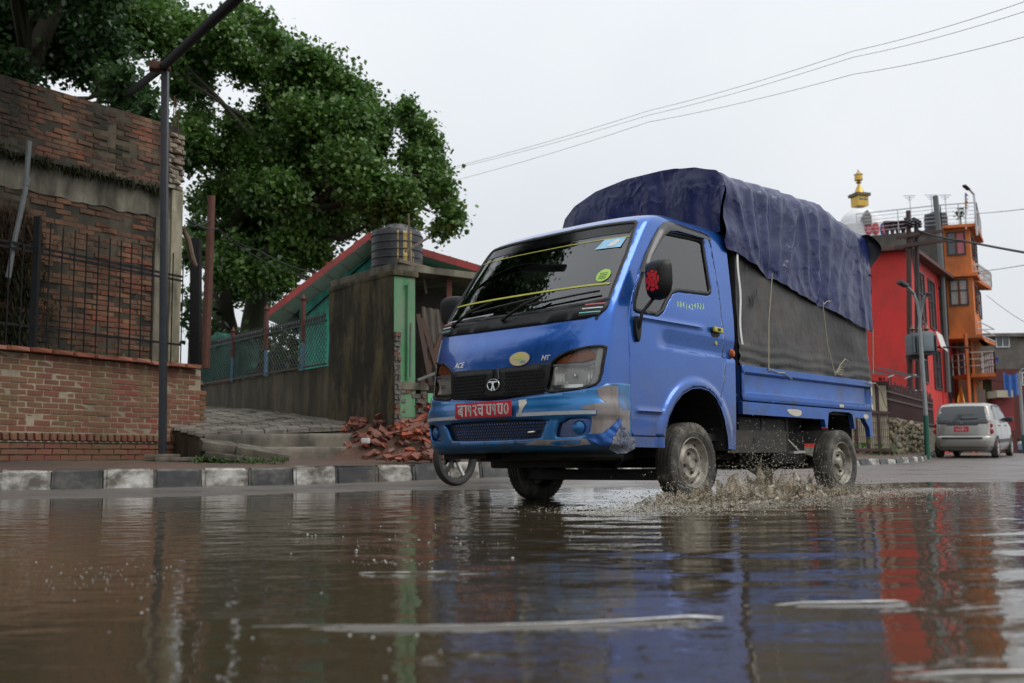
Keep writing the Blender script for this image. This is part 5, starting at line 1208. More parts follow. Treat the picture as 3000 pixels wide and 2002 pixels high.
# ---- wheels
def tyre_mat():
    m, n, l, b = _mat('muddy_tyre'); v = nmap(n, l, (1, 1, 1))
    c = nramp(n, l, nnoise(n, l, v, 9, 7, .7), [(.34, (.018, .017, .016)), (.52, (.055, .050, .042)), (.72, (.20, .18, .145))])
    l.new(c, b.inputs['Base Color']); b.inputs['Roughness'].default_value = .75; nbump(n, l, nnoise(n, l, v, 60, 5), .3, .003, b); return m
K['tyre'] = tyre_mat()
K['rim'] = pm('muddy_steel_rim', (.40, .37, .31), (.26, .235, .19), 9, .5, .2, .003, dirt=(.075, .065, .05), dirtamt=.15, dirtscale=9, dstretch=(1, 1, 1), metal=.15)
TR, TW = .266, .072
def make_wheel(x, sg, zc=.266):
    """outward axis along sg*y"""
    M = Matrix.Translation((x, sg * .665, zc)) @ Matrix.Rotation(-sg * math.pi / 2, 4, 'X')
    prof = [(.168, -.060), (.185, -.069), (.22, -.073), (.245, -.068), (.258, -.058), (.2645, -.045), (.2645, -.034), (.2575, -.032), (.2575, -.024), (.2655, -.022), (.2655, -.004), (.2585, -.003), (.2585, .004), (.2655, .005), (.2655, .022), (.2575, .024), (.2575, .032), (.2645, .034), (.2645, .045), (.258, .058), (.245, .068), (.22, .073), (.205, .0715), (.203, .0735), (.197, .0735), (.195, .071), (.185, .069), (.168, .060), (.165, .05)]
    ty = MB().lathe(prof, 64, M).build('wheel_tyre', K['tyre'], truck, True, 30)
    mb = MB()
    for k in range(52):          # shoulder lugs
        a = 2 * math.pi * k / 52
        for sd_ in (1, -1):
            mb.box(M @ Vector((.2535 * math.cos(a), .2535 * math.sin(a), sd_ * .055)), (.011, .0185, .016), (M.to_3x3() @ Matrix.Rotation(a, 3, 'Z') @ Matrix.Rotation(sd_ * R(25), 3, 'Y')))
    mb.build('tread_lugs', K['tyre'], ty)['kind'] = 'stuff'
    rp_ = [(.170, .056), (.168, .062), (.163, .064), (.158, .058), (.154, .040), (.148, .022), (.140, .016), (.128, .020), (.112, .034), (.104, .040), (.096, .041), (.088, .034), (.080, .026), (.050, .026), (.046, .030), (.040, .042), (.034, .048), (0, .050)]
    rm = MB().lathe(rp_, 48, M).build('rim', K['rim'], ty, True, 40)
    mb = MB()
    for k in range(8):           # vent holes
        a = 2 * math.pi * (k + .3) / 8
        mb.lathe([(0, .004), (.0085, .0035), (.010, 0), (.010, -.006)], 10, M @ Matrix.Rotation(a, 4, 'Z') @ Matrix.Translation((.131, 0, .021)) @ Matrix.Rotation(R(-24), 4, 'Y') @ Matrix.Diagonal((.75, 1.25, 1, 1)))
    mb.build('vent_holes', K['dark'], rm)['kind'] = 'stuff'
    for k in range(4):
        a = 2 * math.pi * (k + .15) / 4
        MB().lathe([(0, .018), (.009, .018), (.011, .014), (.011, 0)], 6, M @ Matrix.Rotation(a, 4, 'Z') @ Matrix.Translation((.064, 0, .026))).build('wheel_nut', K['mudmetal'], rm)
    return ty
for x_, sg in ((0, 1), (-2.1, 1), (0, -1), (-2.1, -1)): make_wheel(x_, sg)
# wheel housings, chassis, axles, springs, tank, exhaust
for sg in (1, -1):
    mb = MB()
    for i in range(15):
        a = math.pi * i / 14; x_, z_ = .40 * math.cos(a), .40 + .37 * math.sin(a)
        mb.v += [(x_, sg * .735, z_), (x_, sg * .40, z_)]
    mb.f = [(2 * i, 2 * i + 1, 2 * i + 3, 2 * i + 2) for i in range(14)]
    mb.build('wheel_housing', K['dark'], truck)
    MB().bar((.75, sg * .36, .46), (-2.6, sg * .36, .50), .06, .13).build('chassis_rail', K['mudmetal'], truck)
    MB().tube([(-1.55, sg * .47, .40), (-1.8, sg * .47, .33), (-2.1, sg * .47, .30), (-2.4, sg * .47, .35), (-2.62, sg * .47, .44)], .028, 6).build('leaf_spring', K['mudmetal'], truck)
    MB().box((-.415, sg * .60, .43), (.10, .26, .16)).build('cab_mount', K['dark'], truck)
    MB().box((.80, sg * .45, .36), (.30, .40, .12)).build('under_tray', K['dark'], truck)
MB().box((.14, 0, .19), (.12, 1.22, .075)).build('front_cross_beam', K['dark'], truck, bevel=.015)
MB().box((.42, -.2, .285), (.34, .75, .10)).build('bumper_shade_block', K['dark'], truck, bevel=.02)  # added dark block standing for the shade between bumper and beam
MB().tube([(.62, .05, .30), (.5, .2, .23), (.45, .42, .225), (.6, .6, .29)], .012, 6).build('brake_hose', K['dark'], truck, True)
MB().tube([(0, -.6, .27), (0, .6, .27)], .035, 10).build('front_axle', K['dark'], truck, True)
MB().tube([(-2.1, -.62, .266), (-2.1, -.14, .266), (-2.1, 0, .266), (-2.1, .14, .266), (-2.1, .62, .266)], [.04, .05, .13, .05, .04], 12).build('rear_axle', K['mudmetal'], truck, True)
MB().tube([(-.3, 0, .42), (-2.0, 0, .30)], .035, 8).build('drive_shaft', K['mudmetal'], truck, True)
MB().box((-.05, 0, .42), (.95, .62, .30)).build('engine_block', K['dark'], truck, bevel=.05)
MB().box((.55, 0, .33), (.55, .90, .10)).build('cross_member', K['dark'], truck, bevel=.03)
MB().box((-1.6, -.05, .46), (2.0, .03, .42)).build('bed_shade_panel', K['dark'], truck)  # dark sheet added to stand for the shade under the bed
MB().box((-1.64, .12, .46), (.52, .8, .40)).build('bed_shade_box', K['dark'], truck, bevel=.04)  # dark box added to fill the bed's underside with shade
MB().box((-1.05, .52, .50), (.72, .26, .20)).build('fuel_tank', K['dark'], truck, bevel=.03)
mb = MB().bar((-.50, .655, .415), (-1.32, .655, .425), .03, .16); ft = mb.build('side_guard_rail', K['mudmetal'], truck)
MB().box((-.86, .672, .43), (.03, .006, .035)).build('rail_slot', K['dark'], ft)
for x_ in (-.62, -1.0, -1.36): MB().bar((x_, .64, .60), (x_, .64, .40), .035, .02).build('rail_bracket', K['mudmetal'], truck)
MB().bar((-1.36, .66, .44), (-1.52, .66, .36), .012, .012).bar((-1.40, .66, .345), (-1.58, .66, .352), .05, .018).build('step_bracket', pm('pale_metal', (.30, .29, .27), rough=.5), truck)
MB().tube([(-.3, .25, .33), (-1.2, .30, .32), (-1.5, .30, .30)], .03, 8).build('exhaust_pipe', K['mudmetal'], truck, True)
MB().lathe([(0, -.2), (.075, -.2), (.085, -.17), (.085, .17), (.075, .2), (0, .2)], 16, Matrix.Translation((-1.35, .30, .33)) @ Matrix.Rotation(R(90), 4, 'Y')).build('silencer', K['mudmetal'], truck, True)
# ---- load bed
BS = [(.715, .952), (.742, .952), (.748, .946), (.748, .905), (.742, .898), (.722, .888), (.714, .778), (.722, .757), (.746, .742), (.748, .715), (.744, .703), (.730, .699)]
X0, X1 = -.60, -2.665
def bedside(sg):
    mb = MB(); k = len(BS); xs_ = [X0, X0 - .03] + list(np.linspace(X0 - .06, X1 + .06, 20)) + [X1 + .03, X1]
    for x_ in xs_:
        e = 1 if X1 + .05 < x_ < X0 - .05 else 0
        for y_, z_ in BS:
            yy = y_ if e or z_ > .9 or z_ < .72 else .742
            mb.v.append((x_, sg * (yy + .0015 * mnoise.noise((x_ * 3, z_ * 5, 1))), z_))
    mb.f = [(i * k + j, i * k + j + 1, (i + 1) * k + j + 1, (i + 1) * k + j) for i in range(len(xs_) - 1) for j in range(k - 1)]
    return solid(mb.build('bed_side', K['bedblue'], truck, True, 28), .012)
for sg in (1, -1):
    bedside(sg)
    mb = MB()   # fixed sill under the drop side, with the rear mudguard cut-out
    sil = [(X0, .694), (X0, .606), (-1.80, .606), (-1.82, .545), (-1.845, .545), (-1.875, .66), (-1.95, .675), (-2.22, .675), (-2.285, .66), (-2.315, .545), (-2.335, .545), (-2.335, .64), (-2.50, .635), (-2.585, .56), (-2.60, .485), (-2.645, .485), (-2.645, .694)]
    mb.prism(sil, sg * .700, sg * .741, Matrix(((1, 0, 0, 0), (0, 0, 1, 0), (0, 1, 0, 0), (0, 0, 0, 1))))
    sill = mb.build('bed_sill', K['bedblue'], truck)
    if sg > 0:
        def patch(poly, y_, nm='paint_loss_patch', mt='cream'):
            q = panel([(a, b_) for a, b_ in poly], [], .03, lambda x, z: Vector((x, y_, z))); return q.build(nm, K[mt], sill)
        patch(roundpoly([(-1.20, .665), (-1.42, .668), (-1.44, .64), (-1.41, .618), (-1.34, .614), (-1.28, .622), (-1.24, .636)], 1), .7435)
        patch(roundpoly([(-2.04, .735), (-2.12, .735), (-2.13, .712), (-2.05, .708)], 1), .7495)
        patch(roundpoly([(-2.47, .668), (-2.57, .672), (-2.575, .635), (-2.50, .63)], 1), .7435)
        patch(roundpoly([(-2.625, .91), (-2.655, .92), (-2.657, .83), (-2.63, .82)], 1), .7495); patch(roundpoly([(-2.62, .755), (-2.655, .76), (-2.657, .712), (-2.63, .71)], 1), .7505)
    MB().box((-2.345, sg * .60, .48), (.012, .20, .36)).build('mud_flap', K['dark'], truck)
    mb = MB()
    for i in range(11):
        a = math.pi * i / 10; x_, z_ = -2.08 + .26 * math.cos(a), .52 + .15 * math.sin(a)
        mb.v += [(x_, sg * .70, z_), (x_, sg * .50, z_)]
    mb.f = [(2 * i, 2 * i + 1, 2 * i + 3, 2 * i + 2) for i in range(10)]
    mb.build('rear_wheel_housing', K['dark'], truck)
MB().box(((X0 + X1) / 2, 0, .672), (2.04, 1.40, .04)).build('bed_floor', K['dark'], truck)
MB().box((X0 - .015, 0, .82), (.03, 1.44, .26)).build('bed_front_board', K['bedblue'], truck)
MB().box((X1 + .015, 0, .82), (.03, 1.44, .26)).build('tail_board', K['bedblue'], truck)
# ---- canvas box over the bed
def cv(u, v):     # left side sheet
    x = -.60 - 2.085 * u; z = .935 + .93 * v
    if v < .22: z += .012 * math.sin(u * 9) * (1 - v / .22)
    y = .712 + .010 * mnoise.noise((x * 2.2, z * 2.5, 1)) + .006 * mnoise.noise((x * 6, z * 7, 2))
    low = max(0, 1 - v / .25); y += low * (.016 + .012 * math.sin(z * 95 + 3 * mnoise.noise((x * 2.5, z * 3, 7))))
    z -= .03 * u * low
    return Vector((x, y + .006 * math.exp(-((u - .985) / .01) ** 2), z))
m, n, l, b = _mat('black_canvas')
v = nmap(n, l, (1, 1, 1)); c = nramp(n, l, nnoise(n, l, v, 2.2, 6, .65), [(.32, (.018, .0175, .018)), (.52, (.042, .039, .038)), (.72, (.088, .074, .066))])
c = nmix(n, l, nramp(n, l, nnoise(n, l, nmap(n, l, (14, 14, 1.5)), 1.5, 4), [(.62, (0, 0, 0)), (.75, (.6, .6, .6))]), c, (.085, .078, .074))
l.new(c, b.inputs['Base Color']); b.inputs['Roughness'].default_value = .5; nbump(n, l, nnoise(n, l, nmap(n, l, (1, 1, .6)), 4.5, 5, .55), .5, .05, b); K['canvas'] = m
cs_ = MB().grid(cv, 80, 44).build('canvas_side', K['canvas'], truck, True, 60)
MB().grid(lambda u, v: (cv(u, v).x, -cv(u, v).y, cv(u, v).z), 20, 10).build('canvas_side', K['canvas'], truck, True, 60)
MB().grid(lambda u, v: Vector((-.60 + .01 * mnoise.noise((u * 4, v * 4, 0)), .712 - 1.424 * u, .93 + 1.0 * v)), 16, 12).build('canvas_front', K['canvas'], truck, True)
MB().grid(lambda u, v: Vector((-2.685 + .015 * mnoise.noise((u * 4, v * 4, 0)), .712 - 1.424 * u, .93 + 1.2 * v)), 16, 12).build('canvas_back', K['canvas'], truck, True)
mb = MB()
for i in range(24): 
    t = i / 23; z_ = 1.10 + .68 * t; x_ = -.612 + .012 * math.sin(t * 9) - .02 * (1 - t) ** 3
    mb.v += [(x_, .728, z_), (x_ - .018, .732, z_)]
mb.f = [(2 * i, 2 * i + 2, 2 * i + 3, 2 * i + 1) for i in range(23)]; mb.build('white_edge_tape', K['white'], cs_)
for (x_, z_, h_, w_) in ((-.80, 1.43, .10, .018), (-.74, 1.66, .05, .010), (-.86, 1.50, .07, .006)):
    mb = MB(); q = [(x_ + w_ * math.sin(t) * (1 + .4 * math.sin(3 * t)), z_ + h_ / 2 * math.cos(t)) for t in np.linspace(0, 6.283, 13)[:-1]]
    mb.v = [(a, .7265, b_) for a, b_ in q]; mb.f = [tuple(range(12))]; mb.build('canvas_tear', K['dark'], cs_)

# ================================================================== blue tarpaulin over the load
LOW = [(-.38, 1.90), (-.46, 1.76), (-.60, 1.755), (-.80, 1.70), (-1.03, 1.625), (-1.10, 1.63), (-1.45, 1.565), (-1.81, 1.505), (-1.90, 1.50), (-2.3, 1.44), (-2.72, 1.375)]
def low_z(x): return float(np.interp(-x, [-a for a, _ in LOW], [b_ for _, b_ in LOW]))
def top_prof(x, t):
    """cross-section of the load at x; t from 0 (left lower edge) over the top to 1 (right lower edge)"""
    lz = low_z(x); sag = .02 * math.sin(x * 3.0)
    ctl = [(.735, lz), (.738, (lz + 2.2) / 2), (.745, 2.18), (.735, 2.265), (.68, 2.335), (.50, 2.40), (.22, 2.435), (-.10, 2.435), (-.40, 2.395), (-.62, 2.315), (-.72, 2.23), (-.76, 2.12), (-.75, 1.85), (-.745, 1.55)]
    q = np.array(ctl); L_ = np.concatenate([[0], np.cumsum(np.hypot(*np.diff(q, axis=0).T))]); s_ = t * L_[-1]
    return float(np.interp(s_, L_, q[:, 0])), float(np.interp(s_, L_, q[:, 1])) + (sag - .085 * sstep(-1.9, -2.7, x)) * sstep(.14, .25, t) * (1 - sstep(.75, .86, t))
def tarp(u, v):
    x = -.425 - 2.29 * u; y, z = top_prof(x, v)
    side_ = 1 - sstep(.20, .30, v); e = .010
    # folds: long vertical creases fanning from the tie points, crumples elsewhere
    d = .012 * mnoise.noise((x * 3, v * 9, 1)) + .008 * mnoise.noise((x * 9, v * 22, 2)) + .004 * mnoise.noise((x * 20, v * 50, 3))
    for xt in (-1.03, -1.81):
        w = .10 + .5 * (v / .22); fall = math.exp(-((x - xt) / max(.06, .22 + w * .3)) ** 2)
        d += side_ * fall * .017 * math.sin((x - xt) / (.045 + .16 * v) * 2.2) * sstep(.0, .03, v)
        d -= side_ * .03 * math.exp(-((x - xt) / .07) ** 2) * (1 - sstep(0, .06, v))
    fr_ = math.exp(-((u) / .09) ** 2); d += side_ * fr_ * .010 * math.sin(z * 24 + 4 * u)
    d += .004 * (1 - sstep(0, .04, v)) * math.sin(x * 34 + 2 * math.sin(x * 9))
    d += .010 * math.exp(-((abs(u * 4 % 1 - .5) - 0) / .09) ** 2) * (1 - side_)       # hoops under the top
    d += .006 * math.exp(-((x + 1.22 + .25 * (z - 2)) / .02) ** 2) + .006 * math.exp(-((x + 2.0 - .2 * (z - 2)) / .022) ** 2)
    for xf_, sl_, am_ in ((-.70, .55, .012), (-1.35, -.35, .010), (-1.62, .30, .008), (-2.25, -.45, .011), (-2.50, .2, .010)): d += am_ * side_ * math.exp(-((x - xf_ - sl_ * (z - 1.9)) / .035) ** 2)
    nx = Vector((0, 1 if v < .25 else 0, 0)) if v < .18 else Vector((0, math.cos(math.pi * (v - .18) / .64), math.sin(math.pi * (v - .18) / .64) )) if v < .82 else Vector((0, -1, 0))
    return Vector((x, y, z)) + nx * (d + .012)
m, n, l, b = _mat('blue_tarpaulin')
v = nmap(n, l, (1, 1, 1)); c = nramp(n, l, nnoise(n, l, v, 3, 6, .6), [(.3, (.008, .014, .068)), (.7, (.014, .022, .105))])
c = nmix(n, l, nramp(n, l, nnoise(n, l, nmap(n, l, (3, 3, 2.5)), 2.2, 7, .7), [(.62, (0, 0, 0)), (.70, (.7, .7, .7))]), c, (.005, .006, .022))
l.new(c, b.inputs['Base Color']); l.new(nramp(n, l, nnoise(n, l, v, 7, 4), [(.3, (.22, .22, .22)), (.7, (.42, .42, .42))]), b.inputs['Roughness'])
b.inputs['Specular IOR Level'].default_value = .6
rd = nramp(n, l, nnoise(n, l, nmap(n, l, (1, 1, .9)), 4.2, 3, .5), [(.42, (0, 0, 0)), (.5, (.7, .7, .7)), (.58, (0, 0, 0))])
ad = n.new('ShaderNodeMath'); ad.operation = 'MULTIPLY_ADD'; l.new(nnoise(n, l, nmap(n, l, (1, 1, .7)), 15, 4, .55), ad.inputs[0]); ad.inputs[1].default_value = .40; l.new(rd, ad.inputs[2])
nbump(n, l, ad.outputs[0], .30, .016, b); K['tarp'] = m
tarp_o = empty('tarpaulin', T_LOC, 'dark blue plastic tarpaulin tied over the load of the mini truck', 'tarpaulin'); ORG[tarp_o.name] = Vector((0, 0, 0)); tarp_o.matrix_world = TM
ts_ = MB().grid(tarp, 170, 130).build('tarp_sheet', K['tarp'], tarp_o, True, 70)
def tfront(u, v):     # sheet hanging down in front, over the cab roof
    y, z = top_prof(-.425, .13 + .72 * u); zb = 1.90 - .02 * abs(y)
    zz = z + (zb - z) * v; w = math.sin(y * 17 + 2 * mnoise.noise((y * 3, zz * 2, 0)))
    return Vector((-.425 + .05 * v * (1 - v) * 2 + (.012 * w * (.2 + v) + .018 * mnoise.noise((y * 3.1, zz * 3.1, 4))) * min(1, v * 6), y * (1 - .04 * v) + (.012 if y > 0 else -.012) * (1 - v), zz + .012 * (1 - v)))
MB().grid(tfront, 90, 30).build('tarp_front', K['tarp'], tarp_o, True, 70)
def tback(u, v):
    y, z = top_prof(-2.715, .06 + .88 * u); zb = 1.7 + .1 * math.sin(y * 4)
    return Vector((-2.715 - .03 * v, y, z + (zb - z) * v))
MB().grid(tback, 40, 8).build('tarp_back', K['tarp'], tarp_o, True, 70)
def flap(u, v):       # black sheet end blowing over the rear edge
    y = .80 - .60 * u; z = 2.20 - .36 * v * (1 - .35 * u) + .05 * u; x = -2.66 - .09 * math.sin(v * 2.4) - .03 * math.sin(u * 9 + v * 5) 
    return Vector((x, y + .05 * math.sin(v * 6), z + .02 * math.sin(u * 14)))
MB().grid(flap, 24, 16).build('black_flap', pm('black_sheet', (.008, .010, .012), (.014, .016, .018), 6, .4, .3, .01), tarp_o, True, 60)
pw = panel(roundpoly([(-2.45, 1.62), (-2.56, 1.75), (-2.62, 1.60), (-2.60, 1.46), (-2.5, 1.46)], 2), [], .04, lambda x, z: Vector((x, .776 + .006 * mnoise.noise((x * 20, z * 20, 0)), z)))
K['rope'] = pm('nylon_rope', (.42, .40, .26), (.34, .31, .2), 30, .7, .2, .002)
def ropes(pts, r=.0042, name='rope'):
    MB().tube(pts, r, 5).build(name, K['rope'], tarp_o, True)
ropes([(-1.03, .765, 1.66), (-1.03, .760, 1.62), (-.99, .745, 1.30), (-.955, .752, .97), (-.95, .756, .93)])
ropes([(-.955, .756, .945), (-1.00, .765, .935), (-1.08, .758, .925), (-1.16, .765, .930), (-1.24, .757, .905), (-1.28, .76, .885)])
ropes([(-1.81, .765, 1.54), (-1.815, .760, 1.50), (-1.90, .742, 1.20), (-1.975, .752, .99), (-1.985, .756, .955)])
ropes([(-1.815, .765, 1.515), (-1.86, .775, 1.545), (-1.93, .77, 1.555), (-1.95, .765, 1.55)], .0035)
ropes([(-1.985, .756, .97), (-2.03, .78, 1.05), (-2.10, .79, 1.10), (-2.17, .785, 1.08), (-2.19, .78, 1.03)], .0035)
for k_ in range(4): ropes([(-1.985, .757, .985), (-2.02 - .012 * k_, .775, 1.0 + .022 * k_ - .03), (-2.06 - .01 * k_, .78, 1.0 - .03 + .02 * k_)], .003)
ropes([(-2.55, .765, .93), (-2.66, .78, .935), (-2.80, .76, .88), (-2.95, .72, .78), (-3.05, .70, .73)], .0045)
ropes([(-2.70, .76, 1.40), (-2.705, .75, 1.2), (-2.70, .745, 1.02)], .0045)
# ================================================================== right side: street, buildings, car, poles
def frame(o, ang): return Matrix.Translation(o) @ Matrix.Rotation(ang, 4, 'Z')
red1 = pm('red_wall_paint', (.66, .034, .028), (.58, .03, .026), 1.2, .7, .25, .006, coord='World', dirt=(.36, .034, .03), dirtamt=.15, dirtscale=.8, dstretch=(1, 1, .5))
org1 = pm('orange_wall_paint', (.62, .17, .03), (.54, .145, .028), 1.2, .7, .25, .006, coord='World', dirt=(.26, .08, .025), dirtamt=.15, dirtscale=.9, dstretch=(1, 1, .5))
cem = pm('bare_cement', (.20, .185, .165), (.13, .12, .105), 1.2, .85, .4, .01, coord='World', dirt=(.04, .038, .032), dirtamt=.4, dirtscale=.5, dstretch=(1, 1, .7))
mar = pm('maroon_brickwork', (.115, .028, .024), (.085, .026, .022), 3, .85, .3, .01, coord='World')
wframe = pm('dark_window_frame', (.030, .018, .016), (.045, .026, .022), 6, .5, .1, .003)
pane = pm('window_pane', (.035, .045, .055), (.06, .07, .08), 2, .08, 0, spec=.8)
curt = pm('pale_curtain', (.40, .38, .36), (.28, .27, .26), 8, .8, .2, .01, stretch=(6, 6, 1)); pink = pm('pink_curtain', (.52, .16, .2), (.4, .12, .15), 8, .8, .2, .01, stretch=(6, 6, 1))
class Face:
    """upright facade plane for windows: origin a, along e, outward normal n"""
    def __init__(s, a, b_): s.a = Vector((a.x, a.y, 0)); d = Vector((b_.x - a.x, b_.y - a.y, 0)); s.L = d.length; s.e = d / s.L; s.n = Vector((s.e.y, -s.e.x, 0)); s.ang = math.atan2(s.e.y, s.e.x)
    def p(s, u, z, o=0): q = s.a + s.e * u + s.n * o; return Vector((q.x, q.y, z))
    def box(s, mb, u0, u1, z0, z1, o0, o1): return mb.box(s.p((u0 + u1) / 2, (z0 + z1) / 2, (o0 + o1) / 2), (u1 - u0, abs(o1 - o0), z1 - z0), yaw(s.ang))
    def window(s, parent, u0, u1, z0, z1, n_=2, fm=None, pmtl=None, bars=True, back=None):
        fm = fm or wframe; t = .07; mb = MB()
        s.box(mb, u0, u1, z0, z0 + t, -.05, .05); s.box(mb, u0, u1, z1 - t, z1, -.05, .05); s.box(mb, u0, u0 + t, z0 + t, z1 - t, -.05, .05); s.box(mb, u1 - t, u1, z0 + t, z1 - t, -.05, .05)
        for i in range(1, n_): c_ = u0 + (u1 - u0) * i / n_; s.box(mb, c_ - .03, c_ + .03, z0 + t, z1 - t, -.045, .045)
        if bars: s.box(mb, u0 + t, u1 - t, z0 + (z1 - z0) * .55, z0 + (z1 - z0) * .55 + .05, -.04, .04)
        w = mb.build('window', fm, parent)
        for i in range(n_):
            a, c_ = u0 + (u1 - u0) * i / n_, u0 + (u1 - u0) * (i + 1) / n_; mb = MB(); s.box(mb, a + .06, c_ - .06, z0 + t, z1 - t, -.03, .012); mb.build('pane', (back[i % len(back)] if back else pane), w)
        return w
# ---- red house
c0 = at(2656, 735, 40); zr_ = c0.z; c1_ = at(2790, 860, 49.5); cl_ = Vector((8.5, 43.2, 0))
rh = empty('red_house', Vector((c0.x, c0.y, .4)), 'bright red painted house with dark windows behind the utility poles', 'house')
fl, frc = Face(cl_, c0), Face(c0, c1_)
back = Vector((c1_.x - 7, c1_.y + 3, 0))
def blk(pts, z0, z1): 
    n_ = len(pts); return MB().add([(p.x, p.y, z0) for p in pts] + [(p.x, p.y, z1) for p in pts], [tuple(range(n_ - 1, -1, -1)), tuple(range(n_, 2 * n_))] + [(i, (i + 1) % n_, n_ + (i + 1) % n_, n_ + i) for i in range(n_)])
blk([cl_, c0, c1_, back], 0, zr_).build('wall', red1, rh)
ov = pm('roof_edge_brown', (.12, .05, .04), (.08, .04, .035), 4, .7, .2, .005)
blk([cl_ + Vector((-.3, -.35, 0)), Vector((c0.x + .05, c0.y - .5, 0)), Vector((c1_.x + .6, c1_.y - .2, 0)), back], zr_ + .003, zr_ + .14).build('roof', ov, rh)
mb = MB(); frc.box(mb, 0, .05, .5, zr_ - .2, 0, .06); frc.box(mb, frc.L * .58, frc.L * .58 + .12, .5, zr_ - .2, 0, .05); mb.build('pilaster', red1, rh)
for (u0, u1, z0, z1) in [(1.9, 3.4, zr_ - 2.6, zr_ - .45), (4.3, 5.9, zr_ - 2.6, zr_ - .45), (6.6, 9.2, zr_ - 2.7, zr_ - .45), (4.6, 6.4, 3.1, 4.85), (8.1, 9.6, 2.9, 4.6), (2.0, 3.1, 3.2, 4.9), (1.6, 3.3, .9, 2.2), (5.2, 6.6, .9, 2.0)]:
    if u1 < frc.L: frc.window(rh, u0, u1, z0, z1, 3 if u1 - u0 > 2 else 2)
MB().add([frc.p(4.9, 5.6, .12), frc.p(5.9, 5.5, .22), frc.p(5.9, 4.75, .42), frc.p(4.9, 4.9, .3)], [(0, 1, 2, 3)]).build('white_banner', K['white'], rh)
MB().tube([frc.p(5.0, 4.9, .1), frc.p(6.2, 4.9, 1.3)], .04, 6).build('bracket_pipe', K['iron'], rh)
# ---- orange house with stacked bays, cement flank, roof terrace
oF = Vector((at(2764, 700, 47).x, 47, 0)); oR = Vector((at(2841, 700, 46.6).x, 46.6, 0)); oB = oR + Vector((1.85, 3.4, 0)); oL = Vector((at(2520, 700, 48.7).x, 48.7, 0))
ztop = at(2760, 668, 47).z
oh = empty('orange_house', Vector((oF.x, oF.y, .4)), 'tall orange house with overhanging bays, cement flank and railed roof terrace', 'house')
zb_ = at(2790, 985, 47).z; zm_ = at(2790, 812, 47).z
blk([oF, oR, oB, oB + Vector((-3, 3, 0)), oF + Vector((.6, 4, 0))], zb_, ztop - .1).build('wall', org1, oh)
f1, f2 = Face(oF, oR), Face(oR, oB)
blk([oL, oF + Vector((-.02, .05, 0)), oF + Vector((.5, 3.9, 0)), oL + Vector((1, 4, 0))], 0, ztop - .02).build('flank_wall', cem, oh)
g0 = Vector((.9, 1.4, 0)); blk([oF + g0, oR + g0 + Vector((-.1, 0, 0)), oB + Vector((-.6, .5, 0)), oB + Vector((-3, 3, 0)), oF + Vector((.6, 4, 0))], 0, zb_ - .01).build('lower_wall', pm('ochre_wall', (.36, .20, .10), (.28, .15, .08), 1.5, .8, .2, .006), oh)
def ledge(z, o, th=.14, m_=None, pts=(oF, oR, oB)):
    a, b_, c_ = pts; blk([a + Vector((-.15, -o, 0)), b_ + Vector((o * .5, -o, 0)), c_ + Vector((o, 0, 0)), c_ + Vector((-2.5, 2, 0)), a + Vector((.4, 2, 0))], z, z + th).build('ledge', m_ or org1, oh)
ledge(ztop - .1, .35); ledge(zm_ - .05, .25); ledge(zb_ - .16, .3)
cream_ = pm('cream_edge', (.42, .36, .22), (.32, .27, .17), 3, .8, .2, .005)
h_ = zm_ - zb_; H_ = ztop - zm_
f1.window(oh, .12, .12 + f1.L * .72, zm_ + H_ * .42, zm_ + H_ * .90, 2, back=[pane, pink]); f1.window(oh, .12, .12 + f1.L * .72, zb_ + h_ * .50, zb_ + h_ * .95, 2, back=[curt])
f2.window(oh, .7, 1.5, zm_ + H_ * .40, zm_ + H_ * .88, 1); f2.window(oh, 2.2, 3.4, zm_ + H_ * .40, zm_ + H_ * .88, 1); f2.window(oh, .8, 1.7, zb_ + h_ * .42, zb_ + h_ * .9, 1); f2.window(oh, 2.6, 4.0, zb_ + h_ * .42, zb_ + h_ * .9, 1)
def balcony(z, pts, nm='balcony', h=.95, slabm=None):
    p = [Vector((q.x, q.y, 0)) for q in pts]; o = blk(p, z - .16, z).build(nm, slabm or org1, oh); mb = MB(); k = []
    for a, b_ in zip(p[:-1], p[1:]):
        L_ = (b_ - a).length; n_ = max(2, int(L_ / .35))
        for zz in (.35, .65, h): MB().bar(a + Vector((0, 0, z + zz)), b_ + Vector((0, 0, z + zz)), .04).build('rail', pm('rail_paint', (.5, .5, .5)) if 'rail_paint' not in bpy.data.materials else bpy.data.materials['rail_paint'], o)
        for i in range(n_ + 1): q = a.lerp(b_, i / n_); MB().bar(q + Vector((0, 0, z)), q + Vector((0, 0, z + h)), .035).build('baluster', bpy.data.materials['rail_paint'], o)
    return o
balcony(zm_, [oR + Vector((.45, .9, 0)), oR + Vector((.75, 1.0, 0)), oB + Vector((.6, 0, 0)), oB], h=.7); balcony(zb_ - .0, [oR + Vector((.3, .5, 0)), oR + Vector((.5, .6, 0)), oB + Vector((.6, 0, 0)), oB], h=.05)
zbal = at(2800, 1095, 46).z
bal = balcony(zbal, [oF + Vector((.2, .3, 0)), oF + Vector((.5, -.9, 0)), oR + Vector((.35, -.9, 0)), oR + Vector((.8, 1.4, 0))]); 
for (px_, Y_) in ((2836, 46.2), (2852, 47.5)): q = at(px_, 1100, Y_); MB().bar(Vector((q.x, q.y, .3)), Vector((q.x, q.y, zb_)), .13).build('column', org1, oh)
lf_ = Face(oF + g0, oR + g0); lf_.window(oh, .1, .75, zbal + .1, zbal + 2.0, 1); mb = MB(); lf_.box(mb, .0, lf_.L, .3, zbal - .6, .02, .08); mb.build('ground_floor_panel', pm('grey_beige_panel', (.24, .20, .165), (.2, .17, .14), 2, .8, .2, .005), oh)
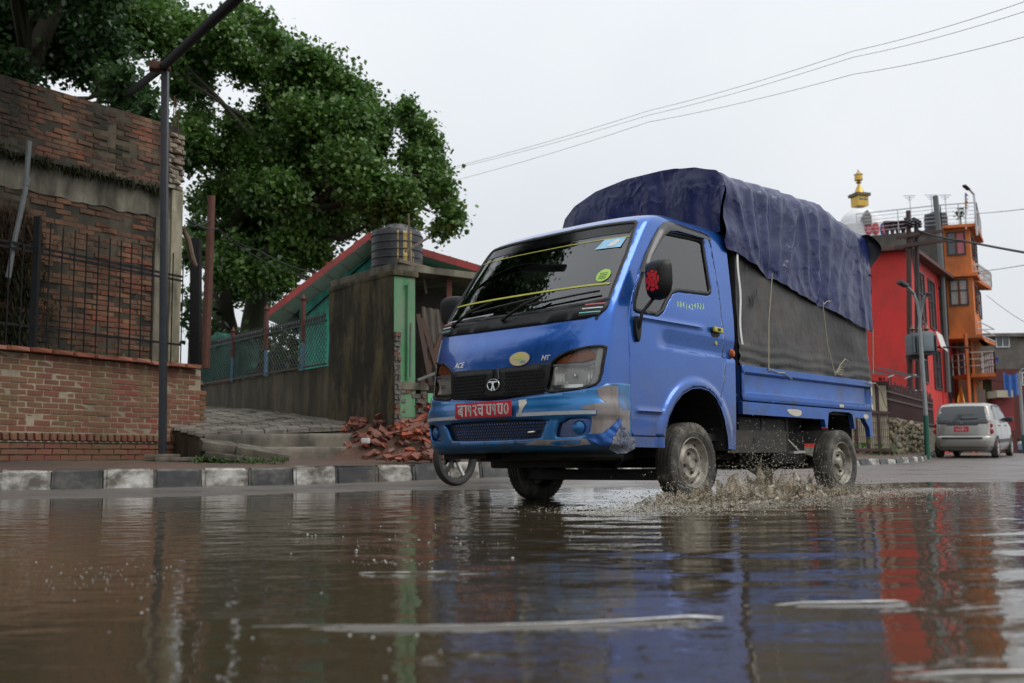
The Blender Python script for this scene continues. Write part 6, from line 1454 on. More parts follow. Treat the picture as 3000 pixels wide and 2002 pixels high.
# rain pipe
MB().tube([at(2740, 575, 46), at(2752, 690, 46), at(2762, 850, 46), at(2770, 1000, 46), at(2778, 1150, 46)], .13, 8).build('rain_pipe', K['pipe'], oh, True)
# terrace railing, pots, aerials
ra = oL + Vector((-.2, -.2, 0)); rb_ = oF + Vector((-.1, -.1, 0)); rc_ = oR + Vector((.35, -.1, 0)); rd_ = oB + Vector((.4, .3, 0)); rail = pm('steel_railing', (.52, .53, .54), (.42, .42, .43), 6, .35, 0, metal=.6)
tr = empty('terrace_railing', Vector((oF.x, oF.y, ztop)), 'steel railing round the roof terrace of the orange house', 'railing')
for a, b_ in ((ra, rb_), (rb_, rc_), (rc_, rd_)):
    n_ = max(2, int((b_ - a).length / 1.3))
    for i in range(n_ + 1): q = a.lerp(b_, i / n_); MB().bar(Vector((q.x, q.y, ztop - .05)), Vector((q.x, q.y, ztop + 1.05)), .035).build('post', rail, tr)
    for k in range(6): MB().bar(Vector((a.x, a.y, ztop + .16 + .178 * k)), Vector((b_.x, b_.y, ztop + .16 + .178 * k)), .02 if k < 5 else .045).build('rail', rail, tr)
potm = pm('maroon_pot', (.045, .016, .022), (.06, .02, .028), 5, .5, .1, .003)
for i, px_ in enumerate((2598, 2614, 2630, 2646)):
    q = at(px_, 672, 48.25); o = MB().lathe([(a_ * .46, b_ * .62) for a_, b_ in [(0, 0), (.22, 0), (.17, .12), (.30, .5), (.32, .9), (.38, .95), (.38, 1.02), (.28, 1.0), (0, .95)]], 16, Matrix.Translation((q.x, q.y, ztop - .02))).build('flower_pot', potm, None, True, 40); setp(o, ('first', 'second', 'third', 'fourth')[i] + ' from the left of the maroon pots on the cement terrace edge', 'pot', 'pots on the terrace edge')
q = at(2662, 668, 47.9); o = MB().lathe([(a_ * .42, b_ * .45) for a_, b_ in [(0, 0), (.30, 0), (.22, .3), (.38, .9), (.45, 1.2), (.45, 1.3), (.12, 1.35), (.10, 1.6), (.19, 1.8), (.19, 2.0), (.08, 2.15), (0, 2.2)]], 16, Matrix.Translation((q.x, q.y, ztop - .02))).build('urn', potm, None, True, 40); setp(o, 'tall maroon urn with ball top on the terrace edge behind the utility poles', 'urn')
tq = at(2743, 670, 49); tkp = [(0, 0), (1.0, 0), (1.0, .5), (1.04, .55), (1.0, .6), (1.0, 1.3), (1.04, 1.36), (1.0, 1.42), (1.0, 2.1), (1.04, 2.15), (1.0, 2.2), (.96, 2.75), (.5, 2.85), (.45, 3.0), (0, 3.02)]
o = MB().lathe([(r_ * .53, z_ * .40) for r_, z_ in tkp], 28, Matrix.Translation((tq.x, tq.y, ztop))).build('water_tank', pm('dark_tank', (.016, .020, .032), (.026, .03, .042), 3, .5, .1, .003), None, True, 40); setp(o, 'black water tank on the roof terrace of the orange house', 'tank')
for i, (px_, y0, lab) in enumerate(((2664, 574, 'thin television aerial left of the terrace water tank'), (2727, 572, 'television aerial just left of the black terrace tank'), (2768, 572, 'television aerial just right of the black terrace tank'))):
    a, b_ = at(px_ + 8, 668, 49), at(px_, y0, 49); mb = MB().bar(a, b_, .035)
    for k in range(3): mb.bar(b_ + Vector((-.3 + .1 * k, 0, -.1 * k)), b_ + Vector((.3 - .1 * k, 0, -.1 * k)), .03)
    setp(mb.build('aerial', rail, None), lab, 'aerial')
def plant(name, label, px_, py_, Y, rad, n_, mat, seed): return bushes(name, label, [(px_, py_, rad)], Y, n_, .22 * Y / 48, mat, 'plant', seed=seed)
# prayer flags and lamp on the terrace corner
fm_ = [pm('flag_%d' % i, c_, rough=.7) for i, c_ in enumerate(((.03, .05, .25), (.45, .4, .38), (.35, .02, .03), (.45, .33, .03), (.25, .02, .18)))]
for i, (px_, y0, y1, lab) in enumerate(((2830, 565, 610, 'furled striped flag on a staff at the terrace corner'), (2858, 605, 645, 'furled coloured flag lower on the terrace corner railing'))):
    r_ = empty('flag', at(px_, 660, 46.4), lab, 'flag'); MB().bar(at(px_, 672, 46.4), at(px_ - 2, y0, 46.4), .05).build('staff', rail, r_)
    for k in range(5):
        t = k / 5; p = at(px_, y0 + (y1 - y0) * t, 46.4); q = at(px_ + 10 * (1 - abs(t - .6)), y0 + (y1 - y0) * (t + .2), 46.4)
        MB().add([p, at(px_ + 9 - 5 * t, y0 + 12 + (y1 - y0) * t, 46.4), q, at(px_, y0 + (y1 - y0) * (t + .25), 46.3)], [(0, 1, 2, 3)]).build('flag_fold', fm_[k], r_)
tl = empty('terrace_lamp', at(2860, 690, 46.2), 'bent grey lamp post on the corner of the roof terrace', 'lamp'); MB().tube([at(2863, 690, 46.2), at(2856, 600, 46.2), at(2853, 570, 46.2), at(2842, 558, 46.0), at(2828, 546, 45.8)], .05, 6).build('post', rail, tl); MB().bar(at(2838, 556, 45.9), at(2824, 544, 45.7), .16, .08).build('lamp_head', K['iron'], tl)
# ---- stupa dome with gilded spire
su = at(2521, 640, 75); sR = 62 / FPX * 75; zc_ = at(2521, 664, 75).z
stp = empty('stupa', Vector((su.x, su.y, .5)), 'white stupa dome with golden spire rising behind the cement terrace', 'stupa')
TMs = Matrix.Translation((su.x, su.y, 0)); wht = pm('white_limewash', (.74, .74, .75), (.66, .66, .68), 1.5, .8, .1, .01); gold = pm('gilded_metal', (.62, .40, .08), (.5, .32, .06), 6, .35, .2, .01, metal=.5)
zd = at(2521, 612, 75).z; MB().lathe([(sR * 1.02, zc_ - 1.5)] + [(sR * math.cos(a), zc_ + (zd - zc_) * math.sin(a)) for a in np.linspace(0, 1.5, 14)] + [(0, zd)], 48, TMs).build('dome', wht, stp, True, 50)
MB().lathe([(sR * 1.25, 0), (sR * 1.25, zc_ - .1), (sR * 1.02, zc_ - .1)], 32, TMs).build('drum', wht, stp, True, 30)
hs = 18 / FPX * 75
z1_, z2_ = at(2521, 606, 75).z, at(2521, 577, 75).z
hm = MB().box((su.x, su.y, (z1_ + z2_) / 2), (hs * 2, hs * 2, z2_ - z1_), yaw(.3)).build('harmika', gold, stp); MB().box((su.x, su.y, z2_ + .1), (hs * 2.6, hs * 2.6, .22), yaw(.3)).build('harmika_roof', pm('dark_gilding', (.10, .08, .04), rough=.5), stp)
for sx_ in (-.42, .42):
    e = (yaw(.3) @ Vector((sx_ * hs, -hs - .02, 0))); MB().box((su.x + e.x, su.y + e.y, (z1_ + z2_) / 2 + .1), (.28, .02, .10), yaw(.3)).build('painted_eye', pm('eye_blue', (.05, .16, .22)) if 'eye_blue' not in bpy.data.materials else bpy.data.materials['eye_blue'], hm)
z3_ = at(2521, 540, 75).z; prf = [(hs * .85, z2_ + .22)]
for k in range(9): a = 1 - k / 9; zz = z2_ + .25 + (z3_ - z2_ - .3) * k / 9; prf += [(hs * .80 * a + .05, zz), (hs * .68 * a + .04, zz + .12)]
MB().lathe(prf + [(.05, z3_)], 16, TMs).build('spire', gold, stp, True, 30)
z4_, z5_, z6_ = at(2521, 529, 75).z, at(2521, 514, 75).z, at(2521, 499, 75).z
MB().lathe([(.04, z3_), (.22, z3_ + .1), (.08, z4_ - .05), (.30, z4_), (.28, z5_), (.34, z5_ + .05), (.04, z5_ + .08)], 16, TMs).build('parasol', gold, stp, True, 30)
mb = MB()
for a in (0, 2.1, 4.2): mb.bar((su.x + .3 * math.cos(a), su.y + .3 * math.sin(a), z5_), (su.x, su.y, z6_), .035)
mb.bar((su.x, su.y, z5_), (su.x, su.y, z5_ + .45), .05); mb.build('pinnacle', gold, stp)
nich = pm('niche_red', (.42, .05, .07), (.34, .04, .06), 4, .6, .1, .005); nb_ = pm('niche_edge', (.08, .06, .03), rough=.6)
q = at(2513, 640, 75); MB().prism([(-.26, 0), (.26, 0), (.26, .6), (0, 1.05), (-.26, .6)], 0, .7, frame(Vector((q.x, su.y - sR * .95, zc_ - .3)), 0) @ Matrix.Rotation(R(90), 4, 'X')).build('shrine', pm('grey_shrine', (.18, .18, .17)), stp)
for i, px_ in enumerate((2517, 2534, 2555, 2572)):
    a = (px_ - 2521) / 62 * 1.0; cx, cy = su.x + sR * 1.26 * math.sin(a), su.y - sR * 1.26 * math.cos(a); M = frame(Vector((cx, cy, zc_ - .6)), a) @ Matrix.Rotation(R(90), 4, 'X')
    pt = [(.26 * math.cos(t), .46 * math.sin(t)) for t in np.linspace(0, 6.283, 20)[:-1]]; o = MB().prism(pt, -.05, .06, M).build('niche', [nich, nich, fm_[0], fm_[3]][i], stp); MB().prism([(.66 * x_, .72 * y_) for x_, y_ in pt], .062, .09, M).build('niche_figure', [pink, nich, nich, nich][i], o)
# ---- grey and maroon building far behind
gA, gB = Vector((at(2838, 1000, 60).x, 60, 0)), Vector((at(3140, 1000, 60).x, 60, 0)); zg = at(2920, 988, 60).z; zg2 = at(2920, 1082, 60).z
gb_ = empty('grey_building', Vector((gA.x, gA.y, .3)), 'grey cement building over maroon brick storeys at the far right', 'building')
gf = Face(gA, gB); mb = MB(); gf.box(mb, 0, gf.L, zg2, zg, -8, 0); mb.build('upper_wall', cem, gb_); mb = MB(); gf.box(mb, 0, gf.L, 0, zg2 - .01, -8, .03); mb.build('lower_wall', mar, gb_); mb = MB(); gf.box(mb, -.2, gf.L + .2, zg, zg + .2, -8.2, .25); mb.build('roof_edge', cem, gb_)
ww = pm('white_window_frame', (.55, .56, .58), rough=.5)
def upx(px_, Y): return at(px_, 1000, Y).x - gA.x
gf.window(gb_, upx(2916, 60), upx(2957, 60), at(0, 1046, 60).z - .15, at(0, 1013, 60).z - .1, 2, ww, bars=False)
for k, (a, b_, z0, z1) in enumerate(((2985, 3030, 1130, 1090), (2990, 3030, 1165, 1190), (2990, 3030, 1235, 1290))): gf.window(gb_, upx(a, 60), upx(b_, 60), at(2990, max(z0, z1), 60).z, at(2990, min(z0, z1), 60).z, 3, ww)
bp_ = pm('blue_cloth', (.03, .10, .36), (.04, .14, .42), 5, .8, .3, .02)
bh_ = empty('balcony_house', Vector((at(2890, 1200, 56).x, 56, .3)), 'small house with pale balcony and dark eaves right of the orange house', 'house')
b1, b2 = at(2866, 1115, 56), at(2912, 1115, 56); zba, zbb, zbc = at(2890, 1168, 56).z, at(2890, 1148, 56).z, at(2890, 1112, 56).z
mb = MB().box(((b1.x + b2.x) / 2, 57.5, zbc / 2), (b2.x - b1.x, 2.4, zbc)); mb.build('wall', pm('mossy_green_wall', (.10, .10, .05), (.07, .07, .035), 2, .85, .3, .01), bh_)
MB().add([(b1.x - .4, 55.2, zbc + .1), (b2.x + .6, 55.2, zbc - .35), (b2.x + .6, 58.5, zbc + .2), (b1.x - .4, 58.5, zbc + .7)], [(0, 1, 2, 3)]).build('roof', K['dark'], bh_)
MB().box(((b1.x + b2.x) / 2 + .5, 55.6, (zba + zbb) / 2), (b2.x - b1.x, 1.2, zbb - zba)).build('balcony', pm('cream_balcony', (.48, .45, .33), (.4, .37, .28), 3, .7, .1, .005), bh_)
MB().box(((b1.x + b2.x) / 2 + .7, 55.9, zba - .9), (b2.x - b1.x, 1.0, 1.7)).build('red_shutter', pm('red_shutter', (.22, .02, .02), (.16, .02, .02), 5, .6, .2, .01, stretch=(1, 1, 8)), bh_)
o = MB().grid(lambda a, c_: Vector((b1.x + .9 + .8 * a, 55.0 + .05 * math.sin(a * 14), zbb + 1.0 - 1.15 * c_ - .2 * math.sin(a * 3))), 20, 6).build('laundry', bp_, None, True); setp(o, 'blue cloth hanging over the pale balcony at the far right', 'laundry')
pf = empty('bunting', at(2890, 1045, 54), 'colourful cloth bunting hanging before the grey building', 'bunting')
for k in range(7): p = at(2868 + 8 * k, 1040 + 1.2 * k, 54); MB().add([p, at(2876 + 8 * k, 1041 + 1.2 * k, 54), at(2877 + 8 * k, 1054 + 2 * k, 54.1), at(2869 + 8 * k, 1052 + 2 * k, 53.9)], [(0, 1, 2, 3)]).build('cloth', fm_[(k * 3 + 2) % 5], pf)
# yellow tarp under the orange balcony
def yt(a, c_): p = at(2805 + 42 * a, 1175 - (48 * (1 - abs(a - .25) / .3) * c_ if abs(a - .25) < .3 else 0) + (1 - c_) * 8 + 22 * a * a * (1 if a > .3 else .3), 43.5 + .5 * math.sin(a * 9) + .8 * c_); return p
o = MB().grid(yt, 24, 8).build('yellow_sheet', pm('yellow_sheet', (.52, .24, .015), (.44, .2, .015), 4, .6, .3, .02), None, True); setp(o, 'yellow plastic sheet peaked like a tent below the orange balcony', 'sheet')
# ---- utility poles with transformer
up_ = pm('brown_steel_pole', (.055, .026, .022), (.04, .02, .018), 5, .7, .2, .005)
ps = []
for (xa, xb, ytp, Y, lab) in ((2668, 2661, 618, 33, 'left of two brown utility poles carrying the grey transformer'), (2692, 2684, 642, 33.4, 'right of two brown utility poles carrying the grey transformer')):
    a, b_ = at(xa, 1300, Y), at(xb, ytp, Y); pe = empty('utility_pole', a, lab, 'pole', 'transformer poles'); MB().tube([a, b_], [.10, .075], 10).build('post', up_, pe, True); ps.append(pe)
    for (yy, ln) in ((690, .9), (718, 1.0)): c_ = at((xa + xb) / 2, yy, Y); MB().bar(c_ + Vector((-ln * .5, -.1, -.1)), c_ + Vector((ln * .9, -.1, .12)), .10).build('cross_arm', up_, pe)
    for k in range(3): c_ = at(xb - 6 + 8 * k, 660 + 4 * k, Y - .2); MB().lathe([(.04, 0), (.09, .03), (.05, .08), (.10, .12), (.05, .18), (.08, .22), (0, .27)], 10, Matrix.Translation(c_)).build('insulator', K['pole'], pe, True)
    for k in range(4): c_ = at((xa * (1.0) + 0), 1010 + 45 * k, Y); MB().tube([c_ + Vector((-.18, -.02, 0)), c_ + Vector((.18, -.02, 0))], .03, 6).build('band', rail, pe)
tf = empty('transformer', at(2690, 1045, 32.6), 'grey pole mounted transformer hung between the brown utility poles', 'transformer'); tm_ = pm('transformer_grey', (.10, .125, .14), (.075, .095, .11), 5, .55, .2, .004)
c_ = at(2696, 1010, 32.5); MB().box(c_, (.75, .6, .68)).build('tank', tm_, tf, bevel=.04); c2_ = at(2712, 1002, 32.2); MB().box(c2_, (.32, .45, .62)).build('conservator', pm('pale_grey_box', (.18, .22, .24), rough=.5), tf, bevel=.03)
for k in range(9): MB().box(c_ + Vector((-.34 + .085 * k, -.36, -.02)), (.02, .14, .52)).build('cooling_fin', tm_, tf)
for k in range(3): MB().lathe([(.05, 0), (.10, .04), (.05, .10), (.10, .15), (.05, .22), (.03, .3)], 10, Matrix.Translation(c_ + Vector((-.22 + .22 * k, 0, .34)))).build('bushing', pm('bushing_brown', (.12, .05, .03), rough=.3) if k == 0 else bpy.data.materials['bushing_brown'], tf, True)
MB().bar(at(2655, 1047, 32.6), at(2715, 1047, 32.6), .14, .12).build('platform', up_, tf)
def wirep(a, b_, sag, n_=10): return [a.lerp(b_, i / n_) - Vector((0, 0, sag * 4 * (i / n_) * (1 - i / n_))) for i in range(n_ + 1)]
# ---- street lamps with green feet
gmet = pm('lamp_grey_metal', (.28, .30, .31), (.22, .235, .24), 5, .4, .1, .003, metal=.3); ggr = pm('lamp_green_foot', (.008, .095, .065), (.006, .075, .05), 5, .5, .1, .003)
def lamp(xb, yb, xm, ym, xt, yt_, Y, heads, lab):
    a, m_, t_ = at(xb, yb, Y), at(xm, ym, Y), at(xt, yt_, Y); e = empty('street_lamp', a, lab, 'street lamp', 'green footed street lamps'); MB().tube([a, m_], .068, 12).build('foot', ggr, e, True); MB().tube([m_, t_], [.058, .048], 12).build('post', gmet, e, True)
    for pts in heads: arm = MB().tube([t_] + [at(x_, y_, Y_) for x_, y_, Y_ in pts[:-1]], .04, 8).build('arm', gmet, e, True); p, q = at(*pts[-2]), at(*pts[-1]); MB().bar(p, q, .16, .09).build('lamp_head', K['pole'], e, bevel=.02)
lamp(2718, 1348, 2712, 1218, 2695, 962, 26.6, [[(2695, 930, 26.6), (2701, 900, 26.6), (2708, 874, 26.5), (2720, 862, 26.4), (2722, 861, 26.3)], [(2694, 930, 26.6), (2688, 890, 26.6), (2676, 860, 26.6), (2655, 838, 26.2), (2634, 826, 26)]], 'grey street lamp with green foot and two curved arms left of the silver car')
lamp(3003, 1330, 2998, 1275, 2986, 1100, 33.0, [[(2990, 1088, 33), (2998, 1082, 32.9), (3010, 1080, 32.8), (3020, 1081, 32.6)]], 'street lamp with green foot at the right edge past the car')
# ---- stone retaining wall with iron fence
sA, sB = Vector((at(2612, 1300, 26.4).x, 26.6, 0)), Vector((at(2790, 1300, 33.5).x, 34.5, 0)); sf = Face(sA, sB); z0s = rz(sA.x, sA.y); zs1 = at(2620, 1235, 26.6).z
sw3 = empty('stone_wall', Vector((sA.x, sA.y, z0s)), 'rough stone retaining wall behind the street lamp and silver car', 'wall')
mb = MB(); sf.box(mb, 0, sf.L, .1, zs1, -.6, 0); mb.build('mortar_core', pm('stone_mortar', (.12, .105, .075), (.08, .07, .05), 6, .9, .5, .01), sw3)
stm = pm('field_stone', (.27, .22, .15), (.19, .155, .11), 5, .85, .6, .01, rand=[(.32, .27, .19), (.20, .165, .12), (.34, .25, .13), (.16, .14, .115), (.28, .245, .20), (.24, .17, .10), (.36, .32, .25)], dirt=(.05, .06, .03), dirtamt=.2, dirtscale=2, dstretch=(1, 1, 1))
SM = []
for q in range(6):
    bm = bmesh.new(); bmesh.ops.create_icosphere(bm, subdivisions=1, radius=.5)
    for v_ in bm.verts: v_.co *= random.uniform(.8, 1.2); v_.co.y *= .6
    me = bpy.data.meshes.new('stone'); bm.to_mesh(me); bm.free(); me.materials.append(stm); me.polygons.foreach_set('use_smooth', [True] * len(me.polygons)); SM.append(me)
cnt = 0; zz = z0s + .02; row = 0
while zz < zs1 and cnt < 295:
    u_ = random.uniform(0, .1); hgt = random.uniform(.11, .17)
    while u_ < sf.L:
        w_ = random.uniform(.16, .34)
        if cnt < 295 and u_ < 6.5: piece('stone', SM[random.randrange(6)], sf.p(u_ + w_ / 2, zz + hgt / 2 + random.uniform(-.06, .06), random.uniform(-.05, .02)), (random.uniform(-.5, .5), random.uniform(-.9, .9), sf.ang + random.uniform(-.3, .3)), (w_ * random.uniform(.75, 1.1), .24, hgt * random.uniform(1.0, 1.7)), sw3); cnt += 1
        u_ += w_
    zz += hgt; row += 1
mb = MB(); sf.box(mb, -.05, 1.2, zs1 - .02, zs1 + .06, -.5, .06); mb.build('cap_stone', stm, sw3, bevel=.02)
dv = pm('maroon_iron', (.040, .014, .014), (.055, .02, .018), 6, .6, .2, .003)
rf = empty('maroon_fence', sf.p(2, zs1, -.1), 'maroon iron picket fence on top of the stone retaining wall', 'fence')
zf = at(2640, 1128, 27.2).z; u_ = -.1; k = 0
while u_ < sf.L - .2:
    hh = zf + .12 * math.sin(k * 2.4) * (1 if k % 7 else 2.2); MB().bar(sf.p(u_, zs1 - .02, -.15), sf.p(u_, hh, -.15), .028 if k % 8 else .07).build('picket', dv, rf)
    if k % 8: MB().lathe([(.0, .12), (.03, .03), (0, 0)], 5, Matrix.Translation(sf.p(u_, hh, -.15))).build('spear', dv, rf)
    u_ += .125; k += 1
for zz in (zs1 + .12, zs1 + .62, zf - .15): MB().bar(sf.p(-.15, zz, -.13), sf.p(sf.L - .2, zz, -.13), .05).build('rail', dv, rf)
# ---- beige gate wall and lean-to left of it
ga, gb2 = Vector((at(2440, 1300, 25).x, 25.0, 0)), Vector((at(2606, 1300, 26.6).x, 26.6, 0)); gfc = Face(ga, gb2); zga = at(2560, 1120, 26).z
gw = empty('beige_gate', gfc.p(1.5, .3), 'beige sheet gate with dark frame and grille between truck and stone wall', 'gate'); bg = pm('beige_sheet', (.40, .36, .26), (.32, .285, .2), 3, .7, .2, .004, dirt=(.16, .14, .10), dirtamt=.1, dirtscale=2)
for k in range(5):
    a = gfc.L * k / 5; mb = MB(); gfc.box(mb, a + .02, a + gfc.L / 5 - .02, .4, zga - .05, -.05, 0); mb.build('panel', bg, gw)
    MB().bar(gfc.p(a, .3, .02), gfc.p(a, zga, .02), .07).build('frame_post', dv, gw)
for zz in (.45, zga - .75, zga): MB().bar(gfc.p(0, zz, .03), gfc.p(gfc.L, zz, .03), .07).build('frame_rail', dv, gw)
for k in range(28): MB().bar(gfc.p(gfc.L * (k + .5) / 28, .45, .035), gfc.p(gfc.L * (k + .5) / 28, zga - .75, .035), .012).build('grille_bar', dv, gw)
for zz in np.arange(.6, zga - .8, .18): MB().bar(gfc.p(0, zz, .04), gfc.p(gfc.L, zz, .04), .010).build('grille_bar', dv, gw)
lt = empty('lean_to', gfc.p(3.0, zga), 'small lean-to with dark sheet roof above the beige gate', 'shed')
for k in range(4): MB().add([gfc.p(.3 + k * .8, zga + .38 + .05 * k, -.6), gfc.p(1.2 + k * .8, zga + .36 + .04 * k, -.6), gfc.p(1.2 + k * .8, zga + .12 + .05 * (k % 2), .45), gfc.p(.3 + k * .8, zga + .16, .45)], [(0, 1, 2, 3)]).build('roof_sheet', pm('black_roof_sheet', (.010, .010, .011), (.022, .022, .023), 4, .75, .2, .004, spec=.2) if k == 0 else bpy.data.materials['black_roof_sheet'], lt)
mb = MB(); gfc.box(mb, .3, gfc.L, zga - .9, zga + .3, -.75, -.65); mb.build('back_wall', pm('dark_brown_boards', (.05, .03, .025), (.035, .022, .02), 5, .8, .2, .004), lt)
for k, u_ in enumerate((1.8, 2.6)): MB().bar(gfc.p(u_, zga + .10, .46), gfc.p(u_ + .28, zga + .17, .47), .03, .015).build('pale_edge', K['strip'], lt)
bushes('verge_bush', 'green weeds growing at the foot of the beige gate', [(2520, 1310, 22), (2560, 1315, 20), (2590, 1318, 18), (2615, 1322, 16), (2480, 1312, 22)], 24.0, 300, .10, bush_g, 'bush', seed=12)
bushes('terrace_plant', 'potted plant at the right end of the roof terrace', [(2813, 622, 10)], 47, 900, .16, L2 if 'L2' in globals() else bush_g, 'plant', seed=13) if 'bushes' in globals() else None
# ================================================================== trees
S_ = .5957
def cl(lst, Y0, dy, seed):
    r = random.Random(seed); out = []
    for (x, y, rad) in lst:
        Y = Y0 + r.uniform(-dy, dy); p = at(x * S_, y * S_, Y); out.append((tuple(p), rad * S_ / FPX * Y))
    return out
bt = empty('peepal_tree', at(690, 1000, 24), 'huge spreading green leafy tree with forked trunk behind the green house', 'tree')
main = [(700, 130, 150), (880, 160, 140), (1080, 190, 120), (1200, 110, 85), (1210, 60, 45), (1290, 120, 60), (1340, 190, 70), (1400, 290, 120), (1520, 300, 100), (1600, 330, 80), (1560, 430, 130), (1700, 450, 110), (1780, 500, 90), (1830, 600, 85), (1840, 700, 80), (1700, 620, 140), (1250, 330, 110), (1160, 280, 90), (960, 330, 90), (880, 420, 80), (1380, 480, 100), (1470, 560, 110), (1340, 640, 110), (1180, 610, 90), (1540, 700, 130), (1680, 780, 130), (1980, 560, 55), (2010, 540, 50), (2060, 620, 70), (2100, 700, 65), (2050, 780, 80), (2130, 820, 70), (2150, 920, 75), (2190, 1000, 60), (2220, 1080, 60), (2170, 1120, 50), (2040, 900, 90), (1940, 950, 100), (1850, 860, 70), (1960, 1060, 90), (1840, 1030, 110), (1300, 760, 120), (1120, 740, 110), (960, 680, 80), (930, 780, 70), (1460, 820, 120), (1300, 920, 130), (1550, 960, 110), (1640, 1050, 110), (1120, 900, 70), (1160, 1010, 110), (980, 1000, 60), (1440, 1060, 130), (1280, 1120, 110), (1120, 1140, 80), (1420, 1180, 90), (980, 1130, 60), (1560, 1170, 70), (1700, 1120, 60), (960, 1250, 70), (1040, 1200, 80), (1150, 1250, 90), (1300, 1250, 100), (1440, 1300, 80), (1560, 1260, 70), (1380, 1360, 70), (1175, 1430, 55), (1330, 1440, 45), (990, 1500, 35), (1280, 1500, 40), (1080, 1330, 60), (1230, 1350, 80), (1500, 1130, 90), (1250, 1030, 100), (1660, 940, 100), (1400, 940, 110), (1060, 960, 80), (1780, 940, 90), (1600, 560, 110), (1420, 380, 100), (1000, 230, 110), (960, 440, 80), (930, 620, 80), (1000, 560, 50), (860, 300, 60), (600, 60, 120), (760, 40, 110)]
mc = cl(main, 23.0, 2.0, 3)
leaf_cloud('crown', mc, 4200, .108, L1, bt, 21)
tr0 = [at(665, 1020, 24), at(655, 930, 24), at(640, 800, 24), at(690, 640, 23.5), at(800, 480, 23), at(900, 360, 23)]
limbs(bt, tr0, mc[::4], .30, K['bark'], 3)
tb = MB().tube([at(735, 1020, 23.6), at(742, 940, 23.6), at(765, 800, 23.5), at(850, 660, 23), at(1000, 520, 22.6), at(1150, 470, 22.6)], [.32, .27, .23, .18, .12, .06], 12).build('trunk', K['bark'], bt, True)
for a, c_, e_ in (((850, 660), (1000, 600), (1180, 560)), ((800, 700), (900, 430), (860, 330)), ((1000, 520), (1120, 560), (1260, 620)), ((820, 690), (1000, 700), (1080, 660)), ((880, 620), (830, 420), (780, 300))):
    MB().tube([at(*a, 23.2), at((a[0] + c_[0]) / 2, (a[1] + c_[1]) / 2 - 15, 22.6), at(*c_, 22.2), at(*e_, 22)], [.13, .10, .07, .03], 9).build('limb', K['bark'], tb, True)
nt_ = empty('shade_tree', at(-150, 900, 17.5), 'dark green tree hanging over the top of the ruined brick wall', 'tree')
dark = [(60, 60, 200), (250, 60, 190), (430, 110, 170), (150, 230, 170), (330, 260, 150), (480, 330, 130), (600, 420, 110), (520, 220, 110), (-150, 100, 240), (-100, 330, 200), (700, 480, 80), (740, 560, 60), (640, 540, 70), (30, 360, 140), (-300, -150, 300), (0, -200, 280), (280, -180, 240), (480, -60, 150), (-500, 100, 300), (100, -500, 330), (420, -420, 260)]
dc = cl(dark, 17.5, 1.4, 5)
dc += [((-2.6, 9.6, 6.2), .6), ((-4.6, 11.0, 7.6), 1.0), ((-5.6, 11.2, 8.4), 1.2), ((-6.8, 12.2, 8.6), 1.3)]   # unseen boughs above the frame, added for the windscreen reflection
leaf_cloud('crown', dc, 3000, .105, L2, nt_, 22)
b0 = at(-150, 1000, 17.8); limbs(nt_, [Vector((b0.x, b0.y, .6)), at(-140, 700, 17.8), at(-60, 420, 17.8), at(80, 200, 17.6), at(200, -60, 17.5)], dc[::2], .32, K['bark'], 9)
# distant greenery seen through the fence and under the crown

bushes('hedge_bush', 'dark green bush behind the green shade net', [(560, 900, 60), (600, 960, 60), (650, 1000, 60), (700, 1010, 60), (760, 1010, 60), (820, 1000, 60), (870, 1010, 60)], 21.5, 420, .14, L2, seed=4)
bushes('fence_bush', 'dark green bush behind the chain link fence under the red roof', [(800, 1040, 40), (850, 1050, 40), (720, 1060, 45)], 18.9, 420, .12, L2, seed=6)

# unseen tree added left of the frame to darken truck and puddle reflections
ot = empty('unseen_roadside_tree', (-10.5, 1.0, 0), 'unseen leafy roadside tree added left of the frame for dark reflections', 'tree')
rr_ = random.Random(31); oc = [((-9.2 + rr_.uniform(-2.6, 2.6), 3.6 + rr_.uniform(-3.2, 3.2), rr_.uniform(2.6, 9.0)), rr_.uniform(.9, 1.5)) for _ in range(34)]
leaf_cloud('crown', oc, 330, .17, L2, ot, 33); limbs(ot, [Vector((-10.5, 1.0, -.1)), Vector((-10.3, 1.4, 2.0)), Vector((-9.8, 2.2, 4.0)), Vector((-9.4, 3.2, 6.5))], oc[::3], .28, K['bark'], 12)
# ================================================================== silver car
CZ = [.20, .30, .45, .62, .80, .92, 1.00, 1.20, 1.38, 1.44, 1.475]
CXR = [.12, .03, 0, .01, .03, .05, .08, .19, .32, .43, .75]; CXF = [3.40, 3.47, 3.5, 3.48, 3.40, 3.02, 2.74, 2.42, 2.12, 1.95, 1.6]; CW = [.70, .745, .765, .77, .768, .758, .748, .70, .645, .60, .42]
def cpar(z): return float(np.interp(z, CZ, CXR)), float(np.interp(z, CZ, CXF)), float(np.interp(z, CZ, CW))
def c_rear(y, z, off=0):
    xr, xf, w = cpar(z); a = (xf - xr) / 2; y_ = min(abs(y) / w, .9999); return Vector(((xr + xf) / 2 - a * (1 - y_ ** 7) ** (1 / 7) - off, y, z))
def c_side(x, z, sg, off=0):
    xr, xf, w = cpar(z); a = (xf - xr) / 2; t = min(abs(x - (xr + xf) / 2) / a, .9999); return Vector((x, sg * (w * (1 - t ** 7) ** (1 / 7) + off), z))
cph = R(33.5); cfw = Vector((math.sin(cph), math.cos(cph), 0)); clf = Vector((-cfw.y, cfw.x, 0)); cR = at(2822, 1340, 27.6)
clf = Vector((-math.cos(cph), math.sin(cph), 0))
cz = rz(cR.x + .6, cR.y + .8)
CM = Matrix.Identity(4)
def _gz(x_, y_): q = Vector((cR.x, cR.y, 0)) + cfw * x_ + clf * y_; return rz(q.x, q.y)
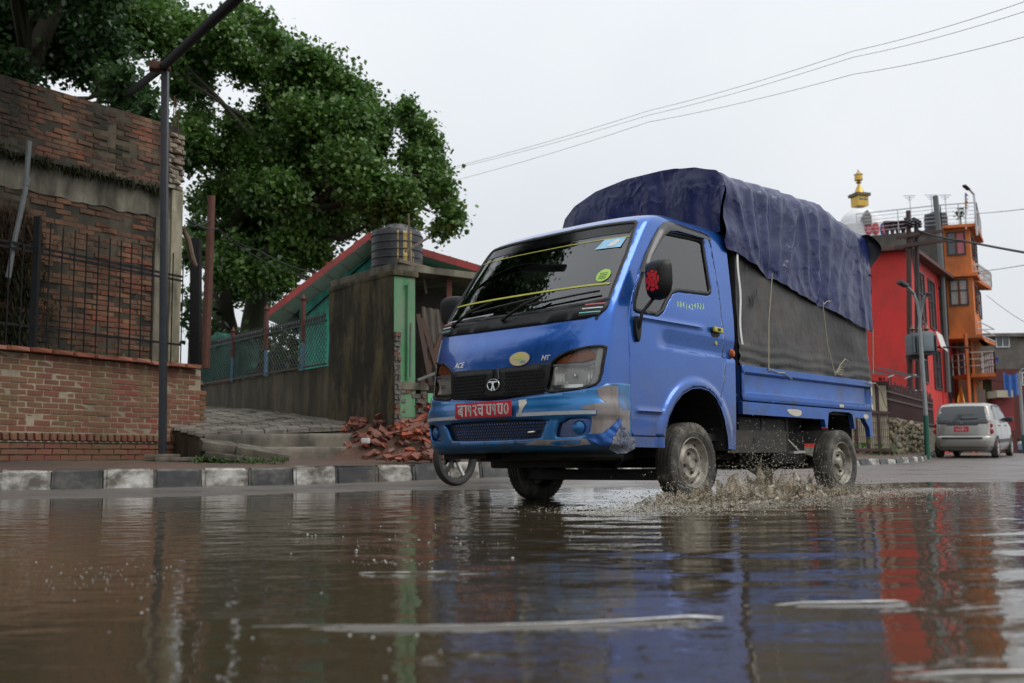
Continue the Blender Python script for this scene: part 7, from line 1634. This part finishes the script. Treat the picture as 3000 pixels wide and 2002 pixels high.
_zr, _zf = (_gz(.62, .7) + _gz(.62, -.7)) / 2, (_gz(2.98, .7) + _gz(2.98, -.7)) / 2; _sl = (_zf - _zr) / 2.36; _sd = (_gz(1.8, .7) - _gz(1.8, -.7)) / 1.4
cz = _zr - .62 * _sl - .016
_cf = Vector((cfw.x, cfw.y, _sl)).normalized(); _cl = Vector((clf.x, clf.y, _sd)).normalized(); _cu = _cf.cross(_cl)
for r_ in range(3): CM[r_][0], CM[r_][1], CM[r_][2], CM[r_][3] = _cf[r_], _cl[r_], _cu[r_], (cR.x, cR.y, cz + .01)[r_]
car = empty('parked_car', (cR.x, cR.y, cz), 'small silver hatchback car with red plate parked by the stone wall', 'car'); ORG[car.name] = Vector((0, 0, 0)); car.matrix_world = CM
m, n, l, b = _mat('silver_paint'); b.inputs['Base Color'].default_value = (.37, .36, .335, 1); b.inputs['Metallic'].default_value = .55; b.inputs['Roughness'].default_value = .34; b.inputs['Coat Weight'].default_value = .6; b.inputs['Coat Roughness'].default_value = .08; K['silverp'] = m
cgl = pm('car_glass', (.016, .022, .024), (.022, .028, .03), 2, .06, 0, spec=.8); ctrim = pm('dark_trim', (.02, .022, .028), (.03, .03, .034), 8, .45, .05, .002)
mb = MB(); zs_ = list(np.arange(.20, 1.47, .035)) + [1.475]; nn_ = 72
for z_ in zs_:
    xr, xf, w = cpar(z_); a = (xf - xr) / 2
    for k in range(nn_):
        t = 2 * math.pi * k / nn_; c_, s_ = math.cos(t), math.sin(t); mb.v.append(((xr + xf) / 2 + a * math.copysign(abs(c_) ** (2 / 7), c_), w * math.copysign(abs(s_) ** (2 / 7), s_), z_))
mb.f = [(i * nn_ + k, i * nn_ + (k + 1) % nn_, (i + 1) * nn_ + (k + 1) % nn_, (i + 1) * nn_ + k) for i in range(len(zs_) - 1) for k in range(nn_)]
b0 = len(mb.v); mb.v.append((1.15, 0, 1.495)); mb.f += [((len(zs_) - 1) * nn_ + k, (len(zs_) - 1) * nn_ + (k + 1) % nn_, b0) for k in range(nn_)]
mb.build('body', K['silverp'], car, True, 45)
def rp_(poly, off, name, mat, parent=car, res=.06): return panel(poly, [], res, lambda y, z: c_rear(y, z, off)).build(name, mat, parent, True, 50)
rp_(roundpoly([(.60, .955), (.665, .98), (.585, 1.33), (.52, 1.385), (-.52, 1.385), (-.585, 1.33), (-.665, .98), (-.60, .955)], 1), .006, 'rear_window', cgl)
tg = rp_([(.665, .90), (.69, .965), (.66, 1.0), (-.66, 1.0), (-.69, .965), (-.665, .90), (-.42, .905), (-.36, .86), (.36, .86), (.42, .905)], .004, 'tailgate_panel', ctrim)
rp_([(.40, .86), (.30, .64), (-.30, .64), (-.40, .86)], .009, 'plate_recess', K['silverp'])
pl = rp_([(.20, .70), (.20, .84), (-.16, .84), (-.16, .70)], .016, 'number_plate', K['red'])
for zz, wds, hh, cnt_ in ((.812, .022, .026, 6), (.752, .058, .062, 4)):
    for k in range(cnt_):
        y0 = .02 + ((cnt_ - 1) / 2 - k) * wds * 1.25; mb = MB(); key = ['1', '2', '8', '0', 'ba', '1'][(k + (0 if cnt_ == 6 else 2)) % 6]
        Mx = Matrix(((0, 0, -1, c_rear(y0, zz, .019).x), (-1, 0, 0, y0), (0, 1, 0, zz), (0, 0, 0, 1)))
        for st_ in GL[key]: stroke(mb, [((x_ - .5) * wds, (y_ - .5) * hh) for x_, y_ in st_], wds * .17, Mx)
        mb.build('plate_character', K['white'], pl, fix=False)
mb = MB()
for sg in (-1, 1): mb.bar(c_rear(sg * .03 + .02, .93, .012) + Vector((0, 0, -.02)), c_rear(sg * .03 - .02 + .02, .93, .012) + Vector((0, 0, .02)), .012, .012)
mb.bar(c_rear(-.03, .93, .012), c_rear(.05, .93, .012), .010, .010); mb.build('badge', K['chrome'], car)['kind'] = 'stuff'
for sg in (1, -1):
    tl_ = panel([(sg * a, z_) for a, z_ in ((.60, .62), (.75, .62), (.755, .80), (.745, .93), (.62, .93))], [], .03, lambda y, z: c_rear(y, z, .006)).build('tail_lamp', pm('lamp_white', (.5, .46, .44), rough=.3) if sg > 0 else bpy.data.materials['lamp_white'], car, True)
    for zz, rad in ((.705, .072), (.86, .058)): M = Matrix.Translation(c_rear(sg * .68, zz, .012)) @ Matrix.Rotation(R(-90), 4, 'Y'); MB().lathe([(0, .018), (rad * .6, .016), (rad, .004), (rad, -.01)], 18, M).build('red_lens', pm('lens_red', (.40, .015, .03), rough=.2) if 'lens_red' not in bpy.data.materials else bpy.data.materials['lens_red'], tl_, True)
bmp = panel([(.77, .30), (.77, .585), (.70, .60), (-.70, .60), (-.77, .585), (-.77, .30), (-.6, .27), (.6, .27)], [], .05, lambda y, z: c_rear(y * .985, z, .035 + .025 * sstep(.60, .54, z))).build('rear_bumper', K['silverp'], car, True, 50); solid(bmp, .03)
panel([(.50, .505), (.50, .56), (-.50, .56), (-.50, .505)], [], .05, lambda y, z: c_rear(y, z, .066)).build('bumper_strip', ctrim, bmp, True)
panel([(.70, .245), (.70, .28), (-.70, .28), (-.70, .245)], [], .06, lambda y, z: c_rear(y, z, .03)).build('bumper_lip', K['strip'], bmp, True)
MB().bar(c_rear(.05, 1.03, .015), c_rear(-.38, 1.05, .018), .02, .02).build('rear_wiper', ctrim, car)
for sg in (1, -1):
    def sp_(poly, off, nm, mat, parent=car): return panel(poly, [], .05, lambda x, z: c_side(x, z, sg, off)).build(nm, mat, parent, True, 50)
    fw_ = sp_([(.42, 1.02), (.54, 1.31), (.64, 1.375), (1.16, 1.385), (1.16, 1.0)], .004, 'side_window', cgl); sp_([(1.24, .995), (1.24, 1.385), (1.72, 1.365), (2.05, 1.25), (2.42, 1.03), (2.42, .985)], .004, 'side_window', cgl)
    sp_([(.50, 1.30), (.62, 1.405), (1.0, 1.42), (1.7, 1.40), (2.1, 1.25), (2.05, 1.23), (1.68, 1.37), (1.0, 1.39), (.64, 1.375), (.56, 1.29)], .02, 'rain_guard', ctrim)
    for x_ in (1.20, 2.30, .46): sp_([(x_ - .006, .36), (x_ + .006, .36), (x_ + .006, 1.0), (x_ - .006, 1.0)], .002, 'door_gap', K['dark'])
    sp_([(.85, .40), (2.62, .42), (2.62, .51), (.85, .49)], .012, 'side_moulding', ctrim)
    for x_ in (1.02, 2.05): MB().bar(c_side(x_ - .09, .86, sg, .02), c_side(x_ + .09, .865, sg, .02), .03, .04).build('door_handle', K['silverp'], car, bevel=.008)
    MB().box(c_side(2.28, 1.03, sg, .10), (.12, .20, .14)).build('wing_mirror', ctrim, car, bevel=.03)
    for x_ in (.62, 2.98):
        sp_([(x_ + .33 * math.cos(t), .27 + .33 * math.sin(t)) for t in np.linspace(0, math.pi, 16)] + [(x_ - .33, .21), (x_ + .33, .21)], .003, 'wheel_arch', K['dark'])
        M = Matrix.Translation((x_, sg * .70, .262)) @ Matrix.Rotation(-sg * math.pi / 2, 4, 'X')
        ty = MB().lathe([(.16, -.08), (.24, -.085), (.262, -.06), (.262, .06), (.24, .082), (.18, .082), (.165, .07)], 32, M).build('wheel_tyre', K['tyre'], car, True, 40)
        MB().lathe([(.165, .07), (.15, .05), (.10, .06), (0, .065)], 24, M).build('hub_cap', K['rim'], ty, True)
        for k in range(7): a = k * 2 * math.pi / 7; MB().bar(M @ Vector((.04 * math.cos(a), .04 * math.sin(a), .072)), M @ Vector((.15 * math.cos(a), .15 * math.sin(a), .062)), .03, .02).build('hub_spoke', K['silver'], ty)
MB().box((1.7, 0, .22), (2.9, 1.2, .08)).build('floor_pan', K['dark'], car); MB().lathe([(0, 0), (.04, 0), (.04, .3), (0, .3)], 8, Matrix.Translation((.05, .35, .20)) @ Matrix.Rotation(R(90), 4, 'Y')).build('exhaust', K['mudmetal'], car)
MB().tube([(.45, .0, 1.50), (.30, 0, 1.56)], .008, 5).build('aerial', ctrim, car)

# ================================================================== motorbike half hidden behind the truck
bh = math.atan2(-_f.x, _f.y); bo = at(1334, 1428, 11.25); bo.z = rz(bo.x, bo.y)
BKM = Matrix.Identity(4)
for r_ in range(3): BKM[r_][0], BKM[r_][1], BKM[r_][2], BKM[r_][3] = _f[r_], _l[r_], (0, 0, 1)[r_], bo[r_]
bike = empty('motorbike', bo, 'dark motorbike half hidden behind the front bumper of the mini truck', 'motorbike'); ORG[bike.name] = Vector((0, 0, 0)); bike.matrix_world = BKM
for x_, nm in ((0, 'front'), (-1.28, 'rear')):
    M = Matrix.Translation((x_, 0, .300)) @ Matrix.Rotation(R(90), 4, 'X')
    ty = MB().lathe([(.232, -.03), (.25, -.045), (.28, -.045), (.298, -.025), (.302, 0), (.298, .025), (.28, .045), (.25, .045), (.232, .03)], 40, M).build('wheel_tyre', pm('bike_tyre', (.02, .02, .02), (.035, .033, .03), 10, .7, .3, .003) if x_ == 0 else bpy.data.materials['bike_tyre'], bike, True, 40)
    rm = MB().lathe([(.234, -.03), (.222, -.022), (.215, 0), (.222, .022), (.234, .03)], 40, M).build('rim', K['dark'], ty, True)
    MB().lathe([(.0, -.05), (.05, -.05), (.05, .05), (0, .05)], 16, M).build('hub', K['mudmetal'], ty)
    MB().lathe([(.05, .052), (.12, .052), (.12, .058), (.05, .058)], 24, M).build('brake_disc', K['chrome'], ty)
    for k in range(5): a = k * 2 * math.pi / 5 + .4; MB().bar(M @ Vector((.04 * math.cos(a), .04 * math.sin(a), 0)), M @ Vector((.222 * math.cos(a), .222 * math.sin(a), 0)), .035, .03).build('spoke', K['silver'] if k % 2 else K['mudmetal'], ty)
for y_ in (.09, -.09): MB().tube([(0, y_, .30), (-.12, y_, .62), (-.22, y_, .90)], .022, 8).build('fork_leg', K['silver'], bike, True)
mb = MB()
for i in range(13):
    a = R(20 + 130 * i / 12); c_ = Vector((.335 * math.cos(a), 0, .30 + .335 * math.sin(a))); mb.v += [tuple(c_ + Vector((0, -.06, -.02))), tuple(c_), tuple(c_ + Vector((0, .06, -.02)))]
mb.f = [(3 * i + j, 3 * i + 3 + j, 3 * i + 4 + j, 3 * i + 1 + j) for i in range(12) for j in range(2)]; mb.build('front_mudguard', K['blackp'], bike, True)
MB().tube([(-.22, -.36, .98), (-.20, -.15, 1.0), (-.20, .15, 1.0), (-.22, .36, .98)], .014, 8).build('handlebar', K['blackp'], bike, True); MB().lathe([(0, .07), (.07, .06), (.085, 0), (.05, -.08), (0, -.1)], 18, Matrix.Translation((-.12, 0, .86)) @ Matrix.Rotation(R(90), 4, 'Y')).build('headlamp', K['silver'], bike, True)
MB().box((-.48, 0, .78), (.46, .26, .20)).build('fuel_tank', pm('bike_red', (.16, .01, .012), rough=.25, coat=.6), bike, bevel=.07); MB().box((-.98, 0, .78), (.62, .24, .09)).build('seat', K['blackp'], bike, bevel=.03)
MB().box((-.58, 0, .42), (.42, .26, .34)).build('engine', K['mudmetal'], bike, bevel=.04); MB().tube([(-.40, .14, .42), (-.45, .16, .25), (-.9, .17, .24), (-1.45, .18, .34)], [.025, .025, .03, .045], 10).build('exhaust', K['chrome'], bike, True)
MB().bar((-.6, 0, .5), (-1.28, .1, .30), .06, .05).bar((-.22, 0, .88), (-.5, 0, .55), .06, .08).bar((-.55, 0, .70), (-1.3, 0, .70), .08, .06).build('frame', K['dark'], bike)

# ================================================================== far walker on the road crest
wp_ = at(2986, 1283, 60); pz = wp_.z - 1.68
def figure(name, label, loc, ang, shirt, trousers):
    me = bpy.data.meshes.new('body'); J = [(0, 0, .95), (0, 0, 1.15), (0, 0, 1.38), (0, .0, 1.47), (0, .02, 1.58), (.09, 0, .90), (.10, .04, .50), (.10, .0, .06), (.10, .10, .03), (-.09, 0, .90), (-.10, -.06, .50), (-.10, -.14, .08), (-.10, -.04, .03), (.19, 0, 1.40), (.25, -.02, 1.14), (.24, .06, .92), (.24, .09, .84), (-.19, 0, 1.40), (-.25, .02, 1.14), (-.24, .10, .92), (-.24, .13, .84)]
    Ed = [(0, 1), (1, 2), (2, 3), (3, 4), (0, 5), (5, 6), (6, 7), (7, 8), (0, 9), (9, 10), (10, 11), (11, 12), (2, 13), (13, 14), (14, 15), (15, 16), (2, 17), (17, 18), (18, 19), (19, 20)]
    Rd = [.15, .14, .15, .055, .095, .09, .065, .045, .04, .09, .065, .045, .04, .075, .05, .04, .04, .075, .05, .04, .04]
    me.from_pydata(J, Ed, []); o = bpy.data.objects.new(name, me); COL.objects.link(o); sk = o.modifiers.new('skin', 'SKIN'); o.modifiers.new('sub', 'SUBSURF').levels = 1
    for i, r_ in enumerate(Rd): me.skin_vertices[0].data[i].radius = (r_, r_ * .8)
    me.skin_vertices[0].data[0].use_root = True
    m, n, l, b = _mat('walker_clothes'); sp = n.new('ShaderNodeSeparateXYZ'); l.new(n.new('ShaderNodeTexCoord').outputs['Object'], sp.inputs[0])
    r_ = n.new('ShaderNodeValToRGB'); r_.color_ramp.interpolation = 'CONSTANT'; e = r_.color_ramp.elements; e[0].color = (*trousers, 1); e[1].position = .52; e[1].color = (*shirt, 1); e.new(.70).color = (.5, .52, .58, 1); e.new(.775).color = (.16, .09, .06, 1)
    dv_ = n.new('ShaderNodeMath'); dv_.operation = 'DIVIDE'; dv_.inputs[1].default_value = 1.9; l.new(sp.outputs[2], dv_.inputs[0]); l.new(dv_.outputs[0], r_.inputs[0]); l.new(r_.outputs[0], b.inputs['Base Color']); b.inputs['Roughness'].default_value = .8
    me.materials.append(m); o.location = loc; o.rotation_euler = (0, 0, ang); setp(o, label, 'person'); ORG[o.name] = Vector((0, 0, 0))
    MB().lathe([(0, 1.69), (.06, 1.685), (.10, 1.63), (.105, 1.58), (.09, 1.53), (.05, 1.51)], 14).build('hair', pm('dark_hair', (.012, .01, .01), rough=.6), o, True); return o
figure('person', 'distant person in pale blue shirt walking at the right edge of the road', (wp_.x, wp_.y, pz), -.4, (.22, .26, .36), (.05, .055, .08))

# ================================================================== wires
wm = pm('cable_black', (.02, .02, .022), rough=.6); wg = pm('cable_grey', (.10, .10, .105), rough=.6)
def wire(pts, r_, lab, mat=wm, sag=0.0, group='overhead wires'):
    P = [at(*p) for p in pts]; out = []
    for a, b_ in zip(P[:-1], P[1:]): out += wirep(a, b_, sag, 12)[:-1]
    o = MB().tube(out + [P[-1]], r_, 5).build('overhead_wire', mat, None, True); setp(o, lab, 'wire', group)
wire([(3900, -265, 9), (3060, -15, 13), (2500, 150, 17), (1900, 325, 22), (1310, 494, 27)], .0042, 'topmost of three thin wires crossing the sky above the truck', wg, .05)
wire([(3900, -225, 9), (3060, 15, 13), (2500, 168, 17), (1900, 338, 22), (1310, 499, 27)], .0040, 'middle of three thin wires crossing the sky above the truck', wg, .05)
wire([(3900, -110, 9), (3060, 92, 13), (2500, 218, 17), (1900, 358, 22), (1322, 532, 27)], .0042, 'lowest of three thin wires crossing the sky above the truck', wg, .05)
wire([(2690, 676, 33), (2820, 706, 31), (3400, 800, 22)], .035, 'thick black cable running right from the utility poles', wm, .05)
wire([(2866, 626, 46), (3400, 545, 24)], .014, 'thin wire running right from the terrace corner', wg, .1)
wire([(2870, 796, 46), (3400, 690, 24)], .014, 'thin wire running right from the orange balcony', wg, .1)
wire([(2890, 865, 50), (3040, 965, 40)], .012, 'faint wire sloping down right of the orange house', wg, .1)
wire([(545, 640, 15.2), (640, 670, 17.6), (760, 735, 19), (925, 800, 18.6)], .014, 'black wire from the ruined wall past the rusty pole to the red roof', wm, .06)
wire([(545, 655, 15.2), (620, 640, 17.6), (700, 720, 19), (900, 812, 18.6)], .010, 'lower black wire from the rusty pole to the red roof', wm, .08)
for k, (a, b_) in enumerate((((2660, 640, 33), (2688, 720, 33.4)), ((2688, 660, 33), (2690, 980, 32.6)), ((2668, 700, 33), (2704, 975, 32.6)))): wire([a, b_], .025, ('short drop cable between the two utility poles', 'drop cable down to the grey transformer, left one', 'drop cable down to the grey transformer, right one')[k], wm, .3)

# ================================================================== splash, flecks, bubbles
def drops(name, P, S, mat, parent=None, flat=1.0, stretch=None):
    base = np.array([[1, 0, 0], [-1, 0, 0], [0, 1, 0], [0, -1, 0], [0, 0, 1], [0, 0, -1]], float) * np.array([1, 1, flat]); fc = np.array([[0, 2, 4], [2, 1, 4], [1, 3, 4], [3, 0, 4], [2, 0, 5], [1, 2, 5], [3, 1, 5], [0, 3, 5]])
    r = np.random.default_rng(len(P)); q = base[None] * S[:, None, None] * r.uniform(.6, 1.4, (len(P), 1, 3)) + P[:, None, :]
    if parent is not None: q = q - np.array(ORG[parent.name])
    F_ = (fc[None] + (np.arange(len(P)) * 6)[:, None, None]).reshape(-1, 3); me = bpy.data.meshes.new(name); me.from_pydata(q.reshape(-1, 3).tolist(), [], F_.tolist()); me.update()
    return mesh_obj(name, me, mat, parent, True)
m, n, l, b = _mat('muddy_spray'); b.inputs['Base Color'].default_value = (.58, .53, .43, 1); b.inputs['Roughness'].default_value = .12; b.inputs['IOR'].default_value = 1.33; b.inputs['Transmission Weight'].default_value = .25; K['spray'] = m
m, n, l, b = _mat('dark_spray'); b.inputs['Base Color'].default_value = (.035, .03, .022, 1); b.inputs['Roughness'].default_value = .15; K['dspray'] = m
m, n, l, b = _mat('muddy_sheet'); v = nmap(n, l, (1, 1, 1), 'World'); l.new(nramp(n, l, nnoise(n, l, nmap(n, l, (1, 1, .35), 'World'), 16, 5, .6), [(.30, (.10, .075, .04)), (.46, (.26, .21, .135)), (.66, (.52, .48, .40))]), b.inputs['Base Color']); b.inputs['Roughness'].default_value = .14; b.inputs['IOR'].default_value = 1.33; nbump(n, l, nnoise(n, l, v, 40, 4), .6, .01, b); K['sheet'] = m
tr_ = n.new('ShaderNodeBsdfTransparent'); mxs = n.new('ShaderNodeMixShader'); l.new(nramp(n, l, nnoise(n, l, nmap(n, l, (1, 1, .55), 'World'), 52, 6, .75), [(.42, (.06, .06, .06)), (.53, (.94, .94, .94))]), mxs.inputs[0]); l.new(tr_.outputs[0], mxs.inputs[1]); l.new(b.outputs[0], mxs.inputs[2]); l.new(mxs.outputs[0], n['Material Output'].inputs[0])
spl = empty('water_splash', (1.3, 6.6, WATER_Z), 'muddy brown water splash thrown up between the near wheels of the truck', 'splash', kind='stuff')
def loc2w(x, y, z=0): return Vector(TM @ Vector((x, y, z)))
r = np.random.default_rng(77)
def shapeh(x):   # height of the thrown water along the truck's side (local x)
    return np.interp(x, [-2.55, -2.2, -1.9, -1.6, -1.35, -1.1, -.85, -.6, -.42, -.25, -.05, .2, .45, .7, 1.0], [.02, .05, .07, .08, .10, .13, .18, .25, .26, .19, .12, .12, .12, .08, .03])
for k, (yo, hs_, sd_) in enumerate(((.92, 1.0, 1), (1.05, .72, 2), (.82, .85, 3), (1.18, .42, 4))):
    def sh(a, c_, yo=yo, hs_=hs_, sd_=sd_):
        x = .75 - 3.1 * a; h = 1.05 * float(shapeh(x)) * hs_ * (.55 + .75 * abs(mnoise.noise((x * 4.5, sd_ * 7, 0))) + .5 * abs(mnoise.noise((x * 13, sd_, 2))) + .35 * mnoise.noise((x * 34, sd_, 5)) + .4 * mnoise.noise((x * 80, sd_, 6)))
        z = -.01 + max(.004, h) * c_; y = yo + .10 * mnoise.noise((x * 3, sd_, 1)) + (.05 + .10 * mnoise.noise((x * 6, c_ * 2, sd_))) * c_ * (1 if sd_ != 3 else -1) + .02 * mnoise.noise((x * 30, c_ * 9, sd_))
        x += .06 * c_ * mnoise.noise((x * 9, c_ * 4, sd_ + 9)) - .10 * c_; return loc2w(x, y, z)
    MB().grid(sh, 520, 14).build('water_sheet', K['sheet'], spl, True, 70)['kind'] = 'stuff'
def cloud(n_, spread, hk, smin, smax, xlo=-2.6, xhi=1.0):
    x = r.uniform(xlo, xhi, n_ * 3); wgt = shapeh(x); x = x[r.uniform(0, .3, n_ * 3) < wgt][:n_]; n_ = len(x); h = shapeh(x)
    z = r.exponential(.36, n_) * h * hk + .004; y = .98 + r.normal(0, spread, n_) ; P = np.array([loc2w(a, b_, c_) for a, b_, c_ in zip(x, y, z)]); P[:, 2] = np.maximum(P[:, 2], WATER_Z + .002); return P, r.uniform(smin, smax, n_) ** 1.0
P, S = cloud(13000, .15, 1.25, .0010, .0040); drops('spray', P, S, K['spray'], spl)['kind'] = 'stuff'
P, S = cloud(1500, .20, 1.5, .0016, .005); drops('dark_spray', P, S, K['dspray'], spl)['kind'] = 'stuff'
P, S = cloud(900, .22, 1.5, .0015, .004, .1, 1.7); P[:, 2] *= 1.0; drops('spray', P, S, K['dspray'], spl)['kind'] = 'stuff'
# churned surface round the wheels
n_ = 9000; x = r.uniform(-3.2, 1.6, n_); y = 1.05 + r.exponential(.22, n_) * r.choice([1, 1, -.8], n_); P = np.array([loc2w(a, b_, 0) for a, b_ in zip(x, y)]); P[:, 2] = WATER_Z + r.uniform(0, .012, n_); drops('foam_flecks', P, r.uniform(.0012, .0055, n_), pm('churn', (.58, .55, .48), (.46, .43, .36), 30, .3, 0), spl, .5)['kind'] = 'stuff'
# splash at the far front wheel and the rear wheel
n_ = 900; x = r.normal(-2.1, .3, n_); y = .80 + r.normal(0, .16, n_); z = r.exponential(.05, n_); P = np.array([loc2w(a, b_, c_) for a, b_, c_ in zip(x, y, z)]); drops('spray', P, r.uniform(.002, .006, n_), K['spray'], spl)['kind'] = 'stuff'
# bubbles and foam specks floating on the puddle
foam = pm('foam', (.50, .50, .48), (.36, .36, .34), 30, .4, .2, .001)
def gpt(px_, py_): 
    d = at(px_, py_, 1.0) - Vector((0, 0, CAMZ)); t = (WATER_Z + .001 - CAMZ) / d.z; return Vector((0, 0, CAMZ)) + d * t
pts = []; sz_ = []
for _ in range(75): pts.append(gpt(r.uniform(820, 1560), r.normal(1572, 30))); sz_.append(.0012 + .004 * r.random() ** 3)
for _ in range(70): pts.append(gpt(r.uniform(980, 2000), r.normal(1560, 60))); sz_.append(.001 + .003 * r.random() ** 3)
for _ in range(36): pts.append(gpt(r.uniform(980, 1320), 1648 + r.normal(0, 4))); sz_.append(.001 + .003 * r.random() ** 2)
for _ in range(120): pts.append(gpt(r.uniform(60, 560), r.normal(1690, 24))); sz_.append(.0008 + .002 * r.random() ** 2)
for px_, py_, s_ in ((1025, 1862, .007), (1222, 1862, .008), (1092, 1868, .005), (995, 1848, .005), (1290, 1908, .006), (415, 1797, .006), (432, 1787, .004), (218, 1760, .004), (740, 1870, .005), (942, 1738, .004), (1140, 1903, .005), (1128, 1985, .005), (640, 1985, .005), (780, 1724, .004), (320, 1852, .003)): pts.append(gpt(px_, py_)); sz_.append(s_ * .55)
o = drops('puddle_bubbles', np.array(pts), np.array(sz_), foam, None, .7); setp(o, 'white bubbles and foam specks floating on the brown puddle', 'bubbles', kind='stuff')

# foam lines riding on the wave crests
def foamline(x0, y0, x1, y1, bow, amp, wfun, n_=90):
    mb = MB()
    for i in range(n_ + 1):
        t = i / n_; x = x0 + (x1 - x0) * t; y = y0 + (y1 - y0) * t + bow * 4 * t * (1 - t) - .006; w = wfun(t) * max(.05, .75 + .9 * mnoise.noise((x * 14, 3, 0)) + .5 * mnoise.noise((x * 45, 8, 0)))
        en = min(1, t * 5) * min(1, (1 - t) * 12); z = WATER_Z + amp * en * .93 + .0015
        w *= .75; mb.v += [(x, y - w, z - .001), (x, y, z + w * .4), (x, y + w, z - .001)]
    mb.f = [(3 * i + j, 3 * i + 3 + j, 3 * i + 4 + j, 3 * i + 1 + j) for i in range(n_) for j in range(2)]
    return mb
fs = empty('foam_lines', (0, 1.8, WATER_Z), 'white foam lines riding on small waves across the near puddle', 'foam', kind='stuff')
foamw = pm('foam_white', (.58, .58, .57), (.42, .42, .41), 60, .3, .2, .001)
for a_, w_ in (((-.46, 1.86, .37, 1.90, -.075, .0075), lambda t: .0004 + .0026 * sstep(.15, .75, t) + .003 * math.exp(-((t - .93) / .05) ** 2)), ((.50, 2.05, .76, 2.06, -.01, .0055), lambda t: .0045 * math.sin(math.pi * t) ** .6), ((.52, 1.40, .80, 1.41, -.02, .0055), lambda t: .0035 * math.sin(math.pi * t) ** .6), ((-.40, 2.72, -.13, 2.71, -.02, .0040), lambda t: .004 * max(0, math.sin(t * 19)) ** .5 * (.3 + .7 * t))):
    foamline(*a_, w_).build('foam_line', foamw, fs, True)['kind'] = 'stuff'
